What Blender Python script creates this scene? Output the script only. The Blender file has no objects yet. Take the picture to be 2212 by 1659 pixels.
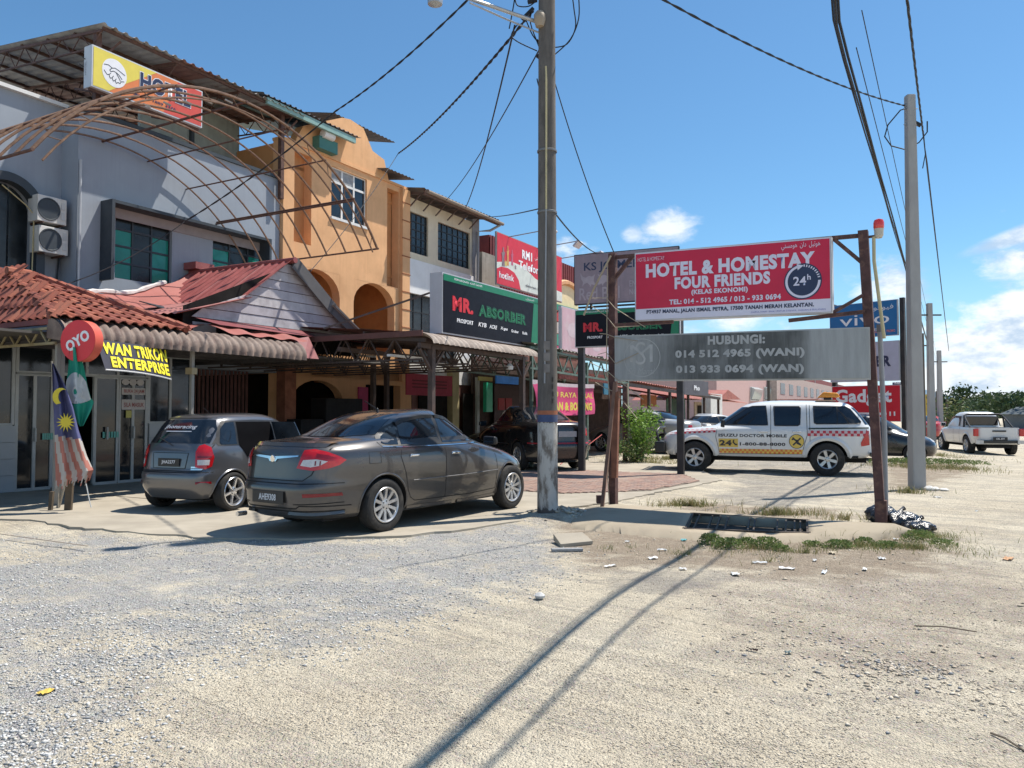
import bpy, bmesh, math, random
import numpy as np
from mathutils import Vector, Matrix, geometry
from mathutils.bvhtree import BVHTree
R = math.radians
rnd = random.Random(7)
scene = bpy.context.scene
C = scene.collection
CAM_Z, PITCH, FPX = 1.5, R(2.06), 1681.0       # eye height; focal length in pixels of a 2212 px wide picture
cam_d = bpy.data.cameras.new('camera')
cam_d.sensor_width = 36; cam_d.lens = 36 * FPX / 2212
cam_d.clip_start = 0.05; cam_d.clip_end = 6000
cam = bpy.data.objects.new('camera', cam_d); C.objects.link(cam)
cam.location = (0, 0, CAM_Z); cam.rotation_euler = (R(90) + PITCH, 0, 0)
scene.camera = cam
SUN_EL, SUN_AZ = R(63), R(63)                 # azimuth clockwise from +Y
world = bpy.data.worlds.new('World'); scene.world = world; world.use_nodes = True
wt = world.node_tree; wt.nodes.clear()
def wn(t, **k):
 n = wt.nodes.new(t)
 for a, b in k.items(): setattr(n, a, b)
 return n
wo = wn('ShaderNodeOutputWorld'); wbg = wn('ShaderNodeBackground')
sky = wn('ShaderNodeTexSky', sky_type='NISHITA', sun_disc=False)
sky.sun_elevation = SUN_EL; sky.sun_rotation = SUN_AZ
sky.air_density = 1.0; sky.dust_density = 0.3; sky.ozone_density = 2.0; sky.altitude = 30
wbg.inputs['Strength'].default_value = 0.108
geo = wn('ShaderNodeTexCoord')
sep = wn('ShaderNodeSeparateXYZ'); wt.links.new(geo.outputs['Generated'], sep.inputs[0])
def wm(op, a, b=None, c=None, clamp=False):
 n = wn('ShaderNodeMath', operation=op); n.use_clamp = clamp
 for i, v in enumerate((a, b, c)):
  if v is None: continue
  if isinstance(v, (int, float)): n.inputs[i].default_value = v
  else: wt.links.new(v, n.inputs[i])
 return n.outputs[0]
X, Y, Z = sep.outputs
zz = wm('MAXIMUM', Z, 0.0)
dz = wm('ADD', zz, 0.09)
px_ = wm('DIVIDE', X, dz); py_ = wm('DIVIDE', Y, dz)
cmb = wn('ShaderNodeCombineXYZ'); wt.links.new(px_, cmb.inputs[0]); wt.links.new(py_, cmb.inputs[1])
wt.links.new(wm('MULTIPLY', zz, 5.0), cmb.inputs[2])
def wnoise(scale, detail, rough, vec, dist=0.0):
 n = wn('ShaderNodeTexNoise'); n.inputs['Scale'].default_value = scale; n.inputs['Detail'].default_value = detail
 n.inputs['Roughness'].default_value = rough; n.inputs['Distortion'].default_value = dist
 wt.links.new(vec, n.inputs['Vector']); return n.outputs['Fac']
def wramp(v, lo, hi, a=0.0, b=1.0):
 n = wn('ShaderNodeMapRange'); n.interpolation_type = 'SMOOTHSTEP'
 wt.links.new(v, n.inputs[0]); n.inputs[1].default_value = lo; n.inputs[2].default_value = hi
 n.inputs[3].default_value = a; n.inputs[4].default_value = b; return n.outputs[0]
az = wm('ARCTAN2', X, Y)
# direction space for the heaped clouds low over the road
cmb2 = wn('ShaderNodeCombineXYZ'); wt.links.new(wm('MULTIPLY', az, 1.0), cmb2.inputs[0]); wt.links.new(wm('MULTIPLY', Z, 1.9), cmb2.inputs[1])
n_big = wnoise(5.2, 9, 0.56, cmb2.outputs[0], 0.15)
n_det = wnoise(17.0, 8, 0.62, cmb2.outputs[0], 0.2)
bank_top = wm('ADD', wm('ADD', 0.03, wramp(az, 0.12, 0.42, 0.0, 0.065)), wramp(az, 0.44, 0.60, 0.0, 0.085))
under = wm('SUBTRACT', bank_top, Z)
bank = wm('ADD', wm('MULTIPLY', under, 7.5), wm('MULTIPLY', wm('SUBTRACT', n_big, 0.5), 3.6))
bank = wm('ADD', bank, wm('MULTIPLY', wm('SUBTRACT', n_det, 0.5), 1.1))
bank_m = wramp(bank, 0.05, 0.50, 0.0, 0.95)
# a few loose puffs mid sky
def puff(a0, z0, ra, rz, amp=1.0):
 da = wm('DIVIDE', wm('SUBTRACT', az, a0), ra); dzz = wm('DIVIDE', wm('SUBTRACT', Z, z0), rz)
 d = wm('SQRT', wm('ADD', wm('MULTIPLY', da, da), wm('MULTIPLY', dzz, dzz)))
 v = wm('ADD', wm('SUBTRACT', 1.0, d), wm('MULTIPLY', wm('SUBTRACT', n_det, 0.5), 2.6))
 v = wm('ADD', v, wm('MULTIPLY', wm('SUBTRACT', n_big, 0.5), 1.2))
 return wm('MULTIPLY', wramp(v, 0.05, 1.0), amp)
puffs = [puff(0.197, 0.226, 0.040, 0.026, .85), puff(0.155, 0.222, 0.018, 0.014, 0.6), puff(0.075, 0.20, 0.04, 0.028, 0.95), puff(0.285, 0.118, 0.10, 0.035, 0.9),
   puff(0.455, 0.145, 0.045, 0.035, 0.9), puff(0.60, 0.155, 0.075, 0.05, 1.0)]
cm = bank_m
for p in puffs: cm = wm('MAXIMUM', cm, p)
# the smooth lens cloud at the right edge
la = wm('DIVIDE', wm('SUBTRACT', az, 0.625), 0.11)
lz = wm('DIVIDE', wm('SUBTRACT', wm('SUBTRACT', Z, 0.187), wm('MULTIPLY', wm('SUBTRACT', az, 0.58), 0.26)), 0.014)
ld = wm('SQRT', wm('ADD', wm('MULTIPLY', la, la), wm('MULTIPLY', lz, lz)))
cm = wm('MAXIMUM', cm, wm('MULTIPLY', wramp(wm('SUBTRACT', 1.0, ld), 0.0, 0.45), 0.85))
hi = wnoise(1.1, 8, 0.6, cmb.outputs[0], 0.3)
away = wramp(Y, 0.35, -0.1)
cm = wm('MAXIMUM', cm, wm('MULTIPLY', wramp(hi, 0.55, 0.75), away))
above = wramp(Z, -0.01, 0.02)
cm = wm('MULTIPLY', cm, above)
ccol = wn('ShaderNodeMix', data_type='RGBA'); ccol.inputs[6].default_value = (3.9, 4.9, 6.2, 1); ccol.inputs[7].default_value = (7.6, 7.8, 8.0, 1)
shade_n = wnoise(11.0, 6, 0.6, cmb2.outputs[0], 0.0)
wt.links.new(wramp(shade_n, 0.38, 0.56), ccol.inputs[0])
haze_c = wn('ShaderNodeMix', data_type='RGBA'); haze_c.inputs[7].default_value = (4.2, 6.2, 8.0, 1)
sk2 = wn('ShaderNodeMix', data_type='RGBA'); sk2.blend_type = 'MULTIPLY'; sk2.inputs[0].default_value = 1.0; sk2.inputs[7].default_value = (0.62, 0.91, 1.03, 1)
wt.links.new(sky.outputs[0], sk2.inputs[6])
wt.links.new(sk2.outputs[2], haze_c.inputs[6]); wt.links.new(wramp(Z, 0.20, 0.0, 0.0, 0.6), haze_c.inputs[0])
skm = wn('ShaderNodeMix', data_type='RGBA')
wt.links.new(cm, skm.inputs[0]); wt.links.new(haze_c.outputs[2], skm.inputs[6]); wt.links.new(ccol.outputs[2], skm.inputs[7])
wt.links.new(skm.outputs[2], wbg.inputs['Color']); wt.links.new(wbg.outputs[0], wo.inputs['Surface'])
sun_d = bpy.data.lights.new('sun', 'SUN'); sun_d.energy = 4.9; sun_d.angle = R(0.53); sun_d.color = (1.0, 0.94, 0.85)
sun = bpy.data.objects.new('sun', sun_d); C.objects.link(sun)
sdir = Vector((math.sin(SUN_AZ) * math.cos(SUN_EL), math.cos(SUN_AZ) * math.cos(SUN_EL), math.sin(SUN_EL)))
sun.rotation_euler = sdir.to_track_quat('Z', 'Y').to_euler(); sun.location = sdir * 60
vs = scene.view_settings
vs.view_transform = 'Standard'; vs.look = 'None'; vs.exposure = 0.42; vs.gamma = 1.0; vs.use_curve_mapping = False
scene.cycles.max_bounces = 6; scene.cycles.transparent_max_bounces = 8
OX, OY = -9.4, 16.9
UX, UY = 0.488, 0.873
NX, NY = 0.873, -0.488
def L(s, t, z=0.0): return Vector((OX + s * UX + t * NX, OY + s * UY + t * NY, z))
STREET_ROT = math.atan2(UY, UX)
def st_of(x, y):
 dx, dy = x - OX, y - OY
 return dx * UX + dy * UY, dx * NX + dy * NY
def ray(px, py):
 a = (px - 1106) / FPX; b = (829.5 - py) / FPX
 return Vector((a, math.cos(PITCH) - b * math.sin(PITCH), math.sin(PITCH) + b * math.cos(PITCH)))
def gp(px, py, z=0.0):                        # measured point of the ground
 d = ray(px, py); k = (z - CAM_Z) / d.z
 return (d.x * k, d.y * k)
def sz(px, py, t):                            # measured point of an upright plane parallel to the fronts -> (s, z)
 d = ray(px, py)
 tc = (0 - OX) * NX + (0 - OY) * NY
 dn = d.x * NX + d.y * NY
 k = (t - tc) / dn
 s, _ = st_of(d.x * k, d.y * k)
 return s, CAM_Z + d.z * k
def new_mat(name):
 m = bpy.data.materials.new(name); m.use_nodes = True
 return m, m.node_tree, m.node_tree.nodes['Principled BSDF']
def nd(nt, t, **k):
 n = nt.nodes.new(t)
 for a, b in k.items(): setattr(n, a, b)
 return n
def lk(nt, a, b): nt.links.new(a, b)
def c4(c): return (c[0], c[1], c[2], 1.0)
def pm(name, col, rough=0.6, metal=0.0, var=0.12, scale=4.0, bump=0.0, bscale=40.0, dirt=None, dirt_amt=0.5, streak=0.0, spec=None, coat=0.0, emit=None, squash=None, dirt_scale=2.0, bdist=0.01):
 """painted / plain surface with uneven tone, optional dirt patches, run-down streaks and fine relief"""
 m, nt, b = new_mat(name)
 tc = nd(nt, 'ShaderNodeTexCoord').outputs['Object']
 mp = nd(nt, 'ShaderNodeMapping'); lk(nt, tc, mp.inputs[0])
 if squash: mp.inputs['Scale'].default_value = squash
 def noise(sc, det=5, ro=0.6, v=None):
  n = nd(nt, 'ShaderNodeTexNoise'); n.inputs['Scale'].default_value = sc; n.inputs['Detail'].default_value = det
  n.inputs['Roughness'].default_value = ro; lk(nt, v or mp.outputs[0], n.inputs['Vector']); return n.outputs['Fac']
 def rng(v, a, b_, c=0.0, d=1.0):
  n = nd(nt, 'ShaderNodeMapRange'); lk(nt, v, n.inputs[0])
  for i, x in enumerate((a, b_, c, d)): n.inputs[i + 1].default_value = x
  return n.outputs[0]
 def mix(f, A, B, bt='MIX'):
  n = nd(nt, 'ShaderNodeMix', data_type='RGBA'); n.blend_type = bt
  for i, v in ((0, f), (6, A), (7, B)):
   if isinstance(v, tuple): n.inputs[i].default_value = v
   elif isinstance(v, (int, float)): n.inputs[i].default_value = v
   else: lk(nt, v, n.inputs[i])
  return n.outputs[2]
 lo = tuple(max(0, c * (1 - var)) for c in col); hi_ = tuple(min(1, c * (1 + var)) for c in col)
 colr = mix(rng(noise(scale), 0.3, 0.7), c4(lo), c4(hi_))
 if dirt is not None:
  colr = mix(rng(noise(dirt_scale, 7, 0.68), 0.5, 0.66, 0, dirt_amt), colr, c4(dirt))
 if streak:
  m2 = nd(nt, 'ShaderNodeMapping'); lk(nt, tc, m2.inputs[0]); m2.inputs['Scale'].default_value = (9, 9, 0.45)
  dk = c4(dirt if dirt is not None else tuple(c * 0.35 for c in col))
  colr = mix(rng(noise(1.0, 6, 0.6, m2.outputs[0]), 0.5, 0.75, 0, streak), colr, dk)
 lk(nt, colr, b.inputs['Base Color'])
 rr = rng(noise(scale * 2.3), 0.3, 0.7, max(0.02, rough - 0.07), min(1, rough + 0.07)); lk(nt, rr, b.inputs['Roughness'])
 b.inputs['Metallic'].default_value = metal
 if spec is not None: b.inputs['Specular IOR Level'].default_value = spec
 if coat: b.inputs['Coat Weight'].default_value = coat; b.inputs['Coat Roughness'].default_value = 0.04
 if bump:
  bp = nd(nt, 'ShaderNodeBump'); bp.inputs['Strength'].default_value = bump; bp.inputs['Distance'].default_value = bdist
  lk(nt, noise(bscale, 6, 0.65), bp.inputs['Height']); lk(nt, bp.outputs[0], b.inputs['Normal'])
 if emit:
  b.inputs['Emission Color'].default_value = c4(emit[0]); b.inputs['Emission Strength'].default_value = emit[1]
 return m
MT = {}
def M(key, *a, **k):
 if key not in MT: MT[key] = pm(key, *a, **k)
 return MT[key]
class MB:
 """collects simple shapes; build() links them as one mesh object. street=True takes (s, t, z) of the street frame's local space"""
 def __init__(self, street=False):
  self.v = []; self.f = []; self.m = []; self.cur = 0; self.street = street
 def p(self, q):
  q = Vector(q)
  if self.street: q = Vector((q.x, -q.y, q.z))
  self.v.append(q); return len(self.v) - 1
 def face(self, pts):
  self.f.append([self.p(q) for q in pts]); self.m.append(self.cur); return self
 def idx(self, ids): self.f.append(list(ids)); self.m.append(self.cur)
 def box(self, x0, x1, y0, y1, z0, z1):
  i = [self.p((x, y, z)) for z in (z0, z1) for y in (y0, y1) for x in (x0, x1)]
  for q in ((0, 2, 3, 1), (4, 5, 7, 6), (0, 1, 5, 4), (2, 6, 7, 3), (0, 4, 6, 2), (1, 3, 7, 5)): self.idx([i[k] for k in q])
  return self
 def hexa(self, a):                         # 8 corners: bottom 4 loop, top 4 loop
  i = [self.p(q) for q in a]
  for q in ((3, 2, 1, 0), (4, 5, 6, 7), (0, 1, 5, 4), (1, 2, 6, 5), (2, 3, 7, 6), (3, 0, 4, 7)): self.idx([i[k] for k in q])
  return self
 def bar(self, a, b, w, h=None, up=(0, 0, 1)):   # rectangular bar between two points
  a, b = Vector(a), Vector(b); h = h or w
  d = (b - a).normalized(); upv = Vector(up)
  if abs(d.dot(upv)) > 0.99: upv = Vector((1, 0, 0))
  sx = d.cross(upv).normalized() * w / 2; sy = sx.cross(d).normalized() * h / 2
  return self.hexa([a - sx - sy, a + sx - sy, a + sx + sy, a - sx + sy, b - sx - sy, b + sx - sy, b + sx + sy, b - sx + sy])
 def tube(self, pts, r, n=8, caps=True):
  pts = [Vector(q) for q in pts]; rs = r if isinstance(r, (list, tuple)) else [r] * len(pts)
  rings = []; prev = None
  for k, q in enumerate(pts):
   d = (pts[min(k + 1, len(pts) - 1)] - pts[max(k - 1, 0)]).normalized()
   ref = prev if prev is not None else (Vector((0, 0, 1)) if abs(d.z) < 0.9 else Vector((1, 0, 0)))
   e1 = (ref - d * ref.dot(d)).normalized(); prev = e1; e2 = d.cross(e1)
   rings.append([self.p(q + (e1 * math.cos(2 * math.pi * j / n) + e2 * math.sin(2 * math.pi * j / n)) * rs[k]) for j in range(n)])
  for A, B in zip(rings, rings[1:]):
   for j in range(n): self.idx([A[j], A[(j + 1) % n], B[(j + 1) % n], B[j]])
  if caps: self.idx(rings[0][::-1]); self.idx(rings[-1])
  return self
 def lathe(self, prof, n=24, origin=(0, 0, 0), axis='z'):   # prof [(r, h)]
  o = Vector(origin); rings = []
  for r, h in prof:
   ring = []
   for j in range(n):
    a = 2 * math.pi * j / n; ca, sa = r * math.cos(a), r * math.sin(a)
    ring.append(self.p(o + (Vector((ca, sa, h)) if axis == 'z' else Vector((ca, h, sa)) if axis == 'y' else Vector((h, ca, sa)))))
   rings.append(ring)
  for A, B in zip(rings, rings[1:]):
   for j in range(n): self.idx([A[j], A[(j + 1) % n], B[(j + 1) % n], B[j]])
  return self
 def prism(self, pts, fn, d0, d1):          # 2-D outline swept between two depths; fn(u, v, d) -> point
  a = [self.p(fn(u, v, d0)) for u, v in pts]; b = [self.p(fn(u, v, d1)) for u, v in pts]
  n = len(pts); self.idx(a[::-1]); self.idx(b)
  for j in range(n): self.idx([a[j], a[(j + 1) % n], b[(j + 1) % n], b[j]])
  return self
 def grid(self, fn, nu, nv):                # fn(i/nu, j/nv)
  g = [[self.p(fn(i / nu, j / nv)) for j in range(nv + 1)] for i in range(nu + 1)]
  for i in range(nu):
   for j in range(nv): self.idx([g[i][j], g[i + 1][j], g[i + 1][j + 1], g[i][j + 1]])
  return self
 def mesh(self, name, mats, smooth=False, recalc=True, bevel=0.0):
  me = bpy.data.meshes.new(name)
  me.from_pydata([tuple(q) for q in self.v], [], self.f)
  for m in (mats if isinstance(mats, (list, tuple)) else [mats]): me.materials.append(m)
  if any(self.m): me.polygons.foreach_set('material_index', self.m)
  if recalc or bevel:
   bm = bmesh.new(); bm.from_mesh(me)
   if bevel: bmesh.ops.bevel(bm, geom=[e for e in bm.edges if len(e.link_faces) == 2 and e.calc_face_angle(0) > 0.5], offset=bevel, segments=2, affect='EDGES', profile=0.6)
   bmesh.ops.recalc_face_normals(bm, faces=bm.faces); bm.to_mesh(me); bm.free()
  if smooth:
   me.polygons.foreach_set('use_smooth', [True] * len(me.polygons))
   if smooth != 'all': me.set_sharp_from_angle(angle=R(38))
  me.update(); return me
 def build(self, name, mats, parent=None, smooth=False, recalc=True, bevel=0.0):
  o = bpy.data.objects.new(name, self.mesh(name, mats, smooth, recalc, bevel)); C.objects.link(o)
  if parent: o.parent = parent
  return o
def put(name, me, parent=None, loc=None, rot=None, scale=None):
 o = bpy.data.objects.new(name, me); C.objects.link(o)
 if parent: o.parent = parent
 if loc is not None: o.location = loc
 if rot is not None: o.rotation_euler = rot
 if scale is not None: o.scale = scale
 return o
def tag(o, label=None, cat=None, group=None, kind=None):
 if label: o['label'] = label
 if cat: o['category'] = cat
 if group: o['group'] = group
 if kind: o['kind'] = kind
 return o
def thing(name, label, cat, loc=(0, 0, 0), rotz=0.0, group=None):
 o = bpy.data.objects.new(name, None); C.objects.link(o); o.empty_display_size = 0.3
 o.location = loc; o.rotation_euler = (0, 0, rotz)
 return tag(o, label, cat, group)
def street_thing(name, label, cat, group=None):
 return thing(name, label, cat, (OX, OY, 0), STREET_ROT, group)
def text_mesh(body, bold=0.0, res=3, shear=0.0, spacing=1.0, align='LEFT'):
 cu = bpy.data.curves.new('lettering', 'FONT'); cu.body = body; cu.size = 1.0; cu.offset = bold
 cu.resolution_u = res; cu.shear = shear; cu.space_character = spacing; cu.space_line = 0.85; cu.align_x = align
 ob = bpy.data.objects.new('lettering', cu); C.objects.link(ob)
 dg = bpy.context.evaluated_depsgraph_get()
 me = bpy.data.meshes.new_from_object(ob.evaluated_get(dg))
 bpy.data.objects.remove(ob); bpy.data.curves.remove(cu)
 return me
def text(body, parent, o, xd, yd, h, mat, w=None, bold=0.02, name='lettering', shear=0.0, center=False, off=0.004, res=3, spacing=1.0, grow=0.0):
 """flat lettering of cap height about h from lower-left point o (or centred on it), fitted to width w if given"""
 bold = min(bold, 0.05); spacing = spacing + max(0, bold - 0.015) * 2.6
 me = text_mesh(body, bold, res, shear, spacing)
 n = len(me.vertices)
 if n == 0: return None
 co = np.empty(n * 3); me.vertices.foreach_get('co', co); co = co.reshape(-1, 3)
 cm_ = co
 if grow:                                   # a wider copy of the same letters (an outline behind them)
  me2 = text_mesh(body, bold + grow, res, shear, spacing); me, cm_ = me2, co
  n = len(me.vertices); co = np.empty(n * 3); me.vertices.foreach_get('co', co); co = co.reshape(-1, 3)
 lo = cm_.min(0); hi = cm_.max(0); sy = h / max(hi[1] - lo[1], 1e-4); sx = (w / (hi[0] - lo[0])) if w else sy
 ww = (hi[0] - lo[0]) * sx
 o = Vector(o); xd = Vector(xd).normalized(); yd = Vector(yd).normalized(); nn = xd.cross(yd)
 if center: o = o - xd * ww / 2 - yd * h / 2
 U = (co[:, 0] - lo[0]) * sx; V = (co[:, 1] - lo[1]) * sy
 P = np.outer(U, np.array(xd)) + np.outer(V, np.array(yd)) + np.array(o + nn * off)
 me.vertices.foreach_set('co', P.astype(np.float32).ravel()); me.materials.clear(); me.materials.append(mat); me.update()
 me.name = name
 ob = bpy.data.objects.new(name, me); C.objects.link(ob); ob.parent = parent
 return ob
def smooth01(x): x = max(0.0, min(1.0, x)); return x * x * (3 - 2 * x)
def gz(x, y):
 s, t = st_of(x, y)
 return -0.2 * smooth01((t - 13.5) / 5) * smooth01((s - 7) / 12)
# ================================================================== GROUND
def poly_sd(P, poly):
 """signed distance (inside > 0) of points to a polygon"""
 poly = np.array(poly, float); n = len(poly); x, y = P[:, 0], P[:, 1]
 d = np.full(len(P), 1e9); ins = np.zeros(len(P), bool)
 for i in range(n):
  a, b = poly[i], poly[(i + 1) % n]; e = b - a
  tt = np.clip(((x - a[0]) * e[0] + (y - a[1]) * e[1]) / (e @ e + 1e-9), 0, 1)
  d = np.minimum(d, np.hypot(x - a[0] - tt * e[0], y - a[1] - tt * e[1]))
  c = ((a[1] > y) != (b[1] > y)); with_ = np.where(c, (b[0] - a[0]) * (y - a[1]) / ((b[1] - a[1]) if abs(b[1] - a[1]) > 1e-9 else 1e-9) + a[0], 0)
  ins ^= c & (x < with_)
 return np.where(ins, d, -d)
def gpoly(pts, z=0.0): return [gp(a, b, z) for a, b in pts]
Z_GRAVEL = gpoly([(-260, 1150), (100, 1152), (450, 1166), (860, 1160), (1165, 1125), (1240, 1150), (1250, 1195), (1180, 1250), (1030, 1300), (860, 1345), (700, 1400), (420, 1440), (250, 1500), (190, 1620), (120, 1760), (-400, 1760)])
Z_LIGHT = [gpoly([(60, 1360), (260, 1330), (420, 1370), (300, 1420), (80, 1440)]), gpoly([(480, 1330), (640, 1320), (700, 1350), (560, 1375)]), gpoly([(-60, 1175), (110, 1165), (160, 1200), (-60, 1225)])]
Z_ASPH = [gpoly([(1290, 1262), (1350, 1235), (1560, 1225), (1600, 1240), (1520, 1280), (1380, 1292)]),
    gpoly([(1455, 1000), (1700, 985), (1910, 1000), (1905, 1060), (1800, 1078), (1690, 1096), (1560, 1092), (1520, 1070), (1600, 1050), (1560, 1030)])]
Z_DIRT = [gpoly([(1175, 1120), (1420, 1150), (1700, 1150), (1960, 1140), (2080, 1170), (2060, 1235), (1820, 1270), (1500, 1228), (1260, 1230), (1190, 1180)]),
    gpoly([(1420, 1085), (1560, 1085), (1800, 1100), (1900, 1120), (1650, 1125), (1480, 1105)]),
    gpoly([(1900, 1000), (2080, 985), (2120, 1010), (1980, 1062), (1900, 1050)])]
Z_RUBBLE = [gpoly([(1500, 1260), (2080, 1200), (2240, 1260), (2240, 1420), (1900, 1500), (1650, 1420), (1500, 1330)])]
def ground_coords():
 fx = np.arange(-15, 16.01, 0.12); fy = np.arange(1.0, 32.01, 0.12)
 far = np.array([20, 26, 36, 50, 75, 120, 200, 350, 700, 1500, 3000.0])
 xs = np.concatenate([-far[::-1], fx, far]); ys = np.concatenate([-far[::-1], [-6, -2, 0], fy, [34, 37, 41, 46, 54, 66, 85, 120, 200, 350, 700, 1500, 3500.0]])
 return xs, ys
gxs, gys = ground_coords()
GX, GY = np.meshgrid(gxs, gys, indexing='xy'); PT = np.stack([GX.ravel(), GY.ravel()], 1)
sA = (PT[:, 0] - OX) * UX + (PT[:, 1] - OY) * UY; tA = (PT[:, 0] - OX) * NX + (PT[:, 1] - OY) * NY
def ss(x): x = np.clip(x, 0, 1); return x * x * (3 - 2 * x)
def vnoise(P, sc, seed):
 rs = np.random.RandomState(seed); tab = rs.rand(64, 64)
 q = P * sc; i = np.floor(q).astype(int); f = q - i; f = f * f * (3 - 2 * f)
 g = lambda a, b: tab[(i[:, 0] + a) % 64, (i[:, 1] + b) % 64]
 return (g(0, 0) * (1 - f[:, 0]) + g(1, 0) * f[:, 0]) * (1 - f[:, 1]) + (g(0, 1) * (1 - f[:, 0]) + g(1, 1) * f[:, 0]) * f[:, 1]
GH = -0.2 * ss((tA - 13.5) / 5) * ss((sA - 7) / 12)
near = np.exp(-np.maximum(0, PT[:, 1] - 14) / 6)
GH += ((vnoise(PT, 0.9, 1) - 0.5) * 0.022 + (vnoise(PT, 3.1, 2) - 0.5) * 0.010) * near - 0.008
# mound of earth and rubble round the foot of the old pole
pole_xy = gp(1183, 1117)
dm = np.hypot(PT[:, 0] - pole_xy[0] - 0.25, (PT[:, 1] - pole_xy[1] + 0.1))
GH += 0.10 * ss(1 - dm / 1.1)
EDGE0 = [gp(a, b, 0.03) for a, b in [(-420, 1100), (60, 1122), (150, 1136), (300, 1149), (450, 1160), (620, 1163), (860, 1156), (1000, 1142), (1140, 1121), (1215, 1096), (1330, 1082), (1400, 1066), (1500, 1048), (1560, 1036)]]
_sd = poly_sd(PT, EDGE0 + [(8, 22), (-14, 22)])
GH += 0.034 * ss(1 + _sd / 0.8) * (_sd < 0.25)
def zone(polys, soft):
 polys = polys if isinstance(polys[0], list) else [polys]
 w = np.zeros(len(PT))
 for p in polys: w = np.maximum(w, np.clip(0.5 + poly_sd(PT, p) / soft, 0, 1))
 return w
nx, ny = len(gxs), len(gys)
me = bpy.data.meshes.new('ground')
me.vertices.add(nx * ny); me.vertices.foreach_set('co', np.stack([PT[:, 0], PT[:, 1], GH], 1).astype(np.float32).ravel())
ii = np.arange(nx * ny).reshape(ny, nx)
quads = np.stack([ii[:-1, :-1], ii[:-1, 1:], ii[1:, 1:], ii[1:, :-1]], -1).reshape(-1, 4)
me.loops.add(quads.size); me.loops.foreach_set('vertex_index', quads.ravel().astype(np.int32))
me.polygons.add(len(quads)); me.polygons.foreach_set('loop_start', np.arange(0, quads.size, 4).astype(np.int32))
me.polygons.foreach_set('loop_total', np.full(len(quads), 4, np.int32)); me.polygons.foreach_set('use_smooth', [True] * len(quads))
me.update(); me.validate()
for nm, w in (('gravel', zone(Z_GRAVEL, 0.9)), ('pale', zone(Z_LIGHT, 0.7)), ('tarmac', zone(Z_ASPH, 0.5)), ('dirt', zone(Z_DIRT, 0.8)), ('rubble', zone(Z_RUBBLE, 1.6))):
 at = me.attributes.new(nm, 'FLOAT', 'POINT'); at.data.foreach_set('value', w.astype(np.float32))
ground = bpy.data.objects.new('ground', me); C.objects.link(ground); tag(ground, 'dusty tan gravel and sand yard along the road', kind='structure')
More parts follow.
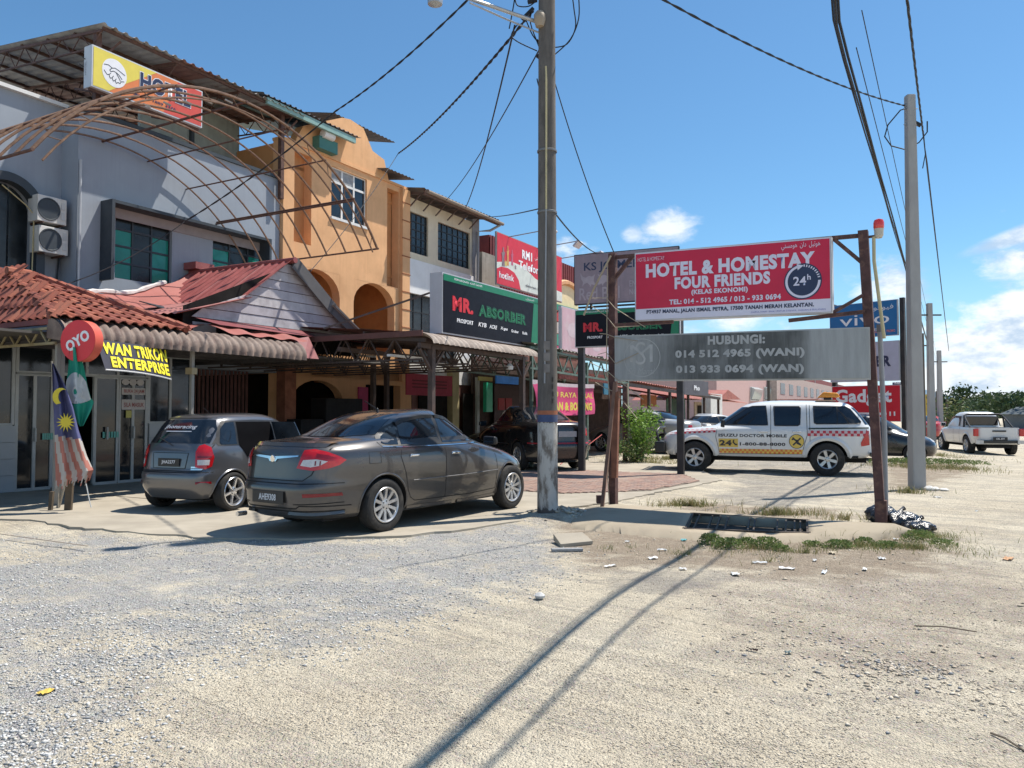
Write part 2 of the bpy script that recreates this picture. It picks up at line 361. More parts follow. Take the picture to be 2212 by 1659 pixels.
def ground_material():
 m, nt, b = new_mat('ground')
 geo = nd(nt, 'ShaderNodeNewGeometry').outputs['Position']
 def mapping(v, rot=0, scale=(1, 1, 1)):
  mp = nd(nt, 'ShaderNodeMapping'); lk(nt, v, mp.inputs[0]); mp.inputs['Rotation'].default_value = (0, 0, rot); mp.inputs['Scale'].default_value = scale; return mp.outputs[0]
 def noise(sc, det=5, ro=0.6, v=geo, dist=0.0):
  n = nd(nt, 'ShaderNodeTexNoise'); n.inputs['Scale'].default_value = sc; n.inputs['Detail'].default_value = det; n.inputs['Roughness'].default_value = ro
  n.inputs['Distortion'].default_value = dist; lk(nt, v, n.inputs['Vector']); return n.outputs['Fac']
 def rng(v, a, b_, c=0.0, d=1.0, smooth=False):
  n = nd(nt, 'ShaderNodeMapRange'); lk(nt, v, n.inputs[0])
  if smooth: n.interpolation_type = 'SMOOTHSTEP'
  for i, x in enumerate((a, b_, c, d)): n.inputs[i + 1].default_value = x
  return n.outputs[0]
 def ma(op, a, b_=None, clamp=False):
  n = nd(nt, 'ShaderNodeMath', operation=op); n.use_clamp = clamp
  for i, v in enumerate((a, b_)):
   if v is None: continue
   if isinstance(v, (int, float)): n.inputs[i].default_value = v
   else: lk(nt, v, n.inputs[i])
  return n.outputs[0]
 def mix(f, A, B, bt='MIX'):
  n = nd(nt, 'ShaderNodeMix', data_type='RGBA'); n.blend_type = bt
  for i, v in ((0, f), (6, A), (7, B)):
   if isinstance(v, tuple): n.inputs[i].default_value = v if len(v) == 4 else c4(v)
   elif isinstance(v, (int, float)): n.inputs[i].default_value = v
   else: lk(nt, v, n.inputs[i])
  return n.outputs[2]
 def att(nm):
  a = nd(nt, 'ShaderNodeAttribute'); a.attribute_name = nm; return a.outputs['Fac']
 def vor(sc, feature='F1', rand=1.0):
  v = nd(nt, 'ShaderNodeTexVoronoi'); v.feature = feature; v.inputs['Scale'].default_value = sc; lk(nt, geo, v.inputs['Vector']); return v
 big = noise(0.55, 6, 0.6); mid = noise(2.6, 6, 0.65); fine = noise(14, 5, 0.7)
 streak = noise(1.0, 7, 0.62, mapping(mapping(geo, R(40.5)), 0, (0.30, 3.0, 1.0)), 0.6)
 streak2 = noise(1.0, 5, 0.6, mapping(mapping(geo, R(-12)), 0, (0.5, 1.6, 1.0)), 0.6)
 speck = noise(24, 3, 0.85); speck2 = noise(60, 3, 0.9)
 sand = mix(rng(big, 0.35, 0.65), (0.54, 0.47, 0.355), (0.64, 0.575, 0.45))
 v1 = vor(105); v2 = vor(58)
 peb = mix(rng(v1.outputs['Distance'], 0.1, 0.75), (0.42, 0.365, 0.29), (0.24, 0.21, 0.17))
 peb = mix(0.42, peb, mix(0.75, v1.outputs['Color'], (0.42, 0.37, 0.30)))
 grit = ma('ADD', rng(streak, 0.44, 0.58, 0, 0.85, True), rng(mid, 0.38, 0.64, -0.5, 0.5))
 grit = ma('ADD', grit, rng(fine, 0.38, 0.62, -0.3, 0.3), True)
 grit = ma('MULTIPLY', grit, rng(v2.outputs['Distance'], 0.70, 0.30, 0.45, 1.0))
 base = mix(ma('MULTIPLY', grit, 0.8), sand, peb)
 rub = mix(rng(v2.outputs['Distance'], 0.1, 0.7), mix(0.72, v2.outputs['Color'], (0.46, 0.37, 0.29)), (0.24, 0.19, 0.15))
 rmask = ma('MULTIPLY', rng(ma('ADD', att('rubble'), ma('MULTIPLY', ma('SUBTRACT', mid, 0.5), 2.0)), 0.35, 0.95), 0.55)
 base = mix(rmask, base, rub)
 gcol = mix(0.6, v2.outputs['Color'], (0.52, 0.515, 0.485)); hs = nd(nt, 'ShaderNodeHueSaturation'); hs.inputs['Saturation'].default_value = 0.22; hs.inputs['Value'].default_value = 0.95; lk(nt, gcol, hs.inputs['Color'])
 gcol = mix(rng(v1.outputs['Distance'], 0.25, 0.75), hs.outputs[0], (0.17, 0.17, 0.17))
 gm = ma('ADD', att('gravel'), ma('MULTIPLY', ma('SUBTRACT', mid, 0.5), 2.2)); gm = ma('ADD', gm, ma('MULTIPLY', ma('SUBTRACT', fine, 0.5), 1.2))
 gm = ma('ADD', gm, ma('MULTIPLY', ma('SUBTRACT', streak2, 0.5), 1.2)); gm = ma('SUBTRACT', gm, ma('MULTIPLY', att('pale'), 0.5))
 gmask = rng(gm, 0.42, 1.05, 0, 0.8)
 base = mix(gmask, base, gcol)
 tcol = mix(rng(vor(150).outputs['Distance'], 0.2, 0.7), (0.27, 0.26, 0.25), (0.17, 0.165, 0.165))
 tm = rng(ma('ADD', att('tarmac'), ma('MULTIPLY', ma('SUBTRACT', mid, 0.5), 2.4)), 0.4, 1.0, 0, 0.5)
 base = mix(tm, base, tcol)
 dcol = mix(rng(mid, 0.35, 0.65), (0.27, 0.205, 0.15), (0.40, 0.33, 0.25)); dcol = mix(rng(vor(70).outputs['Distance'], 0.2, 0.8, 0, 0.4), dcol, (0.14, 0.11, 0.085))
 dm_ = rng(ma('ADD', att('dirt'), ma('MULTIPLY', ma('SUBTRACT', mid, 0.5), 2.2)), 0.45, 1.0, 0, 0.9)
 base = mix(dm_, base, dcol)
 base = mix(1.0, base, rng(speck, 0.3, 0.7, 0.84, 1.22), 'MULTIPLY'); base = mix(1.0, base, rng(speck2, 0.3, 0.7, 0.84, 1.2), 'MULTIPLY')
 lk(nt, base, b.inputs['Base Color']); b.inputs['Roughness'].default_value = 0.95; b.inputs['Specular IOR Level'].default_value = 0.15
 h = ma('ADD', ma('MULTIPLY', rng(v1.outputs['Distance'], 0, 0.8, 1, 0), 0.5), ma('MULTIPLY', noise(45, 6, 0.75), 0.9))
 h = ma('ADD', h, ma('MULTIPLY', rng(streak, 0.42, 0.58, 1, 0, True), 0.7)); h = ma('ADD', h, ma('MULTIPLY', rng(v2.outputs['Distance'], 0, 0.8, 1, 0), 0.5))
 bp = nd(nt, 'ShaderNodeBump'); bp.inputs['Strength'].default_value = 1.0; bp.inputs['Distance'].default_value = 0.02
 lk(nt, h, bp.inputs['Height']); lk(nt, bp.outputs[0], b.inputs['Normal'])
 return m
me.materials.append(ground_material())
# ---- concrete forecourt slab with a broken edge
def noisy(pts, step=0.25, amp=0.05, seed=3, closed=False, keep=()):
 rs = random.Random(seed); out = []
 for i, (a, b) in enumerate(zip(pts[:-1], pts[1:])):
  n = max(1, int(math.dist(a, b) / step))
  for k in range(n):
   f = k / n; j = (rs.uniform(-amp, amp), rs.uniform(-amp, amp)) if k or i else (0, 0)
   out.append((a[0] + (b[0] - a[0]) * f + j[0], a[1] + (b[1] - a[1]) * f + j[1]))
 out.append(pts[-1]); return out
conc = pm('concrete_slab', (0.37, 0.33, 0.265), 0.9, var=0.16, scale=1.3, bump=0.35, bscale=60, dirt=(0.30, 0.265, 0.215), dirt_amt=0.55, dirt_scale=1.6, spec=0.2)
edge_front = noisy(gpoly([(-420, 1100), (60, 1122), (150, 1136), (300, 1149), (450, 1160), (620, 1163), (860, 1156), (1000, 1142), (1140, 1121), (1215, 1096), (1330, 1082), (1400, 1066), (1500, 1048), (1560, 1036)], 0.05), 0.16, 0.045)
bk = [L(13.6, 5.0), L(13.6, -0.6), L(-8, -0.6)]
slab_out = edge_front + [(gp(1500, 1008, 0.05))] + [(q.x, q.y) for q in bk]
mb = MB(); mb.prism(slab_out, lambda u, v, d: (u, v, d), -0.06, 0.045)
slab = mb.build('forecourt_slab', conc, recalc=True); tag(slab, 'pale concrete forecourt slab with a broken front edge under the parked cars', kind='structure')
# joints: narrow dark grooves as thin sheets just above
mb = MB()
jm = pm('joint_dirt', (0.16, 0.13, 0.10), 0.95)
for s in (-5.0, -1.7, 1.6, 4.9):
 a, b = L(s, 1.7, 0.049), L(s, 7.0 if s > 3 else 8.3, 0.049); mb.bar(a, b, 0.022, 0.002)
mb.build('joint_line', jm, slab)
# ---- red clay pavers in front of the second canopy
pv = gpoly([(1098, 1020), (1262, 1016), (1478, 1024), (1512, 1040), (1405, 1060), (1210, 1066), (1090, 1058)], 0.05)
pav_m = [pm('paver_' + str(i), c, 0.85, var=0.15, scale=6, bump=0.2, bscale=80, dirt=(0.38, 0.32, 0.25), dirt_amt=0.75, dirt_scale=1.2, spec=0.2) for i, c in enumerate(((0.29, 0.185, 0.15), (0.33, 0.22, 0.175), (0.27, 0.195, 0.165)))]
cand = []
for i in range(-5, 60):
 for j in range(0, 140):
  s = 1.5 + i * 0.205 + (j % 2) * 0.1; t = 3.5 + j * 0.105
  q = L(s, t)
  cand.append((q.x, q.y, s, t))
cd = np.array([(a[0], a[1]) for a in cand]); sd = poly_sd(cd, pv)
cand = sorted([c for c, d in zip(cand, sd) if d > 0.05], key=lambda c: c[1])
pave = MB().prism([(q[0], q[1]) for q in pv], lambda u, v, d: (u, v, d), 0.0, 0.05).build('paved_strip', jm)
tag(pave, 'strip of red clay pavers in front of the canopy', kind='structure')
pmesh = [MB().box(-0.098, 0.098, -0.048, 0.048, -0.012, 0.012).mesh('paver', m) for m in pav_m]
for c in cand[:290]:
 put('paver', rnd.choice(pmesh), pave, (c[0], c[1], 0.052 + rnd.uniform(-.002, .002)), (rnd.uniform(-.01, .01), rnd.uniform(-.01, .01), STREET_ROT + rnd.uniform(-.015, .015)))
mb = MB()
for c in cand[290:]:
 mb.cur = rnd.randrange(3); dx = Vector((UX, UY, 0)) * .098; dy = Vector((NX, NY, 0)) * .048; o = Vector((c[0], c[1], 0.0)); lo = Vector((0, 0, .04)); hi_ = Vector((0, 0, .064))
 mb.hexa([o - dx - dy + lo, o + dx - dy + lo, o + dx + dy + lo, o - dx + dy + lo, o - dx - dy + hi_, o + dx - dy + hi_, o + dx + dy + hi_, o - dx + dy + hi_])
tag(mb.build('far_pavers', pav_m, pave), kind='stuff')
upc = [gp(a, b, .10) for a, b in ((1205, 1096), (1330, 1083), (1480, 1096), (1640, 1108), (1800, 1121), (1930, 1130), (2000, 1140))]
loc_ = [gp(a, b, .02) for a, b in ((1235, 1140), (1330, 1148), (1440, 1160), (1640, 1172), (1800, 1167), (1900, 1162), (1975, 1152))]
def along(c, f):
 f = f * (len(c) - 1); i = min(int(f), len(c) - 2); g = f - i
 return (c[i][0] + (c[i + 1][0] - c[i][0]) * g, c[i][1] + (c[i + 1][1] - c[i][1]) * g)
rs = random.Random(5)
NA, NB = 72, 14
jit = {}
def apr(i, j):
 if (i, j) in jit: return jit[(i, j)]
 f, g = i / NA, j / NB
 a, b = along(upc, f), along(loc_, f)
 x = a[0] + (b[0] - a[0]) * g; y = a[1] + (b[1] - a[1]) * g
 z = 0.012 + 0.125 * math.sin(math.pi * min(1, max(0, 0.08 + 0.9 * g))) ** 0.7 * min(1, 0.15 + f * 8, 0.15 + (1 - f) * 6)
 if j in (0, NB) or i in (0, NA): x += rs.uniform(-.04, .04); y += rs.uniform(-.05, .05); z = -0.02
 jit[(i, j)] = (x, y, z); return jit[(i, j)]
mb = MB()
HI0, HI1, HJ0, HJ1 = 26, 44, 5, 12
for i in range(NA):
 for j in range(NB):
  if HI0 <= i < HI1 and HJ0 <= j < HJ1: continue
  mb.face([apr(i, j), apr(i + 1, j), apr(i + 1, j + 1), apr(i, j + 1)])
for i in range(HI0, HI1):
 for j in (HJ0, HJ1):
  a, b = Vector(apr(i, j)), Vector(apr(i + 1, j)); mb.face([a, b, (b.x, b.y, 0.0), (a.x, a.y, 0.0)])
for j in range(HJ0, HJ1):
 for i in (HI0, HI1):
  a, b = Vector(apr(i, j)), Vector(apr(i, j + 1)); mb.face([a, b, (b.x, b.y, 0.0), (a.x, a.y, 0.0)])
apron = mb.build('drain_apron', pm('apron_concrete', (0.37, 0.315, 0.235), 0.92, var=0.15, scale=2, bump=0.4, bscale=55, dirt=(0.31, 0.26, 0.20), dirt_amt=0.6, spec=0.2), smooth='all', recalc=False)
bm_ = bmesh.new(); bm_.from_mesh(apron.data); bmesh.ops.remove_doubles(bm_, verts=bm_.verts, dist=1e-4); bmesh.ops.recalc_face_normals(bm_, faces=bm_.faces); bm_.to_mesh(apron.data); bm_.free()
tag(apron, 'humped concrete apron over the drain between the two rusty sign posts', kind='structure')
grate = thing('drain_grate', 'rusty steel drain grate over the dark open pit in the concrete apron', 'grate')
gm_ = M('rusty_grate', (0.085, 0.065, 0.05), 0.75, metal=0.3, var=0.3)
mb = MB(); cs = [Vector(apr(HI0, HJ0)), Vector(apr(HI1, HJ0)), Vector(apr(HI1, HJ1)), Vector(apr(HI0, HJ1))]
for a, b in zip(cs, cs[1:] + cs[:1]): mb.bar(a + Vector((0, 0, -.01)), b + Vector((0, 0, -.01)), 0.045, 0.03)
mb.build('frame', gm_, grate)
for k in range(1, 16):
 f = k / 16 + .008 * (k % 3); a = cs[0].lerp(cs[1], f); b = cs[3].lerp(cs[2], f)
 if k in (2, 6, 7, 10, 11): continue
 MB().bar(a - Vector((0, 0, .025)), b - Vector((0, 0, .025)), 0.018, 0.03).build('bar', gm_, grate)
pit = MB().face([cs[0] * 1 - Vector((0, 0, cs[0].z - .012)), cs[1] - Vector((0, 0, cs[1].z - .012)), cs[2] - Vector((0, 0, cs[2].z - .012)), cs[3] - Vector((0, 0, cs[3].z - .012))]).build('pit_floor', pm('pit_mud', (0.05, 0.042, 0.034), 0.9, var=0.4, scale=14, bump=0.5, bscale=30), grate)
# ---- loose stones
def stones(name, n, sample, smin, smax, mats, seed, z0=0.0, flat=0.6, lab=''):
 rs = np.random.RandomState(seed); P, keep = sample(rs, n); P = P[keep]; n = len(P)
 oc = np.array([(1, 0, 0), (-1, 0, 0), (0, 1, 0), (0, -1, 0), (0, 0, 1), (0, 0, -1)], float)
 tri = np.array([(0, 2, 4), (2, 1, 4), (1, 3, 4), (3, 0, 4), (2, 0, 5), (1, 2, 5), (3, 1, 5), (0, 3, 5)])
 size = smin + (smax - smin) * rs.rand(n) ** 2.2
 V = oc[None] * (0.65 + 0.7 * rs.rand(n, 6, 1)); V += (rs.rand(n, 6, 3) - 0.5) * 0.55
 V[:, :, 2] *= flat; V *= (size / 2)[:, None, None]; V[:, :, 0] *= (0.8 + 0.7 * rs.rand(n))[:, None]
 a = rs.rand(n) * 6.283; ca, sa = np.cos(a)[:, None], np.sin(a)[:, None]
 x = V[:, :, 0] * ca - V[:, :, 1] * sa + P[:, 0:1]; y = V[:, :, 0] * sa + V[:, :, 1] * ca + P[:, 1:2]; z = V[:, :, 2] + P[:, 2:3] + (size * 0.12)[:, None]
 co = np.stack([x, y, z], -1).reshape(-1, 3)
 T = (tri[None] + (np.arange(n) * 6)[:, None, None]).reshape(-1, 3)
 me = bpy.data.meshes.new(name); me.vertices.add(len(co)); me.vertices.foreach_set('co', co.astype(np.float32).ravel())
 me.loops.add(T.size); me.loops.foreach_set('vertex_index', T.ravel().astype(np.int32)); me.polygons.add(len(T))
 me.polygons.foreach_set('loop_start', np.arange(0, T.size, 3).astype(np.int32)); me.polygons.foreach_set('loop_total', np.full(len(T), 3, np.int32))
 for m in mats: me.materials.append(m)
 me.polygons.foreach_set('material_index', np.repeat(rs.randint(0, len(mats), n), 8).astype(np.int32)); me.update()
 o = bpy.data.objects.new(name, me); C.objects.link(o); return tag(o, lab, kind='stuff')
def gh_at(P):
 """height of the ground sheet (bilinear on its own grid)"""
 H = GH.reshape(ny, nx); ix = np.clip(np.searchsorted(gxs, P[:, 0]) - 1, 0, nx - 2); iy = np.clip(np.searchsorted(gys, P[:, 1]) - 1, 0, ny - 2)
 fx = (P[:, 0] - gxs[ix]) / (gxs[ix + 1] - gxs[ix]); fy = (P[:, 1] - gys[iy]) / (gys[iy + 1] - gys[iy])
 return (H[iy, ix] * (1 - fx) + H[iy, ix + 1] * fx) * (1 - fy) + (H[iy + 1, ix] * (1 - fx) + H[iy + 1, ix + 1] * fx) * fy
def ghp(x, y): return float(gh_at(np.array([[x, y]]))[0])
slab_np = np.array(slab_out); apron_out = [(q[0], q[1]) for q in upc] + [(q[0], q[1]) for q in loc_[::-1]]
def spread_pts(rs, n, d0=2.9, d1=15.0, inv=True):
 D = 1 / (1 / d1 + rs.rand(n) * (1 / d0 - 1 / d1)); X = (rs.rand(n) * 2 - 1) * (0.70 * D + 0.3)
 return np.stack([X, D, np.zeros(n)], 1)
def sampler(polys, invert=False, d0=2.9, d1=15.0, lo=0.0, patch=None):
 def f(rs, n):
  P = spread_pts(rs, n, d0, d1)
  k = np.zeros(n, bool)
  for p in polys:
   sdv = poly_sd(P[:, :2], p); k |= (sdv + (rs.rand(n) - 0.5) * 0.9 > lo)
  if invert: k = ~k
  k &= poly_sd(P[:, :2], slab_out) < 0.02
  k &= poly_sd(P[:, :2], apron_out) < 0.0
  if patch is not None:
   v = vnoise(P[:, :2], patch[0], 11) * 0.6 + vnoise(P[:, :2], patch[0] * 3.3, 12) * 0.4
   k &= v + (rs.rand(n) - .5) * 0.25 > patch[1]
  P[:, 2] = gh_at(P); return P, k
 return f
sg = [pm('stone_grey_%d' % i, c, 0.9, var=0.2, scale=30, spec=0.2) for i, c in enumerate(((0.46, 0.46, 0.45), (0.62, 0.61, 0.58), (0.27, 0.275, 0.28), (0.53, 0.49, 0.42)))]
st_ = [pm('stone_tan_%d' % i, c, 0.9, var=0.2, scale=30, spec=0.2) for i, c in enumerate(((0.50, 0.43, 0.33), (0.62, 0.55, 0.45), (0.34, 0.29, 0.23), (0.55, 0.46, 0.35), (0.43, 0.39, 0.34)))]
stones('crushed_stone', 110000, sampler([Z_GRAVEL], patch=(1.4, 0.38)), 0.005, 0.026, sg, 21, lab='loose grey crushed stone spread over the left half of the yard')
stones('grey_chips', 30000, sampler([Z_GRAVEL], patch=(0.8, 0.2)), 0.005, 0.018, sg, 22, lab='finer grey chips between the crushed stone')
stones('sand_pebbles', 120000, sampler([Z_GRAVEL], invert=True, patch=(1.7, 0.38)), 0.003, 0.013, st_, 23, lab='small tan pebbles strewn over the sand')
stones('rubble_bits', 14000, sampler(Z_RUBBLE + Z_DIRT, patch=(1.2, 0.45)), 0.005, 0.03, st_, 24, lab='brown and grey rubble bits near the drain apron')
def scat_c(cx, cy, rx, ry):
 def f(rs, n):
  a = rs.rand(n) * 6.283; r = np.abs(rs.randn(n)) * .75; P = np.stack([cx + rx * r * np.cos(a), cy + ry * r * np.sin(a), np.zeros(n)], 1); P[:, 2] = gh_at(P); return P, np.ones(n, bool)
 return f
c0 = gp(1930, 1440); stones('debris_patch', 900, scat_c(c0[0], c0[1], 0.8, 0.75), 0.006, 0.035, st_ + sg[2:3], 25, lab='patch of loose broken debris low right in the yard')
stones('pole_foot_rubble', 260, scat_c(pole_xy[0] + .35, pole_xy[1] - .05, 0.6, 0.45), 0.02, 0.11, [conc, sg[3], st_[0]], 26, lab='broken concrete rubble heaped round the foot of the old pole')
# ---- grass and weeds
def blades(name, patches, mats, seed, lab, h=(0.04, 0.14), w=0.005, lean=0.5):
 rs = np.random.RandomState(seed); PP = []
 for (cx, cy, rx, ry, n) in patches:
  n = int(n * .55); a = rs.rand(n) * 6.283; r = np.abs(rs.randn(n)) * .62 * (1 + 0.3 * np.sin(a * 3 + cx)); q_ = np.stack([cx + rx * r * np.cos(a), cy + ry * r * np.sin(a)], 1); kk = vnoise(q_, 5.0, 77) > .42; a, r = a[kk], r[kk]; PP.append(np.stack([cx + rx * r * np.cos(a), cy + ry * r * np.sin(a)], 1))
 P = np.concatenate(PP); n = len(P); H = h[0] + (h[1] - h[0]) * rs.rand(n) ** 1.5; a = rs.rand(n) * 6.283
 dx, dy = np.cos(a) * w / 2, np.sin(a) * w / 2; lx, ly = (rs.rand(n) - .5) * 2 * lean * H, (rs.rand(n) - .5) * 2 * lean * H; z = gh_at(P)
 z0 = np.where(poly_sd(P, apron_out) > 0, 0.06, z)
 co = np.stack([np.stack([P[:, 0] - dx, P[:, 1] - dy, z0], 1), np.stack([P[:, 0] + dx, P[:, 1] + dy, z0], 1), np.stack([P[:, 0] + lx * .4 + dx * .8, P[:, 1] + ly * .4 + dy * .8, z0 + H * .6], 1), np.stack([P[:, 0] + lx * .4 - dx * .8, P[:, 1] + ly * .4 - dy * .8, z0 + H * .6], 1), np.stack([P[:, 0] + lx, P[:, 1] + ly, z0 + H], 1)], 1).reshape(-1, 3)
 b = np.arange(n) * 5; faces = [f for k in b for f in ((k, k + 1, k + 2, k + 3), (k + 3, k + 2, k + 4))]
 me = bpy.data.meshes.new(name); me.from_pydata(co.tolist(), [], faces)
 for m in mats: me.materials.append(m)
 me.polygons.foreach_set('material_index', np.repeat(rs.randint(0, len(mats), n), 2).astype(np.int32)); me.update()
 o = bpy.data.objects.new(name, me); C.objects.link(o); return tag(o, lab, kind='stuff')
def leaf_mat(name, col, tr=0.35):
 m, nt, b = new_mat(name); b.inputs['Roughness'].default_value = 0.55; b.inputs['Specular IOR Level'].default_value = 0.3
 oi = nd(nt, 'ShaderNodeNewGeometry'); n = nd(nt, 'ShaderNodeTexNoise'); n.inputs['Scale'].default_value = 9; lk(nt, oi.outputs['Position'], n.inputs['Vector'])
 mx = nd(nt, 'ShaderNodeMix', data_type='RGBA'); mx.inputs[6].default_value = c4([c * 0.6 for c in col]); mx.inputs[7].default_value = c4([min(1, c * 1.4) for c in col]); lk(nt, n.outputs['Fac'], mx.inputs[0]); lk(nt, mx.outputs[2], b.inputs['Base Color'])
 t = nd(nt, 'ShaderNodeBsdfTranslucent'); lk(nt, mx.outputs[2], t.inputs['Color']); ms = nd(nt, 'ShaderNodeMixShader'); ms.inputs[0].default_value = tr
 out = nt.nodes['Material Output']; lk(nt, b.outputs[0], ms.inputs[1]); lk(nt, t.outputs[0], ms.inputs[2]); lk(nt, ms.outputs[0], out.inputs[0]); return m
gr1 = leaf_mat('grass_green', (0.17, 0.20, 0.07)); gr2 = leaf_mat('grass_dry', (0.34, 0.28, 0.14)); gr3 = leaf_mat('grass_olive', (0.19, 0.20, 0.075)); wd1 = leaf_mat('weed_leaf', (0.13, 0.20, 0.06)); wd2 = leaf_mat('weed_leaf_pale', (0.22, 0.28, 0.10))
def gpt(px, py, rx, ry, n): a = gp(px, py); return (a[0], a[1], rx, ry, n)
blades('verge_grass', [gpt(1980, 1185, .75, .45, 2600), gpt(1860, 1180, .7, .38, 1300), gpt(1620, 1185, .9, .3, 900), gpt(1335, 1182, .2, .15, 500), gpt(2010, 1160, .5, .3, 1400), gpt(1500, 1195, .5, .25, 500), gpt(1740, 1195, .6, .3, 900), gpt(1660, 1212, .3, .2, 250)],
    [gr1, gr3, gr2], 31, 'sparse green and dry grass along the front of the drain apron', (0.02, 0.085), lean=0.9)
blades('yard_grass', [gpt(1490, 1092, .75, .25, 1500), gpt(1680, 1112, .9, .2, 1500), gpt(1840, 1122, .5, .2, 700), gpt(1965, 1065, .5, .6, 900), gpt(1985, 1005, 2.0, 1.4, 6000), gpt(2075, 1003, 1.0, .8, 1500), gpt(1370, 1000, 1.2, .9, 5000), gpt(1440, 992, 1.5, 1.0, 4000), gpt(2040, 978, 1.2, 2.0, 3000)],
    [gr1, gr3, gr2, gr2], 32, 'dry and green tufts behind the sign and round the poles', (0.03, 0.16), w=0.009, lean=0.8)
def leaf_cloud(name, spots, mats, seed, lab=None, leaf=0.03, parent=None, kind='stuff', up=0.3):
 """spots: (x, y, z0, rx, ry, h, n) - leaves through the volume"""
 rs = np.random.RandomState(seed); Ps = []
 for (cx, cy, z0, rx, ry, h, n) in spots:
  a = rs.rand(n) * 6.283; r = rs.rand(n) ** 0.5; hh = rs.rand(n) ** 0.8
  k = np.sqrt(np.maximum(0.05, 1 - (hh * 0.9) ** 2)); Ps.append(np.stack([cx + rx * r * k * np.cos(a), cy + ry * r * k * np.sin(a), z0 + h * hh], 1))
 P = np.concatenate(Ps); n = len(P); d = rs.randn(n, 3); d[:, 2] = d[:, 2] * .5 + up; d /= np.linalg.norm(d, axis=1)[:, None]
 q = rs.randn(n, 3); e1 = np.cross(d, q); e1 /= np.linalg.norm(e1, axis=1)[:, None]; e2 = np.cross(d, e1); s = (leaf * (0.6 + 0.8 * rs.rand(n)))[:, None]
 co = np.stack([P - e1 * s * .5, P + e2 * s * .28, P + e1 * s * .5, P - e2 * s * .28], 1).reshape(-1, 3); f = np.arange(n * 4).reshape(n, 4)
 me = bpy.data.meshes.new(name); me.from_pydata(co.tolist(), [], f.tolist())
 for m in mats: me.materials.append(m)
 me.polygons.foreach_set('material_index', rs.randint(0, len(mats), n).astype(np.int32)); me.update()
 o = bpy.data.objects.new(name, me); C.objects.link(o); o.parent = parent
 if kind: tag(o, lab, kind=kind)
 return o
def wsp(px, py, rx, ry, h, n): a = gp(px, py); return (a[0], a[1], 0.0, rx, ry, h, n)
leaf_cloud('creeping_weeds', [wsp(1535, 1176, .16, .12, .12, 600), wsp(1572, 1184, .2, .14, .11, 800), wsp(1612, 1176, .12, .1, .08, 300), wsp(1655, 1184, .2, .15, .12, 800), wsp(1690, 1190, .12, .1, .06, 260), wsp(1755, 1180, .14, .09, .06, 260), wsp(1812, 1184, .2, .12, .09, 560), wsp(1868, 1176, .13, .1, .08, 300), wsp(1915, 1183, .18, .12, .07, 380), wsp(1985, 1168, .22, .16, .12, 600), wsp(2035, 1178, .18, .12, .07, 300)],
     [wd1, wd2, gr1], 41, 'low creeping green weeds in front of the drain pit', 0.026)
leaf_cloud('pole_weeds', [wsp(1975, 1000, 1.6, .8, .14, 1500), wsp(2075, 1003, .9, .6, .12, 700)], [wd1, gr1], 42, 'low weeds behind the tall grey pole', 0.05)
# ================================================================== BUILDINGS
def arch_cap(mb, s0, s1, z0, z1, t0, t1, n=12):
 """fills the two corners above an arch that springs at z0 and peaks at z1 between s0 and s1"""
 c = (s0 + s1) / 2; w = (s1 - s0) / 2; h = z1 - z0
 arc = [(c - w * math.cos(math.pi * k / n), z0 + h * math.sin(math.pi * k / n)) for k in range(n + 1)]
 for seg in (arc[:n // 2 + 1] + [(s0, z1)], arc[n // 2:] + [(s1, z1)]):
  mb.prism(seg, lambda u, v, d: (u, d, v), t0, t1)
def wall(mb, s0, s1, z0, z1, t0, t1, holes=()):
 ss_ = sorted({s0, s1, *[h[0] for h in holes], *[h[1] for h in holes]}); ss_ = [s for s in ss_ if s0 <= s <= s1]
 for a, b in zip(ss_, ss_[1:]):
  m = (a + b) / 2; cuts = sorted([(h[2], h[3]) for h in holes if h[0] <= m <= h[1]]); z = z0
  for c0, c1 in cuts:
   if c0 > z: mb.box(a, b, t0, t1, z, c0)
   z = max(z, c1)
  if z < z1: mb.box(a, b, t0, t1, z, z1)
def window(parent, s0, s1, z0, z1, t, ncol, nrow, frame, glass, fw=0.045, pick=None, name='window', depth=0.06, rows=None):
 mb = MB(True)
 cs = [s0 + (s1 - s0) * k / ncol for k in range(ncol + 1)]; rz = rows or [z0 + (z1 - z0) * k / nrow for k in range(nrow + 1)]; nrow = len(rz) - 1
 for k, c in enumerate(cs): mb.box(c - fw / 2, c + fw / 2, t - depth / 2, t + depth / 2, z0, z1)
 for k, c in enumerate(rz): mb.box(s0, s1, t - depth / 2 + .004, t + depth / 2 - .004, c - fw / 2, c + fw / 2)
 w = mb.build(name, frame, parent)
 for i in range(ncol):
  for j in range(nrow):
   g = glass[pick(i, j)] if pick else glass[0]
   if g is None: continue
   MB(True).box(cs[i] + fw / 2 - .003, cs[i + 1] - fw / 2 + .003, t - .006, t + .004, rz[j] + fw / 2 - .003, rz[j + 1] - fw / 2 + .003).build('pane', g, w)
 return w
def corr(mb, a, b, c, d, pitch, amp, nu=1, per=6, trap=False):
 """corrugated sheet; ribs run a->b and d->c; a,d the near edge across"""
 a, b, c, d = map(Vector, (a, b, c, d)); W = (d - a).length; nw = max(1, round(W / pitch)); nv = nw * per
 nrm = (b - a).cross(d - a).normalized()
 if nrm.z < 0 and abs(nrm.z) > 0.05: nrm = -nrm
 def wv(v):
  x = (v * nw) % 1.0
  if trap: return 1.0 if x < 0.22 else (0.0 if 0.34 < x < 0.88 else (1 - (x - .22) / .12 if x <= .34 else (x - .88) / .12))
  return 0.5 + 0.5 * math.cos(2 * math.pi * x)
 mb.grid(lambda u, v: a.lerp(b, u).lerp(d.lerp(c, u), v) + nrm * amp * wv(v), nu, nv)
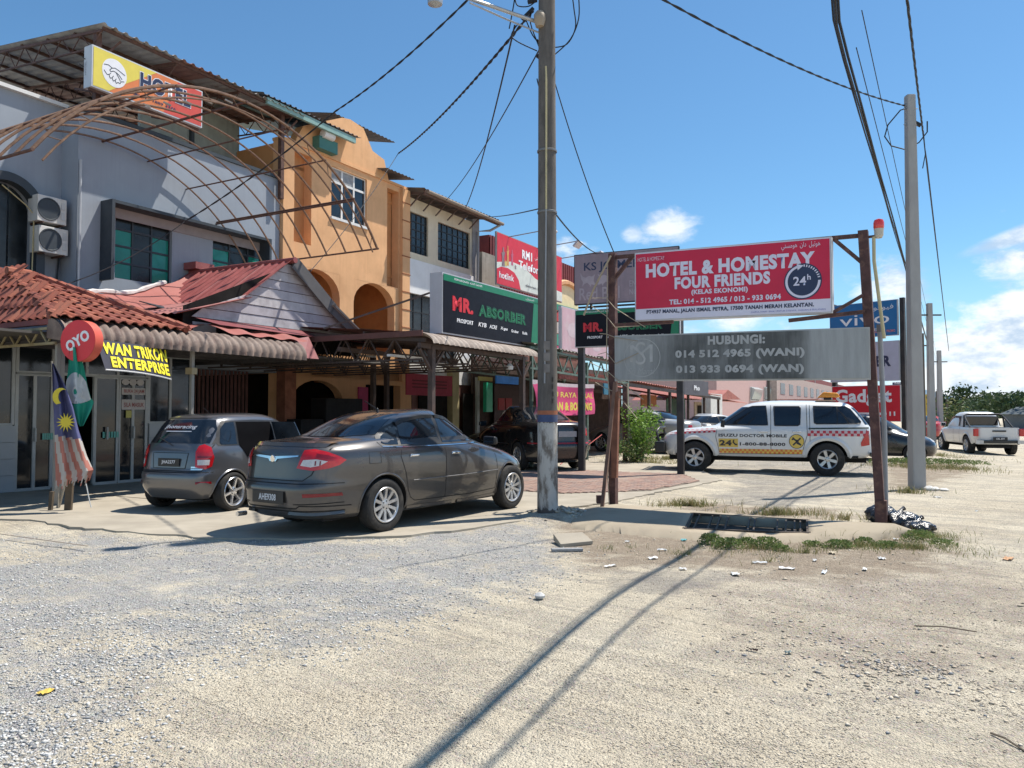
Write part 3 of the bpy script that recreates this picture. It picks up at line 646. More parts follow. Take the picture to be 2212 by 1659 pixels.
def sheets(parent, a, b, c, d, mat, pitch=0.2, amp=0.03, width=0.8, name='roof_sheet', trap=False, nu=1, street=True, lift=0.006, per=6):
 a, b, c, d = map(Vector, (a, b, c, d)); n = max(1, round((d - a).length / width))
 for k in range(n):
  f0, f1 = k / n, (k + 1) / n; up = Vector((0, 0, lift * (k % 2)))
  mb = MB(street); corr(mb, a.lerp(d, f0) + up, b.lerp(c, f0) + up, b.lerp(c, f1) + up, a.lerp(d, f1) + up, pitch, amp, nu, per, trap)
  mb.build(name, mat[k % len(mat)] if isinstance(mat, list) else mat, parent, smooth='all', recalc=False)
glass_dark = pm('glass_dark', (0.012, 0.016, 0.02), 0.06, var=0.3, scale=1.5, spec=0.6)
glass_blk = pm('glass_dusty', (0.02, 0.026, 0.03), 0.22, var=0.4, scale=2.5, spec=0.45)
glass_teal = pm('glass_teal', (0.02, 0.23, 0.17), 0.12, var=0.15, scale=2, spec=0.5)
charcoal = pm('charcoal_paint', (0.035, 0.045, 0.055), 0.55, var=0.15, bump=0.05)
grey_wall = pm('grey_render', (0.31, 0.345, 0.39), 0.85, var=0.07, scale=0.9, bump=0.12, bscale=25, dirt=(0.27, 0.29, 0.33), dirt_amt=0.4, streak=0.5, dirt_scale=0.7, spec=0.2)
steel_rust = pm('rusty_brown_steel', (0.10, 0.05, 0.036), 0.65, metal=0.2, var=0.35, scale=9, dirt=(0.20, 0.10, 0.06), dirt_amt=0.5, dirt_scale=7)
pipe_rust = pm('rusty_pipe', (0.20, 0.115, 0.07), 0.5, metal=0.3, var=0.3, scale=11, dirt=(0.36, 0.22, 0.13), dirt_amt=0.5, dirt_scale=8)
alu = pm('aluminium_frame', (0.36, 0.38, 0.38), 0.45, metal=0.3, var=0.1)
white_paint = pm('white_paint', (0.72, 0.72, 0.70), 0.6, var=0.07, dirt=(0.45, 0.42, 0.38), dirt_amt=0.3, streak=0.2)
black_void = pm('interior_shade', (0.02, 0.018, 0.017), 1.0, var=0.3, spec=0.1)  # near-black colour carries the shade of unlit interiors and openings
# ---------------- grey shophouse
gh = street_thing('grey_shophouse', 'grey rendered two storey shophouse with teal windows and an open rooftop under a metal roof', 'building')
w1s0, w1z1 = sz(250, 455, 0.0); w1s1 = sz(372, 500, 0.0)[0]; w1z0 = sz(250, 600, 0.0)[1]
w2s0 = sz(460, 510, 0)[0]; w2s1 = sz(578, 540, 0)[0]; w2z0 = w1z0 + 0.55
GT = 8.1
mb = MB(True)
wall(mb, -0.13, 5.74, 2.6, GT, -0.25, 0, [(w1s0, w1s1, w1z0, w1z1), (w2s0, w2s1, w2z0, w1z1)])
wall(mb, -0.13, 0.12, 2.6, GT - .002, -0.62, -0.25)
mb.build('front_wall', grey_wall, gh)
aw0, aw1 = sz(-70, 500, -.6)[0], sz(68, 500, -.6)[0]; awz = sz(10, 392, -.6)[1]
mb = MB(True); wall(mb, -7, -0.13, 2.6, 8.25, -0.85, -0.6, [(aw0, aw1, 4.5, awz)]); arch_cap(mb, aw0, aw1, awz - (aw1 - aw0) / 2, awz, -.85, -.6, 16); mb.build('left_wall', grey_wall, gh)
MB(True).box(-7, 5.74, -9, -0.86, 7.0, 7.15).build('roof_deck', grey_wall, gh)
mb = MB(True); mb.box(5.5, 5.74, -9, -.26, 2.6, GT - .01); mb.box(-7, 5.74, -9.2, -9, 2.6, 8); mb.box(-7.2, -7, -9, -.6, 2.6, 8); mb.build('rear_wall', grey_wall, gh)
mb = MB(True); mb.box(-0.2, 5.78, -0.3, 0.06, GT, GT + 0.09); mb.build('coping', charcoal, gh)
MB(True).box(-7, -0.05, -0.95, -0.5, 8.25, 8.33).build('coping', white_paint, gh)
# band of lighter parapet stepping behind
MB(True).box(-3.5, 5.7, -1.35, -1.25, 7.15, 8.55).build('parapet', grey_wall, gh)
MB(True).box(2.6, 5.85, -1.9, -1.8, 7.15, 10.1).build('partition', pm('partition_board', (0.33, 0.36, 0.33), 0.8, var=0.15, streak=0.35), gh)
MB(True).box(4.1, 4.2, -1.8, -1.7, 7.15, 10.1).build('partition_post', charcoal, gh)
win = window(gh, w1s0, w1s1, w1z0, w1z1, -0.12, 3, 4, charcoal, [glass_teal, glass_blk], pick=lambda i, j: 0 if (i != 1 and j < 3) else 1)
win2 = window(gh, w2s0, w2s1, w2z0, w1z1, -0.12, 3, 3, charcoal, [glass_teal, glass_blk], pick=lambda i, j: 0 if (i != 1 and j < 2) else 1)
hs0, hz1 = sz(243, 429, 0.42); hs1 = sz(587, 525, 0.42)[0]; hzb = sz(243, 603, .42)[1]
MB(True).box(hs0, hs1, 0.002, 0.42, hz1 - 0.07, hz1).build('window_hood', charcoal, gh)
MB(True).box(hs0 - .002, hs0 + 0.07, 0.002, 0.421, hzb, hz1 + .002).build('window_fin', charcoal, gh)
MB(True).box(hs1 - 0.07, hs1 + .002, 0.002, 0.421, hzb + .1, hz1 + .002).build('window_fin', charcoal, gh)
MB(True).box(hs0 + .07, hs1 - .07, .002, .03, hz1 - .3, hz1 - .07).build('lintel_band', pm('taupe_band', (0.30, 0.27, 0.27), .8, var=.1), gh)
# arched window in the left bay
mb = MB(True); c_ = (aw0 + aw1) / 2; r_ = (aw1 - aw0) / 2; zc = awz - r_
def ringpts(r, n=20): return [(c_ - r * math.cos(math.pi * k / n), zc + r * math.sin(math.pi * k / n)) for k in range(n + 1)]
outer, inner = ringpts(r_ + .16), ringpts(r_ - .02)
for k in range(20): mb.prism([outer[k], outer[k + 1], inner[k + 1], inner[k]], lambda u, v, d: (u, d, v), -.598, -.36)
mb.box(aw0 - .16, aw0 + .02, -.598, -.36, 4.3, zc); mb.box(aw1 - .02, aw1 + .16, -.598, -.36, 4.3, zc)
aw = mb.build('arched_window', charcoal, gh)
for k in range(3):
 MB(True).box(aw0 + (aw1 - aw0) * k / 3 + .02, aw0 + (aw1 - aw0) * (k + 1) / 3 - .02, -.75, -.74, 4.35, awz - .02).build('pane', glass_blk, aw)
MB(True).tube([(aw1 - .12, -.34, 4.1), (aw1 - .1, -.34, zc), (aw1 - .28, -.34, awz - .45), (aw1 - .75, -.34, awz - .15)], .014, 6).build('loose_cable', pm('tan_cable', (.45, .38, .2), .6), aw)
# drain pipes and cables on the return
MB(True).tube([(-.10, .05, 7.0), (-.10, .05, 2.9)], .03, 8).build('drain_pipe', pm('grey_pipe', (.42, .44, .46), .5), gh)
MB(True).tube([(-.2, -.56, 6.1), (-.24, -.54, 5.5), (-.18, -.55, 4.9), (-.22, -.54, 4.4)], .022, 6).build('cable', charcoal, gh)
# rooftop shelter (part of the house)
sheetm = pm('roof_sheet_brown', (0.30, 0.155, 0.12), 0.6, metal=0.1, var=0.2, scale=3, dirt=(0.16, 0.10, 0.08), dirt_amt=0.6, streak=0.3)
sheetu = pm('roof_sheet_bare', (0.38, 0.36, 0.33), 0.6, metal=0.2, var=0.2, scale=3, dirt=(0.14, 0.10, 0.08), dirt_amt=0.5)
RZ0, RZ1 = 9.95, 10.95
sheets(gh, (0.05, .55, RZ0), (0.05, -8.8, RZ1), (6.15, -8.8, RZ1), (6.15, .55, RZ0), [sheetu, sheetu, sheetm], 0.25, 0.045, 1.0, trap=True)
for s in (0.1, 2.0, 3.9, 5.8):
 mb = MB(True); a, b = (s, .4, RZ0 - .08), (s, -8.6, RZ1 - .1); mb.bar(a, b, .05, .06)
 mb.bar((s, .35, RZ0 - .42), (s, -8.4, RZ1 - .75), .035, .035)
 for k in range(12):
  f0, f1 = k / 12, (k + .5) / 12; P = lambda f, top: Vector((s, .4 - 9 * f, (RZ0 - .08 + 1.0 * f) if top else (RZ0 - .42 + .66 * f)))
  mb.bar(P(f0, 1), P(f1, 0), .018); mb.bar(P(f1, 0), P((k + 1) / 12, 1), .018)
 mb.build('truss', steel_rust, gh)
for k in range(9):
 f = k / 8.5; t = .42 - 9 * f; z = RZ0 - .03 + 1.0 * f
 MB(True).bar((0.1, t, z), (6.1, t, z), .05, .07).build('purlin', steel_rust, gh)
for s in (0.16, 5.62):
 MB(True).box(s - .06, s + .06, .1, .22, 8.2 if s < 1 else 7.5, RZ0 - .05).build('post', steel_rust, gh)
 MB(True).bar((s, .18, RZ0 - .7), (s + .45, .3, RZ0 - .1), .05).build('brace', steel_rust, gh)
for s in (0.16, 5.62): MB(True).box(s - .06, s + .06, -5.1, -4.98, 7.1, RZ0 + .35).build('post', steel_rust, gh)
for j in (0.0, .12): MB(True).tube([(-.3, .25 + j, 9.0 + j), (1.2, .3, 8.6), (2.8, .3, 8.9)], .012, 5).build('cable', charcoal, gh)
# air conditioners on the left bay
def aircon(px, py, lab):
 s, z = sz(px, py, -.05); t = street_thing('air_conditioner', lab, 'air conditioner', 'outdoor air conditioner units stacked on the grey wall')
 acm = pm('aircon_white', (0.62, 0.61, 0.57), .5, var=.06, streak=.35, dirt=(.35, .28, .2), dirt_amt=.25)
 MB(True).box(s - .62, s, -.52, -.16, z, z + .56).build('casing', acm, t, bevel=.012)
 MB(True).lathe([(.0, 0), (.21, 0), (.22, .012), (.24, .012), (.245, 0)], 24, (s - .38, -.157, z + .28), 'y').build('fan_grille', charcoal, t)
 mb = MB(True)
 for k in range(7): mb.box(s - .004, s + .006, -.48, -.2, z + .12 + k * .055, z + .14 + k * .055)
 mb.build('side_louvres', charcoal, t)
 for d in (0, .1): MB(True).box(s - .12, s - .04, -.16, -.15, z + .1 + d * 2.2, z + .26 + d * 2.2).build('service_cover', pm('aircon_panel', (.5, .5, .48), .5), t)
 mb = MB(True); mb.bar((s - .52, -.595, z - .02), (s - .52, -.12, z - .02), .03); mb.bar((s - .1, -.595, z - .02), (s - .1, -.12, z - .02), .03); mb.build('bracket', steel_rust, t)
aircon(150, 487, 'upper of two weathered white air conditioner units beside the arched window')
aircon(153, 552, 'lower of two weathered white air conditioner units beside the arched window')
# ---------------- HOTEL lightbox on the roof shelter
hb = street_thing('hotel_sign', 'yellow and orange HOTEL lightbox with a handshake emblem under the rooftop shelter', 'sign')
H0, HZ1 = sz(200, 95, .62); H1 = sz(438, 207, .62)[0]; HZ0 = sz(200, 186, .62)[1]
MB(True).box(H0, H1, .33, .61, HZ0, HZ1).build('casing', pm('sign_case', (.60, .61, .62), .4, var=.05, metal=.1), hb)
def sgn_y(s): return Vector((s[0], -s[1], s[2]))
def face_poly(parent, pts, t, mat, name='face'):
 mb = MB(True); mb.face([(a, t, b) for a, b in pts]); return mb.build(name, mat, parent, recalc=False)
yel = pm('sign_yellow', (.75, .62, .10), .35, var=.06); org = pm('sign_orange', (.72, .22, .07), .35, var=.06); redo = pm('sign_redorange', (.62, .09, .06), .35, var=.06)
ink = pm('ink_navy', (.02, .03, .08), .4, var=.05); wht = pm('ink_white', (.80, .80, .82), .4, var=.03); blk = pm('ink_black', (.012, .012, .014), .4, var=.05)
HW, HH = H1 - H0, HZ1 - HZ0
def hp(u, v): return (H0 + .03 + (HW - .06) * u, HZ0 + .03 + (HH - .06) * v)
face_poly(hb, [hp(0, 0), hp(1, 0), hp(1, 1), hp(0, 1)], .613, org)
face_poly(hb, [hp(0, 0), hp(.13, 0), hp(.28, .38), hp(.55, 1), hp(0, 1)], .616, yel, 'yellow_field')
face_poly(hb, [hp(.62, 0), hp(1, 0), hp(1, 1), hp(.76, 1)], .6145, redo, 'red_field')
cx, cz = hp(.175, .52); mb = MB(True); mb.face([(cx + .29 * math.cos(a * math.pi / 16), .619, cz + .31 * math.sin(a * math.pi / 16)) for a in range(32)]); mb.build('emblem_disc', wht, hb, recalc=False)
def strokes(parent, polys, t, r, mat, name='emblem'):
 mb = MB(True)
 for pl in polys:
  for a, b in zip(pl, pl[1:]): mb.bar((a[0], t, a[1]), (b[0], t, b[1]), r, .002, up=(0, 1, 0))
 return mb.build(name, mat, parent)
def cc(l): return [(cx + a * .29, cz + b * .31) for a, b in l]
strokes(hb, [cc([(-.85, .35), (-.5, .42), (-.2, .3), (.05, .38), (.35, .30), (.85, .12)]), cc([(-.85, -.05), (-.6, -.3), (-.45, -.25), (-.35, -.48), (-.2, -.4), (-.1, -.6), (.05, -.5), (.15, -.68), (.3, -.55), (.45, -.6), (.55, -.42), (.8, -.35)]),
      cc([(-.2, .3), (-.4, .1), (-.3, .0), (-.1, .12), (.1, .1), (.3, -.15), (.5, -.42)]), cc([(.1, .1), (.35, .0), (.62, -.25)]), cc([(-.45, -.25), (-.3, -.1)]), cc([(-.2, -.4), (-.08, -.22)]), cc([(.05, -.5), (.15, -.35)])], .621, .014, blk)
def t_street(body, parent, s, z, t, h, mat, w=None, bold=.03, name='lettering', center=False, **k):
 return text(body, parent, (s, -t, z), (1, 0, 0), (0, 0, 1), h, mat, w, bold, name, center=center, off=0.003, **k)
x0, z0 = hp(.40, .40); t_street('HOTEL', hb, x0, z0, .618, HH * .42, wht, HW * .475, .04, 'lettering_outline', grow=.035); t_street('HOTEL', hb, x0, z0, .622, HH * .42, ink, HW * .475, .04)
x0, z0 = hp(.33, .14); t_street('☎ 011 1889 3346', hb, x0, z0, .618, .09, ink, HW * .40, .02)
t_street('HOTEL', hb, H0 - .0, HZ0, .33, .01, ink)  if False else None
text('HOTEL', hb, (H0 - .003, -.42, HZ0 + .28), (0, 0, 1), (0, 1, 0), .06, pm('ink_grey', (.3, .3, .33), .5), .3, .01, 'side_lettering', off=.003)
MB(True).bar((H0 + .02, .48, HZ0 - .03), (H1, .48, HZ0 - .03), .05).build('support', steel_rust, hb)
for k in range(2): MB(True).bar((H0 + .2 + k * 1.9, .45, HZ0 - .02), (H0 + .2 + k * 1.9, -.3, HZ0 + .2), .04).build('bracket', steel_rust, hb)
af = street_thing('awning_frame', 'bare rusty barrel shaped awning frame of bent pipes without its cover', 'frame')
ACS, AHS, AZ0, ARISE = 0.42, 4.05, 5.42, 2.15
AR = (AHS ** 2 + ARISE ** 2) / (2 * ARISE); AZC = AZ0 + ARISE - AR; AM = math.asin(AHS / AR)
def arcp(f, t, dr=0): a = -AM + 2 * AM * f; return (ACS + (AR + dr) * math.sin(a), t, AZC + (AR + dr) * math.cos(a))
for t in (0.12, 0.72, 1.3, 1.87, 2.42, 2.97, 3.58, 4.1, 4.56):
 f0 = 0.0 if t > 0.5 else 0.36
 MB(True).tube([arcp(f0 + (1 - f0) * k / 28, t) for k in range(29)], .023 if t < 4.5 else .03, 6).build('arch_pipe', pipe_rust, af, smooth=True)
MB(True).tube([arcp(k / 28, 4.56, -.2) for k in range(29)], .018, 6).build('arch_pipe', pipe_rust, af, smooth=True)
mb = MB(True)
for k in range(1, 28, 2): mb.tube([arcp(k / 28, 4.56, 0), arcp((k + .5) / 28, 4.56, -.2)], .009, 5)
tag(mb.build('web', pipe_rust, af), kind='stuff')
for f, w in ((0.0, .028), (0.16, .018), (0.33, .018), (0.5, .03), (.62, .018), (0.74, .018), (0.86, .03), (1.0, .022)):
 a = arcp(f, .0 if f > .3 else .7); b = arcp(f, 4.6); MB(True).tube([a, b], w, 6).build('cross_pipe', steel_rust, af)
MB(True).tube([arcp(.86, .02, -.07), arcp(.86, 4.58, -.07)], .02, 6).build('cross_pipe', steel_rust, af)
mb = MB(True)
for k in range(7):
 q = Vector(arcp(.34 + k * .022, 2.3 + k * .33, .02)); MB(True).bar(q, q + Vector((.12, .08, -.05)), .03).build('torn_scrap', M('torn_cover', (.45, .40, .34), .8), af)
lt = street_thing('tiled_lean_to', 'low lean-to shop front with red clay tiles, curved brown fascia and glass doors', 'building')
ET, EZ, RT, RZ = 4.42, 2.97, 1.35, 4.05
es1 = sz(404, 714, ET)[0]; rs1 = sz(66, 600, RT)[0]; ls0 = -3.07
tile_m = [pm('clay_tile_%d' % i, c, .8, var=.25, scale=5, bump=.25, bscale=40, dirt=(.10, .075, .06), dirt_amt=.6, dirt_scale=5, spec=.25) for i, c in enumerate(((.31, .095, .062), (.36, .125, .08), (.23, .07, .05), (.28, .09, .065)))]
TW, TL = .20, .33
def tile_shape():
 mb = MB(); prof = [(-.105, .012), (-.06, .045), (-.01, .048), (.035, .010), (.07, -.004), (.105, .010)]
 for a, b in zip(prof, prof[1:]):
  mb.face([(a[0], -.02, a[1] + .022), (b[0], -.02, b[1] + .022), (b[0], TL + .03, b[1]), (a[0], TL + .03, a[1])])
  mb.face([(a[0], -.02, a[1] + .006), (b[0], -.02, b[1] + .006), (b[0], -.02, b[1] + .022), (a[0], -.02, a[1] + .022)])
 return mb
tms = [tile_shape().mesh('roof_tile', m, smooth=True, recalc=False) for m in tile_m]
slope = Vector((0, -(RT - ET), RZ - EZ)); sl = slope.length; ang = math.atan2(RZ - EZ, ET - RT)
rows = int(sl / TL) + 1; ntile = 0; rest = []
for j in range(rows):
 f = j * TL / sl; send = es1 + (rs1 - es1) * f
 k = 0
 lstart = ls0 + .1 + .93 * f
 while lstart + k * TW < send - .02:
  s = lstart + k * TW; y = -(ET + (RT - ET) * f); z = EZ + (RZ - EZ) * f
  o = put('roof_tile', rnd.choice(tms), lt, (s, y, z + rnd.uniform(-.004, .006)), (ang + rnd.uniform(-.02, .02), rnd.uniform(-.02, .02), rnd.uniform(-.03, .03))); ntile += 1; k += 1
sideA = math.atan2(RZ - EZ, .93); sl2 = math.hypot(RZ - EZ, .93)
for j in range(int(sl2 / TL) + 1):
 f = j * TL / sl2; t = ET - .1 - f * (ET - RT)
 while t > -1.2:
  bX, bY = Vector((0, -1, 0)), Vector((math.cos(sideA), 0, math.sin(sideA))); bZ = bX.cross(bY)
  o = put('roof_tile', rnd.choice(tms), lt); o.matrix_local = Matrix.Translation((ls0 + .93 * f, -t, EZ + (RZ - EZ) * f + rnd.uniform(-.004, .006))) @ Matrix((bX, bY, bZ)).transposed().to_4x4(); t -= TW
MB(True).face([(ls0, ET, EZ - .03), (ls0 + .93, RT, RZ - .04), (ls0 + .93, -1.2, RZ - .04), (ls0, -1.2, EZ - .03)]).build('side_lining', pm('lining_dark', (.05, .04, .035), .9), lt, recalc=False)
n = 16
for k in range(n):
 a = Vector((es1, ET, EZ)).lerp(Vector((rs1, RT, RZ)), k / n); b = Vector((es1, ET, EZ)).lerp(Vector((rs1, RT, RZ)), (k + 1.12) / n)
 MB(True).tube([a + Vector((0, 0, .03)), b + Vector((0, 0, .06))], [.085, .07], 7).build('hip_tile', tile_m[k % 4], lt, smooth=True)
for k in range(1):
 a = Vector((rs1 - k * .4, RT, RZ + .05)); MB(True).tube([a, a - Vector((.43, 0, -.01))], [.085, .075], 7).build('ridge_tile', tile_m[(k + 1) % 4], lt, smooth=True)
MB(True).face([(ls0, ET, EZ - .03), (es1, ET, EZ - .03), (rs1, RT, RZ - .04), (ls0 + .93, RT, RZ - .04)]).build('roof_lining', pm('lining_dark', (.05, .04, .035), .9), lt, recalc=False)
MB(True).face([(es1, ET, EZ - .04), (rs1, RT, RZ - .05), (es1 + .4, RT, EZ - .04)]).build('hip_side', tile_m[2], lt, recalc=False)
# curved fascia sheets
fas = pm('fascia_sheet', (0.21, 0.155, 0.125), 0.7, metal=0.0, var=0.35, scale=4, dirt=(0.10, 0.055, 0.045), dirt_amt=0.8, dirt_scale=3.5, bump=.15, streak=.3)
FS0, FS1 = -3.07, sz(663, 760, 4.6)[0]
def fas_part(s0, s1):
 mb = MB(True); nw = round((s1 - s0) / .165); nv = nw * 6
 def fn(u, v):
  a = u * math.pi * .56; wv = .5 + .5 * math.cos(2 * math.pi * v * nw); wv = wv ** .6
  return (s0 + (s1 - s0) * v, 4.12 + (.43 + .055 * wv) * math.sin(a), 2.66 + (.31 + .055 * wv) * math.cos(a))
 mb.grid(fn, 7, nv); return mb.build('fascia_sheet', fas, lt, smooth='all', recalc=False)
ns = 7
for k in range(ns): fas_part(FS0 + (FS1 - FS0) * k / ns, FS0 + (FS1 - FS0) * (k + 1.0) / ns)
end = [(4.12 + .44 * math.sin(u * math.pi * .56 / 7), 2.66 + .32 * math.cos(u * math.pi * .56 / 7)) for u in range(8)]
mb = MB(True); mb.prism([(4.12, 2.66)] + end, lambda u, v, d: (d, u, v), FS0 - .02, FS0); mb.build('fascia_end', fas, lt)
MB(True).box(FS0 - .02, FS0 + .06, 1.5, 4.15, 2.88, 2.97).build('side_fascia', pm('maroon_flash', (.22, .055, .05), .55, var=.2), lt)
trm = pm('cream_truss', (.33, .28, .16), .6, var=.2, dirt=(.15, .08, .04), dirt_amt=.6, dirt_scale=6)
mb = MB(True); mb.bar((FS0 + .02, 4.3, 2.82), (FS0 + .02, 1.6, 2.82), .04); mb.bar((FS0 + .02, 4.3, 2.58), (FS0 + .02, 1.6, 2.58), .04)
for k in range(6): a = 4.3 - k * .45; mb.bar((FS0 + .02, a, 2.82), (FS0 + .02, a - .22, 2.58), .025); mb.bar((FS0 + .02, a - .22, 2.58), (FS0 + .02, a - .45, 2.82), .025)
mb.build('side_truss', trm, lt)
mb = MB(True)
for s in (-3.0, -.2, 2.0): mb.bar((s, 4.5, 2.62), (s, -.1, 2.62), .05, .07)
for t in (4.05, 3.0, 2.2): mb.bar((-3.0, t, 2.68), (FS1, t, 2.68), .05, .06)
mb.build('ceiling_beam', pm('dark_steel', (.05, .045, .045), .6, var=.3), lt)
post_m = pm('pale_steel_post', (.30, .29, .26), .6, var=.2, dirt=(.15, .10, .07), dirt_amt=.5)
for px in (128, 137): s = sz(px, 900, 4.3)[0]; MB(True).box(s - .03, s + .03, 4.2, 4.26, 0.05, 2.75).build('post', post_m, lt)
s_ = sz(415, 900, 4.25)[0]; MB(True).box(s_ - .03, s_ + .03, 4.2, 4.26, .05, 2.7).build('post', post_m, lt)
MB(True).box(s_ - .06, s_ + .06, 4.12, 4.3, 2.2, 2.32).build('junction_box', pm('box_tan', (.35, .28, .16), .6), lt)
# shop front
FT = 1.65
def fs(px): return sz(px, 950, FT)[0]
tz = sz(60, 808, FT)[1]
tilew = pm('wall_tile_grey', (.33, .36, .38), .35, var=.08, scale=1.5)
xs_ = [fs(-120), fs(-40), fs(34)]
for i in range(2):
 for j in range(4):
  for h in range(2):
   a = xs_[i] + (xs_[i + 1] - xs_[i]) * h / 2; b = xs_[i] + (xs_[i + 1] - xs_[i]) * (h + 1) / 2
   MB(True).box(a + .003, b - .003, FT - .1, FT, .05 + j * .3 + .003, .05 + (j + 1) * .3 - .003).build('wall_tile', tilew, lt)
s320, s410 = fs(322), fs(412)
for j in range(4): MB(True).box(s320 + .003, s410, FT - .1, FT, .05 + j * .3 + .003, .05 + (j + 1) * .3 - .003).build('wall_tile', tilew, lt)
def pane_run(a, b, z0, z1, n=1, g=glass_dark, name='shop_window'):
 return window(lt, a, b, z0, z1, FT - .05, n, 1, alu, [g], fw=.055, name=name)
pane_run(fs(-120), fs(28), 1.27, 2.7, 2); pane_run(s320, s410, 1.27, 2.7, 2)
for a, b, nn in ((fs(36), fs(113), 2), (fs(206), fs(255), 1), (fs(258), fs(317), 2)):
 d = window(lt, a, b, .07, tz, FT - .05, nn, 1, alu, [glass_dark], fw=.06, name='glass_door')
 MB(True).box((a + b) / 2 - .015, (a + b) / 2 + .015, FT - .01, FT + .03, .95, 1.2).build('door_pull', alu, d)
pane_run(fs(36), fs(317), tz + .03, 2.75, 4)
MB(True).box(fs(118), fs(203), FT - .9, FT - .85, .05, tz).build('doorway_shade', black_void, lt)  # sheet painted black for the shade inside the doorway
strm = pm('strip_teal', (.12, .42, .36), .5)
for a, b in ((92, 118), (222, 258)):
 mb = MB(True); n = 6
 for k in range(n):
  q = sz(a + (b - a) * (k + .1) / n, 950, FT)[0]; r = sz(a + (b - a) * (k + .8) / n, 950, FT)[0]; mb.box(q, r, FT - .018, FT - .012, .98, 1.10)
 mb.build('safety_strip', strm, lt)
pst = pm('poster_grey', (.48, .46, .45), .6, var=.1); pin = pm('ink_maroon', (.28, .08, .08), .5)
for z0, z1, body in ((1.86, 2.0, 'BUKA 24 JAM'), (1.55, 1.76, 'SILA MASUK')):
 a, b = fs(262), fs(313); p_ = MB(True).box(a, b, FT - .018, FT - .012, z0, z1); p_.build('notice', pst, lt)
 t_street(body, lt, a + .05, (z0 + z1) / 2 - .05, FT - .01, .09, pin, (b - a) * .85, .02)
for k, px in enumerate((270, 286, 302)):
 s = fs(px); mb = MB(True); mb.face([(s + .085 * math.cos(a * math.pi / 8), FT - .012, 2.12 + .07 * math.sin(a * math.pi / 8) * (1 if k else .9)) for a in range(16)]); mb.build('sticker', pst, lt, recalc=False)
MB(True).box(fs(272), fs(284), FT - .018, FT - .012, 1.38, 1.53).build('notice', pm('note_yellow', (.45, .42, .12), .6), lt)
MB(True).box(fs(45), fs(74), FT - .2, FT - .19, 1.25, 1.62).build('notice', pm('note_pale', (.2, .23, .25), .6), lt)
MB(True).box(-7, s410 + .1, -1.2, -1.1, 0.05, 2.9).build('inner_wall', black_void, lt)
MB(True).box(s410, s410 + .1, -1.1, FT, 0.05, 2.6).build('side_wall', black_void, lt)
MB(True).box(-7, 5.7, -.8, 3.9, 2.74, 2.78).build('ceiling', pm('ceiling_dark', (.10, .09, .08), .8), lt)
gb = street_thing('metal_gable_roof', 'maroon corrugated gable roof with white weatherboard end above the workshop', 'roof')
maroon = pm('maroon_sheet', (0.27, 0.07, 0.065), 0.5, metal=0.0, var=0.18, scale=3, dirt=(0.36, 0.14, 0.12), dirt_amt=0.5, dirt_scale=1.4, streak=.15)
maroon2 = pm('maroon_sheet_faded', (0.36, 0.14, 0.125), 0.55, var=0.22, scale=3, dirt=(0.20, 0.10, 0.09), dirt_amt=0.7, dirt_scale=3)
salmon = pm('maroon_flashing', (0.34, 0.11, 0.09), 0.55, var=0.2, scale=2, dirt=(.3, .09, .08), dirt_amt=.5)
GTt = 3.45
ap = sz(628, 566, GTt); mdl = sz(545, 640, GTt + .25); lowl = sz(452, 650 + 20, GTt + .3); rgt = sz(712, 665, GTt); rlow = sz(768, 718, GTt + .05)
sheets(gb, (mdl[0], GTt + .10, mdl[1]), (ap[0] - .05, GTt + .10, ap[1]), (ap[0] - .05, .05, ap[1]), (mdl[0] - .05, .05, mdl[1]), [maroon], .2, .03, .8, trap=True)
sheets(gb, (lowl[0] - .55, GTt + .1, lowl[1] - .12), (mdl[0] + .08, GTt + .2, mdl[1] - .02), (mdl[0] - .05, .9, mdl[1] - .02), (lowl[0] - 1.2, 1.2, lowl[1] - .1), [maroon2], .17, .03, .8)
sheets(gb, (rgt[0], GTt + .10, rgt[1]), (ap[0] + .05, GTt + .10, ap[1]), (ap[0] + .05, .1, ap[1]), (rgt[0], .1, rgt[1]), [pm('grey_sheet', (.26, .25, .25), .6, var=.2)], .2, .03, .8, trap=True)
sheets(gb, (rlow[0], GTt + .2, rlow[1]), (rgt[0] - .1, GTt + .2, rgt[1] + .02), (rgt[0] - .1, .1, rgt[1] + .02), (rlow[0], .1, rlow[1]), [pm('grey_sheet_b', (.22, .21, .21), .6, var=.2)], .2, .03, .8, trap=True)
MB(True).tube([(ap[0], GTt + .15, ap[1] + .03), (ap[0], .05, ap[1] + .05)], .07, 8).build('ridge_cap', maroon, gb, smooth=True)
MB(True).bar((ap[0], GTt + .12, ap[1] - .03), (rgt[0], GTt + .12, rgt[1] - .05), .05, .30).build('barge_board', M('barge_grey', (.10, .095, .095), .7), gb)
MB(True).bar((rgt[0] - .05, GTt + .12, rgt[1] - .02), (rlow[0], GTt + .12, rlow[1] - .05), .05, .28).build('barge_board', M('barge_grey', (.10, .095, .095), .7), gb)
board = [pm('weatherboard_%d' % i, c, .8, var=.12, scale=4, bump=.15, bscale=20, dirt=(.27, .24, .25), dirt_amt=.6, dirt_scale=2.5, streak=.3) for i, c in enumerate(((.44, .42, .44), (.39, .37, .40), (.48, .46, .47)))]
zb = sz(470, 690, GTt)[1]; sl0, sr0 = lowl[0] - .15, rlow[0]; nb_ = 7
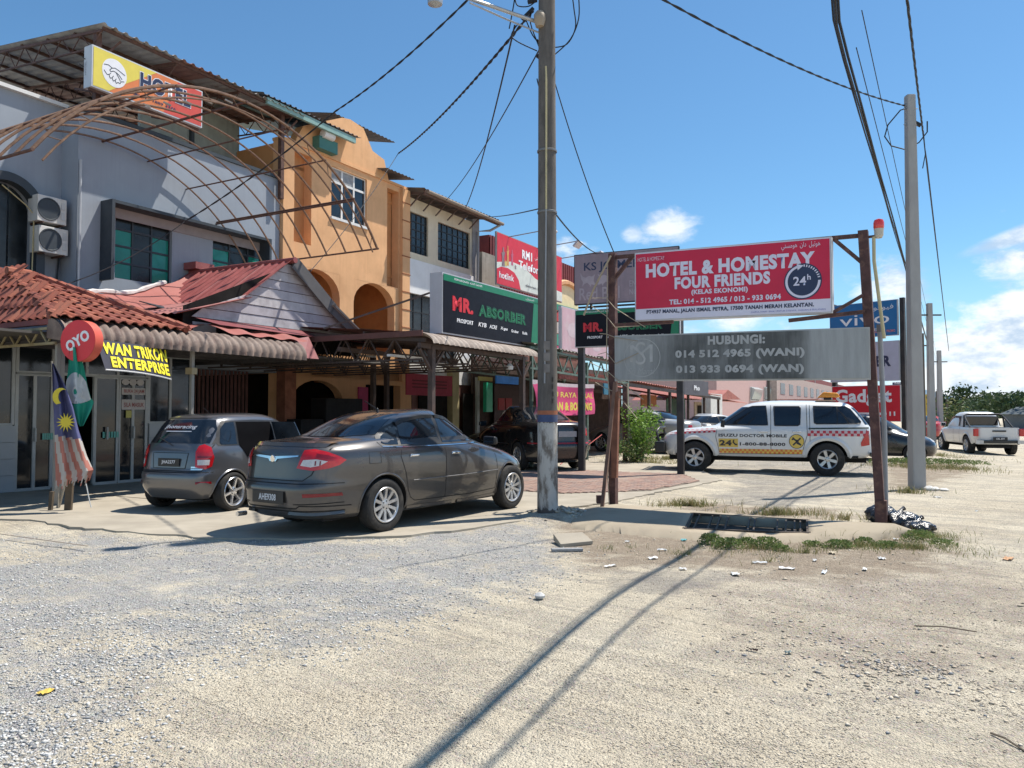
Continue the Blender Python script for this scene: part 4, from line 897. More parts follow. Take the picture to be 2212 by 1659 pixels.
def half(z):      # gable outline at height z
 if z > mdl[1] - .03: f = (z - mdl[1]) / (ap[1] - mdl[1]); l = mdl[0] + (ap[0] - mdl[0]) * f
 else: f = (z - lowl[1]) / (mdl[1] - lowl[1]); l = lowl[0] + (mdl[0] - lowl[0]) * f - .1
 if z > rgt[1]: f = (z - rgt[1]) / (ap[1] - rgt[1]); r = rgt[0] + (ap[0] - rgt[0]) * f
 else: f = (z - rlow[1]) / (rgt[1] - rlow[1]); r = rlow[0] + (rgt[0] - rlow[0]) * f
 return max(l, sl0), min(r, sr0)
for k in range(nb_):
 za = zb + (ap[1] - .05 - zb) * k / nb_; z2 = zb + (ap[1] - .05 - zb) * (k + 1) / nb_
 a0, b0 = half(za); a1, b1 = half(z2 - .012); t_ = GTt - .05
 MB(True).hexa([(a0, t_, za), (b0, t_, za), (b0, t_ + .032, za), (a0, t_ + .032, za), (a1, t_, z2 - .012), (b1, t_, z2 - .012), (b1, t_ + .02, z2 - .012), (a1, t_ + .02, z2 - .012)]).build('weatherboard', board[k % 3], gb)
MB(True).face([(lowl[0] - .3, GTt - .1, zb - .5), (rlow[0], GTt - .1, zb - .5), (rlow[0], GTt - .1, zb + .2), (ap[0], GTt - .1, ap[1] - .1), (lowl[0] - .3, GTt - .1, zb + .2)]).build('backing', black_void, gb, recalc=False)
# maroon flashing aprons below and behind
mb = MB(True); mb.face([(lowl[0] - .15, GTt + .05, zb - .02), (rlow[0] + .05, GTt + .05, zb - .02), (rlow[0] + .1, 3.85, 3.2), (lowl[0] + .1, 3.95, 3.22)]); mb.build('apron_flashing', pm('dark_maroon', (.20, .045, .05), .5, var=.2), gb, recalc=False)
mb = MB(True)
def wav(u, v):
 s = sz(470, 720, 4.0)[0] + (FS1 + .35 - sz(470, 720, 4.0)[0]) * v; return (s, 3.7 + .62 * u, 3.23 - .20 * u + .035 * math.sin(v * 9) * (1 - u) + .02 * math.sin(v * 23 + u * 3))
mb.grid(wav, 5, 36); mb.build('loose_flashing', salmon, gb, smooth='all', recalc=False)
mb = MB(True); a = FS1 + .02; mb.face([(a, 4.5, 2.65), (a + .5, 4.45, 2.66), (a + .75, 3.9, 3.2), (a, 3.95, 3.05)]); mb.build('corner_flashing', pm('dark_maroon', (.20, .045, .05), .5, var=.2), gb, recalc=False)
mb = MB(True)
p0, p1, p2, p3 = sz(215, 652, 1.3), sz(330, 640, .3), sz(430, 590, .25), sz(380, 690, 2.9)
def vf(u, v):
 k0, k1, k2, k3 = sz(186, 637, 1.2), sz(432, 580, .1), sz(560, 660, 1.6), sz(402, 716, 3.9)
 A = Vector((k0[0], 1.2, k0[1])); B = Vector((k1[0], .1, k1[1])); D = Vector((k3[0], 3.9, k3[1])); Cc = Vector((k2[0], 1.6, k2[1]))
 return A.lerp(B, u).lerp(D.lerp(Cc, u), v) + Vector((0, 0, .03 * math.sin(u * 14) - .22 * math.sin(math.pi * u) * (1 - v) - .1 * math.sin(math.pi * v)))
mb.grid(vf, 14, 10); mb.build('valley_flashing', salmon, gb, smooth='all', recalc=False)
mb = MB(True)
mb.tube([vf(k / 20, 0.0) + Vector((0, .0, .05)) for k in range(14)], [.05 + .015 * math.sin(k * 2.2) for k in range(14)], 6); mb.build('mortar_line', pm('mortar_white', (.6, .56, .53), .9, var=.2), gb, smooth=True)
q = sz(430, 575, .2); MB(True).box(q[0] - .3, q[0] + .25, .01, .45, q[1] - .12, q[1] + .05).build('flashing_box', maroon, gb)
p4 = sz(355, 668, 2.4); MB(True).hexa([(p4[0] - .35, 2.6, p4[1]), (p4[0] + .25, 2.6, p4[1] - .08), (p4[0] + .3, 2.0, p4[1] + .1), (p4[0] - .3, 2.0, p4[1] + .15)] + [(p4[0] - .35, 2.6, p4[1] + .02), (p4[0] + .25, 2.6, p4[1] - .06), (p4[0] + .3, 2.0, p4[1] + .12), (p4[0] - .3, 2.0, p4[1] + .17)]).build('loose_sheet', charcoal, gb)
MB(True).box(sz(430, 700, 3.6)[0], sz(480, 700, 3.6)[0], 3.4, 3.42, 3.02, 3.3).build('old_notice', pm('notice_faint', (.35, .38, .45), .7), gb)
# ---------------- orange shophouse
oh = street_thing('orange_shophouse', 'orange painted three storey shophouse with arches and a curved parapet', 'building')
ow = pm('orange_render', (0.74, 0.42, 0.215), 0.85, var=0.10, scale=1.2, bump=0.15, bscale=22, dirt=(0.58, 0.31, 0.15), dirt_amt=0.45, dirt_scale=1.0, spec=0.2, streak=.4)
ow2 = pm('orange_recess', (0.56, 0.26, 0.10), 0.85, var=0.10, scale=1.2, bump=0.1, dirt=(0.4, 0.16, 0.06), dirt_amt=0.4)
o0, o1 = 5.76, sz(878, 700, 0.0)[0]
zP = sz(603, 300, 0)[1]
def so(px): return sz(px, 500, 0.0)[0]
sl_a = (so(626), so(672)); sl_z = (sz(650, 525, 0)[1], sz(650, 330, 0)[1])
sr_a = (so(836), so(861)); sr_z = (sz(848, 620, 0)[1], sz(848, 410, 0)[1] )
wn_s = (so(715), so(792)); wn_z = (sz(715, 467, 0)[1], sz(715, 357, 0)[1])
ar1 = (so(632), so(735)); ar1z = (sz(700, 700, 0)[1], sz(690, 583, 0)[1]); ar2 = (so(765), so(853)); ar2z = (sz(800, 700, 0)[1], sz(808, 612, 0)[1])
gz0 = 2.55
mb = MB(True)
holes = [(sl_a[0], sl_a[1], *sl_z), (sr_a[0], sr_a[1], *sr_z), (wn_s[0], wn_s[1], *wn_z), (ar1[0], ar1[1], 3.4, ar1z[1]), (ar2[0], ar2[1], 3.4, ar2z[1])]
topz = zP + .05
wall(mb, o0, o1, gz0, topz, -.3, 0, holes)
arch_cap(mb, ar1[0], ar1[1], ar1z[1] - .75, ar1z[1], -.298, -.003); arch_cap(mb, ar2[0], ar2[1], ar2z[1] - .75, ar2z[1], -.298, -.003)
mb.build('front_wall', ow, oh)
# curved parapet
cs0, cs1 = so(735), so(838); pk = sz(735, 252, 0)[1]; sh = sz(836, 440, 0)[1]
pts = [(cs0, topz)];
par = [(640, 300), (655, 272), (700, 262), (740, 254), (757, 258), (785, 277), (805, 326), (830, 345), (840, 400)]
pp = [sz(a, b, 0.02) for a, b in par]
pz = [(a, max(b, topz + .02)) for a, b in pp]
out_ = [(pp[0][0], topz)] + pz + [(pp[-1][0], topz)]
mb = MB(True); mb.prism(out_, lambda u, v, d: (u, d, v), -.28, .02); mb.build('curved_parapet', ow, oh)
MB(True).box(o0, o1, -.34, .05, topz - .02, topz + .06).build('coping', ow, oh)
mb = MB(True); mb.box(o0, so(600) + .5, .0, .12, gz0, zP + .0); mb.build('pilaster', ow, oh); mb = MB(True); mb.box(so(863), o1, .0, .14, gz0, sz(870, 392, 0)[1] - .3); mb.build('pilaster', ow, oh)
z_ = sz(870, 425, .14)[1]
for k in range(9):
 z = z_ - k * .62 - .2
 if z < 3.2: break
 MB(True).box(so(862), o1 + .02, .13, .155, z, z + .035).build('groove_shade_strip', pm('groove_shadow', (.30, .11, .045), .9), oh)  # raised strips, the shade of the grooves is put into their dark colour
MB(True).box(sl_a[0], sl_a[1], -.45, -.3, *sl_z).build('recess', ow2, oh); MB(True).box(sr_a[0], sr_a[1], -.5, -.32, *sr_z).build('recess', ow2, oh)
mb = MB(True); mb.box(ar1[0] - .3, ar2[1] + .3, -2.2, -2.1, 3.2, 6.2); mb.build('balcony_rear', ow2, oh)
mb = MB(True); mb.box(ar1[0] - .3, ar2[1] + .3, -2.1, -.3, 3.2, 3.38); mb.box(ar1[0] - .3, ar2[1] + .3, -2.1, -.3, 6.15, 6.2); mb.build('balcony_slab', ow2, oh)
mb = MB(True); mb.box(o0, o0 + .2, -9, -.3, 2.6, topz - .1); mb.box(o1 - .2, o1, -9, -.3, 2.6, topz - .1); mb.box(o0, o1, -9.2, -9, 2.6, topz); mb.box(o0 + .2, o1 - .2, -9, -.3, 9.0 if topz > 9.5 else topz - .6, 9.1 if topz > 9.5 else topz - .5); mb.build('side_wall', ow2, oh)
glass_mix = [glass_dark, pm('curtain_grey', (.28, .29, .30), .7, var=.3, scale=8)]
window(oh, wn_s[0], wn_s[1], wn_z[0], wn_z[1], -.1, 3, 2, white_paint, glass_mix, fw=.07, rows=[wn_z[0], wn_z[0] + (wn_z[1] - wn_z[0]) * .72, wn_z[1]], pick=lambda i, j: 1 if (j == 1 and i < 2) else 0)
MB(True).box(wn_s[0] - .05, wn_s[1] + .05, -.02, .07, wn_z[0] - .08, wn_z[0]).build('window_sill', white_paint, oh)
brown_f = pm('brown_frame', (.10, .045, .025), .6)
window(oh, ar1[0] + .25, ar1[1] - .2, 4.0, 5.45, -1.0, 3, 2, brown_f, [glass_dark], fw=.07)
MB(True).lathe([(.0, 0), (.07, .0), (.06, .05), (0, .07)], 12, (ar1[0] + .9, -.9, 6.0)).build('ceiling_lamp', white_paint, oh)
# green eaves and jumbled lean-to roofs on top
grn = pm('green_fascia', (0.02, 0.14, 0.13), 0.5, var=0.2); dkt = pm('dark_roof_sheet', (0.12, 0.115, 0.12), 0.6, var=0.3, scale=3)
r0, r1 = sz(500, 232, 0.6), sz(735, 262, .6); e0 = sz(520, 180, -2.5)
sheets(oh, (o0 - 1.2, .55, topz + .75), (o0 - 1.2, -4.5, topz + 2.0), (cs0 + .3, -4.5, topz + 2.0), (cs0 + .3, .55, topz + .75), [dkt], .22, .035, .9, trap=True)
MB(True).face([(o0 - 1.2, -4.4, topz + 1.9), (cs0, -4.4, topz + 1.9), (cs0, -.2, topz + .6), (o0 - 1.2, -.2, topz + .6)]).build('eave_lining', grn, oh, recalc=False)
MB(True).box(o0 - 1.0, cs0 + .1, .42, .52, topz + .55, topz + .72).build('gutter', pm('gutter_green', (.22, .36, .33), .5), oh)
MB(True).box(so(672) , so(712), -.2, .3, topz + .05, topz + .42).build('vent_box', pm('green_panel', (.05, .17, .14), .5), oh)
MB(True).tube([(so(678), .32, topz + .5), (so(700), .32, topz + .5)], .12, 12).build('roller', white_paint, oh, smooth=True)
for (sa, sb, t0_, z0_, z1_, tb) in ((so(738), so(872), -.32, sz(790, 278, -.32)[1], sz(790, 278, -.32)[1] + .9, -4.5), (so(812), so(874), .5, sz(840, 365, .5)[1], sz(840, 365, .5)[1] + .6, -3.5)):
 sheets(oh, (sa, t0_, z0_), (sa, tb, z1_), (sb, tb, z1_), (sb, t0_, z0_), [dkt], .2, .03, .9)
MB(True).box(so(862) + .1, so(862) + .2, -.1, 0.0, topz - 1.6, topz - .4).build('post', charcoal, oh)
MB(True).box(so(820), so(868), -1.2, -1.1, topz - .9, topz + .3).build('dark_screen', charcoal, oh)
# orange house: ground floor in the canopy's shade
gs = lambda px, py=850: sz(px, py, 0.0)[0]
mb = MB(True); arch0, arch1 = gs(628), gs(742)
wall(mb, gs(596), o1 + .3, 0.05, 2.9, -.3, 0, [(arch0, arch1, .05, 2.45), (gs(790), gs(865), .05, 2.4)]); arch_cap(mb, arch0, arch1, 1.75, 2.45, -.299, -.001)
mb.build('ground_wall', ow, oh)
MB(True).box(gs(596), gs(620), .02, .35, .05, 2.9).build('pillar', pm('faded_brick_pillar', (.30, .12, .07), .8, var=.3), oh)
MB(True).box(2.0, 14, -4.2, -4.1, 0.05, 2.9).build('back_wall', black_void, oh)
pk_ = pm('pink_wall', (.52, .06, .16), .7, var=.1)
MB(True).box(gs(772), gs(792), .01, .06, .05, 2.3).build('pink_panel', pk_, oh)
mb = MB(True)
for k in range(14): a = gs(440) + k * (gs(560) - gs(440)) / 14; mb.box(a, a + .05, -.4, -.35, .05, 2.7)
mb.build('shutter_slats', pm('shutter_rust', (.14, .06, .05), .7, var=.3), oh)
for k, (a, b, z1) in enumerate(((600, 650, 1.3), (655, 735, 1.9), (745, 790, 1.2))):
 MB(True).box(gs(a), gs(b), .3, .9, .05, z1).build('stacked_crate', pm('crate_dark', (.012, .012, .014), .7, var=.4), oh, bevel=.03)
# ---------------- cream and white shophouse
wh = street_thing('white_shophouse', 'cream and white two storey shophouse with dark grilled windows and a brown eave', 'building')
cream = pm('cream_render', (.72, .63, .47), .85, var=.08, bump=.1, dirt=(.45, .38, .28), dirt_amt=.3, streak=.25); whw = pm('white_render', (.80, .80, .79), .8, var=.05, bump=.1, dirt=(.5, .48, .45), dirt_amt=.25, streak=.15)
h0, h1 = o1 + .02, sz(1020, 550, 0)[0]
za = sz(885, 558, 0)[1]; zt = sz(885, 425, 0)[1]; wz1 = sz(885, 455, 0)[1]; wz0 = sz(885, 543, 0)[1]
wa = [(so(882), so(926)), (so(947), so(1016))]
mb = MB(True); wall(mb, h0, h1, za, zt, -.3, -.02, [(a, b, wz0, wz1) for a, b in wa]); mb.build('upper_wall', cream, wh)
zl = sz(885, 632, 0)[1]
mb = MB(True); wall(mb, h0, h1 + .1, gz0, za, -.3, 0.03, [(so(880), so(985), 3.2, zl)]); mb.build('lower_wall', whw, wh)
blk_f = pm('black_grille', (.02, .02, .022), .5)
for (a, b), n in zip(wa, (4, 6)): window(wh, a, b, wz0, wz1, -.12, n, 5, blk_f, [glass_blk], fw=.035)
window(wh, so(880), so(985), 3.2, zl, -.12, 6, 4, blk_f, [glass_blk], fw=.035)
sheets(wh, (h0 - .1, .8, zt + .12), (h0 - .1, -4, zt + .9), (h1 + .9, -4, zt + .9), (h1 + .9, .8, zt + .12), [pm('eave_sheet', (.17, .15, .14), .6, var=.3)], .2, .035, .9)
MB(True).box(h0 - .05, h1 + .8, .73, .81, zt - .08, zt + .08).build('fascia_board', pm('fascia_brown', (.13, .075, .055), .6, var=.3), wh)
mb = MB(True)
for k in range(6): s = h0 + .1 + k * (h1 - h0) / 5.5; mb.bar((s, .7, zt + .02), (s, -.02, zt + .1), .05, .08); mb.bar((s, .05, zt - .35), (s, .5, zt + .02), .04)
mb.build('eave_brackets', pm('bracket_brown', (.10, .07, .06), .6), wh)
MB(True).tube([(h0, .87, zt + .04), (h1 + .95, .87, zt + .0)], .07, 8).build('gutter', pm('gutter_tan', (.26, .20, .15), .5), wh, smooth=True)
MB(True).tube([(h1 + .8, .85, zt - .05), (h1 + .55, .5, zt - .3), (h1 + .25, .12, zt - .35), (h1 + .22, .1, 3.2)], .05, 8).build('downpipe', pm('pipe_grey2', (.34, .34, .34), .5), wh, smooth=True)
MB(True).box(h1, h1 + .5, -.3, 0.02, gz0, zt + .2).build('pier', pm('pier_grey', (.30, .29, .29), .8, var=.2), wh)
mb = MB(True); mb.box(h1 - .2, h1, -9, -.3, 2.6, zt); mb.box(h0, h1, -9.2, -9, 2.6, zt); mb.build('rear_wall', cream, wh)
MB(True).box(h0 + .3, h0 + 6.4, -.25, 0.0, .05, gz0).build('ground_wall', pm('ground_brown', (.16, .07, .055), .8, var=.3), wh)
# ground floor bits under the canopy
def gbox(name, x0, x1, y0, y1, t, mat, parent=wh, d=.04):
 a, z1 = sz(x0, y0, t); b = sz(x1, y0, t)[0]; z0 = sz(x0, y1, t)[1]
 return MB(True).box(a, b, t - d, t, z0, z1).build(name, mat, parent)
gbox('cream_column', 978, 992, 790, 960, .3, pm('cream_col', (.45, .38, .2), .7), d=.3)
gbox('front_gap_shade', 905, 975, 852, 985, .06, black_void)  # solid panel, the shade of the open front is its black colour
gbox('doorway_shade', 1000, 1022, 850, 960, .3, black_void, d=.02)  # black panel painted as the shade of a doorway
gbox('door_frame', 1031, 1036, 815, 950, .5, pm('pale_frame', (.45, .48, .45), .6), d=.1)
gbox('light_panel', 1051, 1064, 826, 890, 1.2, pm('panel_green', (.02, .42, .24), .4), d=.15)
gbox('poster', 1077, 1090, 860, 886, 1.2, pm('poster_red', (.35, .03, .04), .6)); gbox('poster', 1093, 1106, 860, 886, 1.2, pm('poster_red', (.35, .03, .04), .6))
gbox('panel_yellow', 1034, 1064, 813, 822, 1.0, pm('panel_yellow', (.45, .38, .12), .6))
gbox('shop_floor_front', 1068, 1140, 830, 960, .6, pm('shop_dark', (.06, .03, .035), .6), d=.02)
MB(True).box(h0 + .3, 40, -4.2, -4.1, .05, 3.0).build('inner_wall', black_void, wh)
# ---------------- maroon clad shophouse beyond
mh = street_thing('maroon_clad_shophouse', 'shophouse with maroon ribbed cladding and a cream arch behind the red billboard', 'building')
m0, m1 = h1 + .6, 26.5
mcl = pm('maroon_cladding', (.22, .045, .045), .55, var=.12, streak=.2)
zt2 = sz(1245, 578, -.2)[1]
MB(True).box(m0 + 1.2, m1, -8, -.3, 2.8, zt2).build('body_wall', mcl, mh)
nseg = 12
for k in range(nseg):
 a = m0 + 1.2 + (m1 - m0 - 1.2) * k / nseg; b = m0 + 1.2 + (m1 - m0 - 1.2) * (k + 1) / nseg
 mb = MB(True); corr(mb, (a, -.28, 5.9), (a, -.28, zt2 - .0), (b, -.28, zt2 - .0), (b, -.28, 5.9), .22, .05, 1, 6, True); mb.build('cladding_sheet', mcl, mh, recalc=False)
MB(True).box(m0, m0 + 1.4, -.6, .1, 2.8, sz(1055, 548, .1)[1]).build('concrete_pier', pm('weathered_concrete', (.36, .33, .27), .9, var=.2, streak=.6, dirt=(.2, .18, .15), dirt_amt=.4), mh)
c0_, c1_ = sz(1200, 640, .1)[0], sz(1248, 640, .1)[0]; cz0, cz1 = sz(1225, 668, .1)[1], sz(1225, 612, .1)[1]
creamp = pm('cream_panel', (.75, .60, .36), .7, var=.08)
n = 14; A_ = [((c0_ + c1_) / 2 - (c1_ - c0_) / 2 * math.cos(math.pi * k / n), cz0 + .8 + (cz1 - cz0 - .8) * math.sin(math.pi * k / n)) for k in range(n + 1)]
mb = MB(True); mb.prism([(c0_, cz0)] + A_ + [(c1_, cz0)], lambda u, v, d: (u, d, v), -.25, .12); mb.build('arched_panel', creamp, mh)
mb = MB(True); mb.tube([(a, .15, b) for a, b in A_], .14, 6); mb.build('arch_moulding', pm('arch_orange', (.62, .33, .16), .7), mh)
MB(True).box(c0_ - 1, c1_ + .8, -.2, .5, cz0 - .75, cz0).build('green_fascia', pm('fascia_green2', (.02, .22, .13), .5), mh)
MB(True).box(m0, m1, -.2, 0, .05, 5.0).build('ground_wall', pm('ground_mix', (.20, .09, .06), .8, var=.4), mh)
for k, c in enumerate(((.45, .05, .05), (.5, .45, .4), (.05, .3, .2), (.5, .06, .15))):
 gbox('sign_patch', 1196, 1214, 668 + k * 26, 692 + k * 26, 3.0, pm('patch_%d' % k, c, .6), mh)
# ---------------- workshop contents in the shade
for k, (px, t, c, lab) in enumerate(((470, 1.2, (.20, .03, .03), 'red oil drum at the left of the dark workshop'), (690, -1.2, (.03, .08, .22), 'blue oil drum inside the arched opening'))):
 a = sz(px, 900, t)[0]; q = L(a, t, .05); o = thing('oil_drum', lab, 'drum', q, 0, 'oil drums in the workshop'); MB().lathe([(0, 0), (.28, 0), (.29, .03), (.28, .05), (.28, .29), (.295, .31), (.28, .33), (.28, .57), (.295, .59), (.28, .61), (.28, .84), (.29, .86), (.27, .87), (0, .865)], 24).build('drum', pm('drum_%d' % k, c, .45, dirt=(.05, .04, .03), dirt_amt=.5), o, smooth=True)
for k in range(4):
 q = L(sz(520, 900, .9)[0], .9, .05 + k * .2); o = thing('spare_tyre', ('bottom', 'second', 'third', 'top')[k] + ' tyre of the stack in the dark workshop', 'tyre', q, k, 'tyres stacked in the workshop'); MB().lathe([(.20, .02), (.24, 0), (.30, .01), (.32, .05), (.32, .14), (.30, .185), (.24, .195), (.20, .175)], 24).build('tyre', M('stack_rubber', (.02, .02, .02), .8), o, smooth=True)
# ================================================================== CANOPIES, SIGNS, POLES, WIRES
dark_post = pm('dark_brown_steel', (.075, .052, .045), .6, var=.3, dirt=(.16, .09, .06), dirt_amt=.5, dirt_scale=6)
corr_pale = pm('canopy_sheet_pale', (.33, .27, .225), .65, var=.2, scale=4, dirt=(.20, .14, .11), dirt_amt=.7, dirt_scale=3)
corr_red = pm('canopy_sheet_red', (.13, .055, .045), .6, var=.2, scale=3, dirt=(.16, .08, .07), dirt_amt=.5)
cp = street_thing('steel_canopy', 'dark steel car canopy with scalloped metal edge under the black sign', 'canopy')
CE = 7.15; c0s, c1s = sz(935, 722, CE)[0], sz(1160, 765, CE)[0] + .1
CZ = sz(935, 722, CE)[1]
sheets(cp, (c0s, 6.55, CZ + .06), (c0s, .1, CZ + .62), (c1s, .1, CZ + .62), (c1s, 6.55, CZ + .06), [corr_red], .2, .03, .9)
mb = MB(True); nw = round((c1s - c0s) / .19)
n_ = 6
for k in range(n_):
 a = c0s + (c1s - c0s) * k / n_; b = c0s + (c1s - c0s) * (k + 1) / n_; nwk = max(1, round((b - a) / .19)); mb = MB(True)
 mb.grid(lambda u, v: (a + (b - a) * v, 6.55 + (.55 + .07 * (.5 + .5 * math.cos(2 * math.pi * v * nwk))) * math.sin(u * 1.5), CZ - .19 + (.22 + .07 * (.5 + .5 * math.cos(2 * math.pi * v * nwk))) * math.cos(u * 1.5)), 6, nwk * 6)
 mb.build('edge_sheet', corr_pale, cp, smooth='all', recalc=False)
MB(True).box(c0s - .04, c0s, .1, 6.9, CZ - .02, CZ + .1).build('side_fascia', corr_red, cp)
psx = [sz(932, 850, 6.8)[0], sz(1128, 850, 6.8)[0]]
for s in psx:
 MB(True).box(s - .06, s + .06, 6.74, 6.86, .05, CZ - .2).build('post', dark_post, cp)
 for d in (-1, 1): MB(True).bar((s, 6.8, CZ - .75), (s + d * .45, 6.8, CZ - .28), .05).build('brace', dark_post, cp)
 MB(True).box(s - .12, s + .12, 6.68, 6.92, .046, .06).build('base_plate', dark_post, cp)
for px in (806, 835): s = sz(px, 850, 2.2)[0]; MB(True).box(s - .06, s + .06, 2.14, 2.26, .05, CZ).build('post', dark_post, cp)
for t in (6.8, 4.6, 2.2): MB(True).box(c0s, c1s, t - .04, t + .04, CZ - .26, CZ - .16).build('beam', dark_post, cp)
for k in range(6):
 s = c0s + .1 + (c1s - c0s - .2) * k / 5; mb = MB(True); mb.bar((s, 6.9, CZ - .1), (s, .2, CZ + .45), .05, .08); mb.bar((s, 6.8, CZ - .5), (s, .2, CZ - .5), .04)
 for j in range(9): a = 6.8 - j * .72; za = CZ - .1 + (6.9 - a) * .082; mb.bar((s, a, za), (s, a - .36, CZ - .5), .025); mb.bar((s, a - .36, CZ - .5), (s, a - .72, za + .06), .025)
 mb.build('truss', dark_post if k else M('truss_brown', (.07, .05, .042), .6), cp)
for k in range(7): t = 6.3 - k; MB(True).bar((c0s, t, CZ + .02 + (6.55 - t) * .087), (c1s, t, CZ + .02 + (6.55 - t) * .087), .04, .05).build('purlin', dark_post, cp)
tubem = pm('lamp_tube', (.70, .70, .68), .4)
for s, t in ((c0s + .6, 6.0), (c0s - .0 + 1.6, 4.2), (c0s + 3.2, 5.2)):
 MB(True).box(s - .6, s + .6, t - .05, t + .05, CZ - .42, CZ - .37).build('tube_lamp', tubem, cp)
MB(True).lathe([(.0, -.05), (.09, -.03), (.1, .05), (.04, .12), (0, .12)], 12, (psx[1] - .5, 6.7, CZ - .5)).build('flood_lamp', white_paint, cp, smooth=True)
for px, y in ((640, 772), (760, 766), (785, 768)):
 q = sz(px, y, 3.2); MB(True).box(q[0] - .45, q[0] + .45, 3.15, 3.25, q[1] - .03, q[1] + .02).build('tube_lamp', tubem, cp)
rb = pm('red_valance', (.34, .03, .055), .7, var=.1)
gbox('red_valance', 878, 977, 806, 853, 2.6, rb, cp)
a_, z1_ = sz(885, 815, 2.62); b_ = sz(970, 815, 2.62)[0]
for k in range(3): MB(True).box(a_ + .15, b_ - .1, 2.6, 2.606, z1_ - .1 - k * .1, z1_ - .06 - k * .1).build('valance_line', pm('valance_dark', (.12, .01, .02), .7), cp)
gbox('blue_board', 1072, 1120, 811, 828, 5.4, pm('board_blue', (.03, .22, .60), .5), cp)
cp2 = street_thing('green_truss_canopy', 'second canopy with green grey trusses and worn roof edge behind the old pole', 'canopy')
D0, D1 = c1s + .15, 15.4; DZ = 3.32
gtr = pm('green_truss', (.12, .17, .14), .6, var=.3)
wornr = pm('worn_roof', (.20, .19, .17), .8, var=.35, scale=4, dirt=(.09, .09, .07), dirt_amt=.7)
sheets(cp2, (D0, 6.9, DZ - .02), (D0, .3, DZ + .75), (D1, .3, DZ + .6), (D1, 6.9, DZ - .2), [wornr], .25, .04, .9)
for t in (6.8, 4.5):
 mb = MB(True); zt_ = lambda s: DZ - .1 - .18 * (s - D0) / (D1 - D0)
 mb.bar((D0, t, zt_(D0)), (D1, t, zt_(D1)), .06); mb.bar((D0, t, zt_(D0) - .55), (D1, t, zt_(D1) - .55), .06)
 nn = 9
 for k in range(nn): a = D0 + (D1 - D0) * k / nn; m_ = a + (D1 - D0) / nn / 2; b = a + (D1 - D0) / nn; mb.bar((a, t, zt_(a)), (m_, t, zt_(m_) - .55), .035); mb.bar((m_, t, zt_(m_) - .55), (b, t, zt_(b)), .035)
 mb.build('truss', gtr, cp2)
for s in (D0 + .1, 11.8, D1 - .1): MB(True).box(s - .04, s + .04, 6.76, 6.84, 0.0, DZ - .3).build('post', gtr, cp2)
for k in range(5): s = D0 + .3 + k * 1.5; MB(True).bar((s, 6.9, DZ - .08), (s, .4, DZ + .5), .06).build('rafter', gtr, cp2)
gbox('fringe', 1208, 1340, 800, 818, 6.2, pm('red_fringe', (.42, .14, .12), .8, var=.4, scale=12), cp2)
# red and other canopies further along
cp3 = street_thing('red_roof_canopy', 'long rusty red roofed canopy in front of the far shops behind the shrub', 'canopy')
E0, E1, EZ_ = 15.6, 29.0, 2.62
rr = pm('rust_red_roof', (.33, .10, .075), .65, var=.25, scale=3, dirt=(.45, .20, .14), dirt_amt=.5)
sheets(cp3, (E0, 6.6, EZ_), (E0, .4, EZ_ + .9), (E1, .4, EZ_ + .6), (E1, 6.6, EZ_ - .35), [rr], .25, .04, 1.1)
for k in range(6): s = E0 + .3 + k * 2.6; MB(True).box(s - .05, s + .05, 6.4, 6.5, -.02, EZ_ - .08 - k * .06).build('post', dark_post, cp3)
for t in (6.5, 3.5): MB(True).bar((E0, t, EZ_ - .12), (E1, t, EZ_ - .45), .08, .12).build('beam', dark_post, cp3)
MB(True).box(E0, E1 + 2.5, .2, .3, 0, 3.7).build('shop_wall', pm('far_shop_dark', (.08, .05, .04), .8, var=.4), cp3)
gbox('green_wall', 1440, 1480, 860, 930, 3.0, pm('far_green', (.05, .13, .09), .7), cp3); gbox('orange_board', 1385, 1418, 852, 878, 4.0, pm('far_orange', (.35, .12, .03), .7), cp3)
gbox('tan_wall', 1500, 1535, 868, 935, 3.0, pm('far_tan', (.36, .30, .22), .8, var=.2), cp3); gbox('window_gap_shade', 1508, 1528, 876, 915, 3.06, black_void, cp3)  # last panel is black to paint the shade behind the window
gbox('awning_sign', 1478, 1530, 818, 852, 6.7, pm('far_sign_black', (.06, .055, .07), .5), cp3, .1)
q = sz(1500, 843, 6.75); t_street('Pho', cp3, q[0], q[1], 6.73, .22, wht, .9, .03)
blue_s = gbox('teal_sign', 1305, 1330, 828, 852, 7.4, pm('far_teal', (.03, .16, .24), .5), cp3)
whp = gbox('white_pillar', 1535, 1560, 850, 935, 5.2, pm('far_white', (.58, .57, .54), .8), cp3, .5)
far = street_thing('pink_house', 'pink rendered building with two open awning windows beyond the far canopy', 'building')
pinkw = pm('pink_render', (.50, .33, .31), .85, var=.06, streak=.1)
P0, P1 = sz(1548, 850, 0)[0], sz(1702, 850, 0)[0]
MB(True).box(P0, P1, -8, 0, 0, 5.7).build('wall', pinkw, far)
MB(True).box(P1 + .02, sz(1722, 850, 0)[0], -8, .2, 0, 6.0).build('end_bay', pm('far_cream', (.58, .42, .30), .8), far)
for px in (1622, 1652):
 a, z1 = sz(px, 836, .1); b, z0 = sz(px + 19, 866, .1); w = window(far, a, b, z0, z1, .05, 2, 1, white_paint, [glass_dark], fw=.07)
 MB(True).hexa([(a, .12, z0 + .1), (b, .12, z0 + .1), (b, .18, z0 + .12), (a, .18, z0 + .12), (a, .12, z1), (b, .12, z1), (b, .5, z1 - .2), (a, .5, z1 - .2)]).build('open_sash', pm('sash_glass', (.42, .5, .5), .2), w)
gr_ = street_thing('small_red_gable', 'small red tiled gable roof in front of the pink building', 'roof')
a, z1 = sz(1573, 842, 4.5); b = sz(1552, 863, 4.5); c = sz(1600, 863, 4.5)
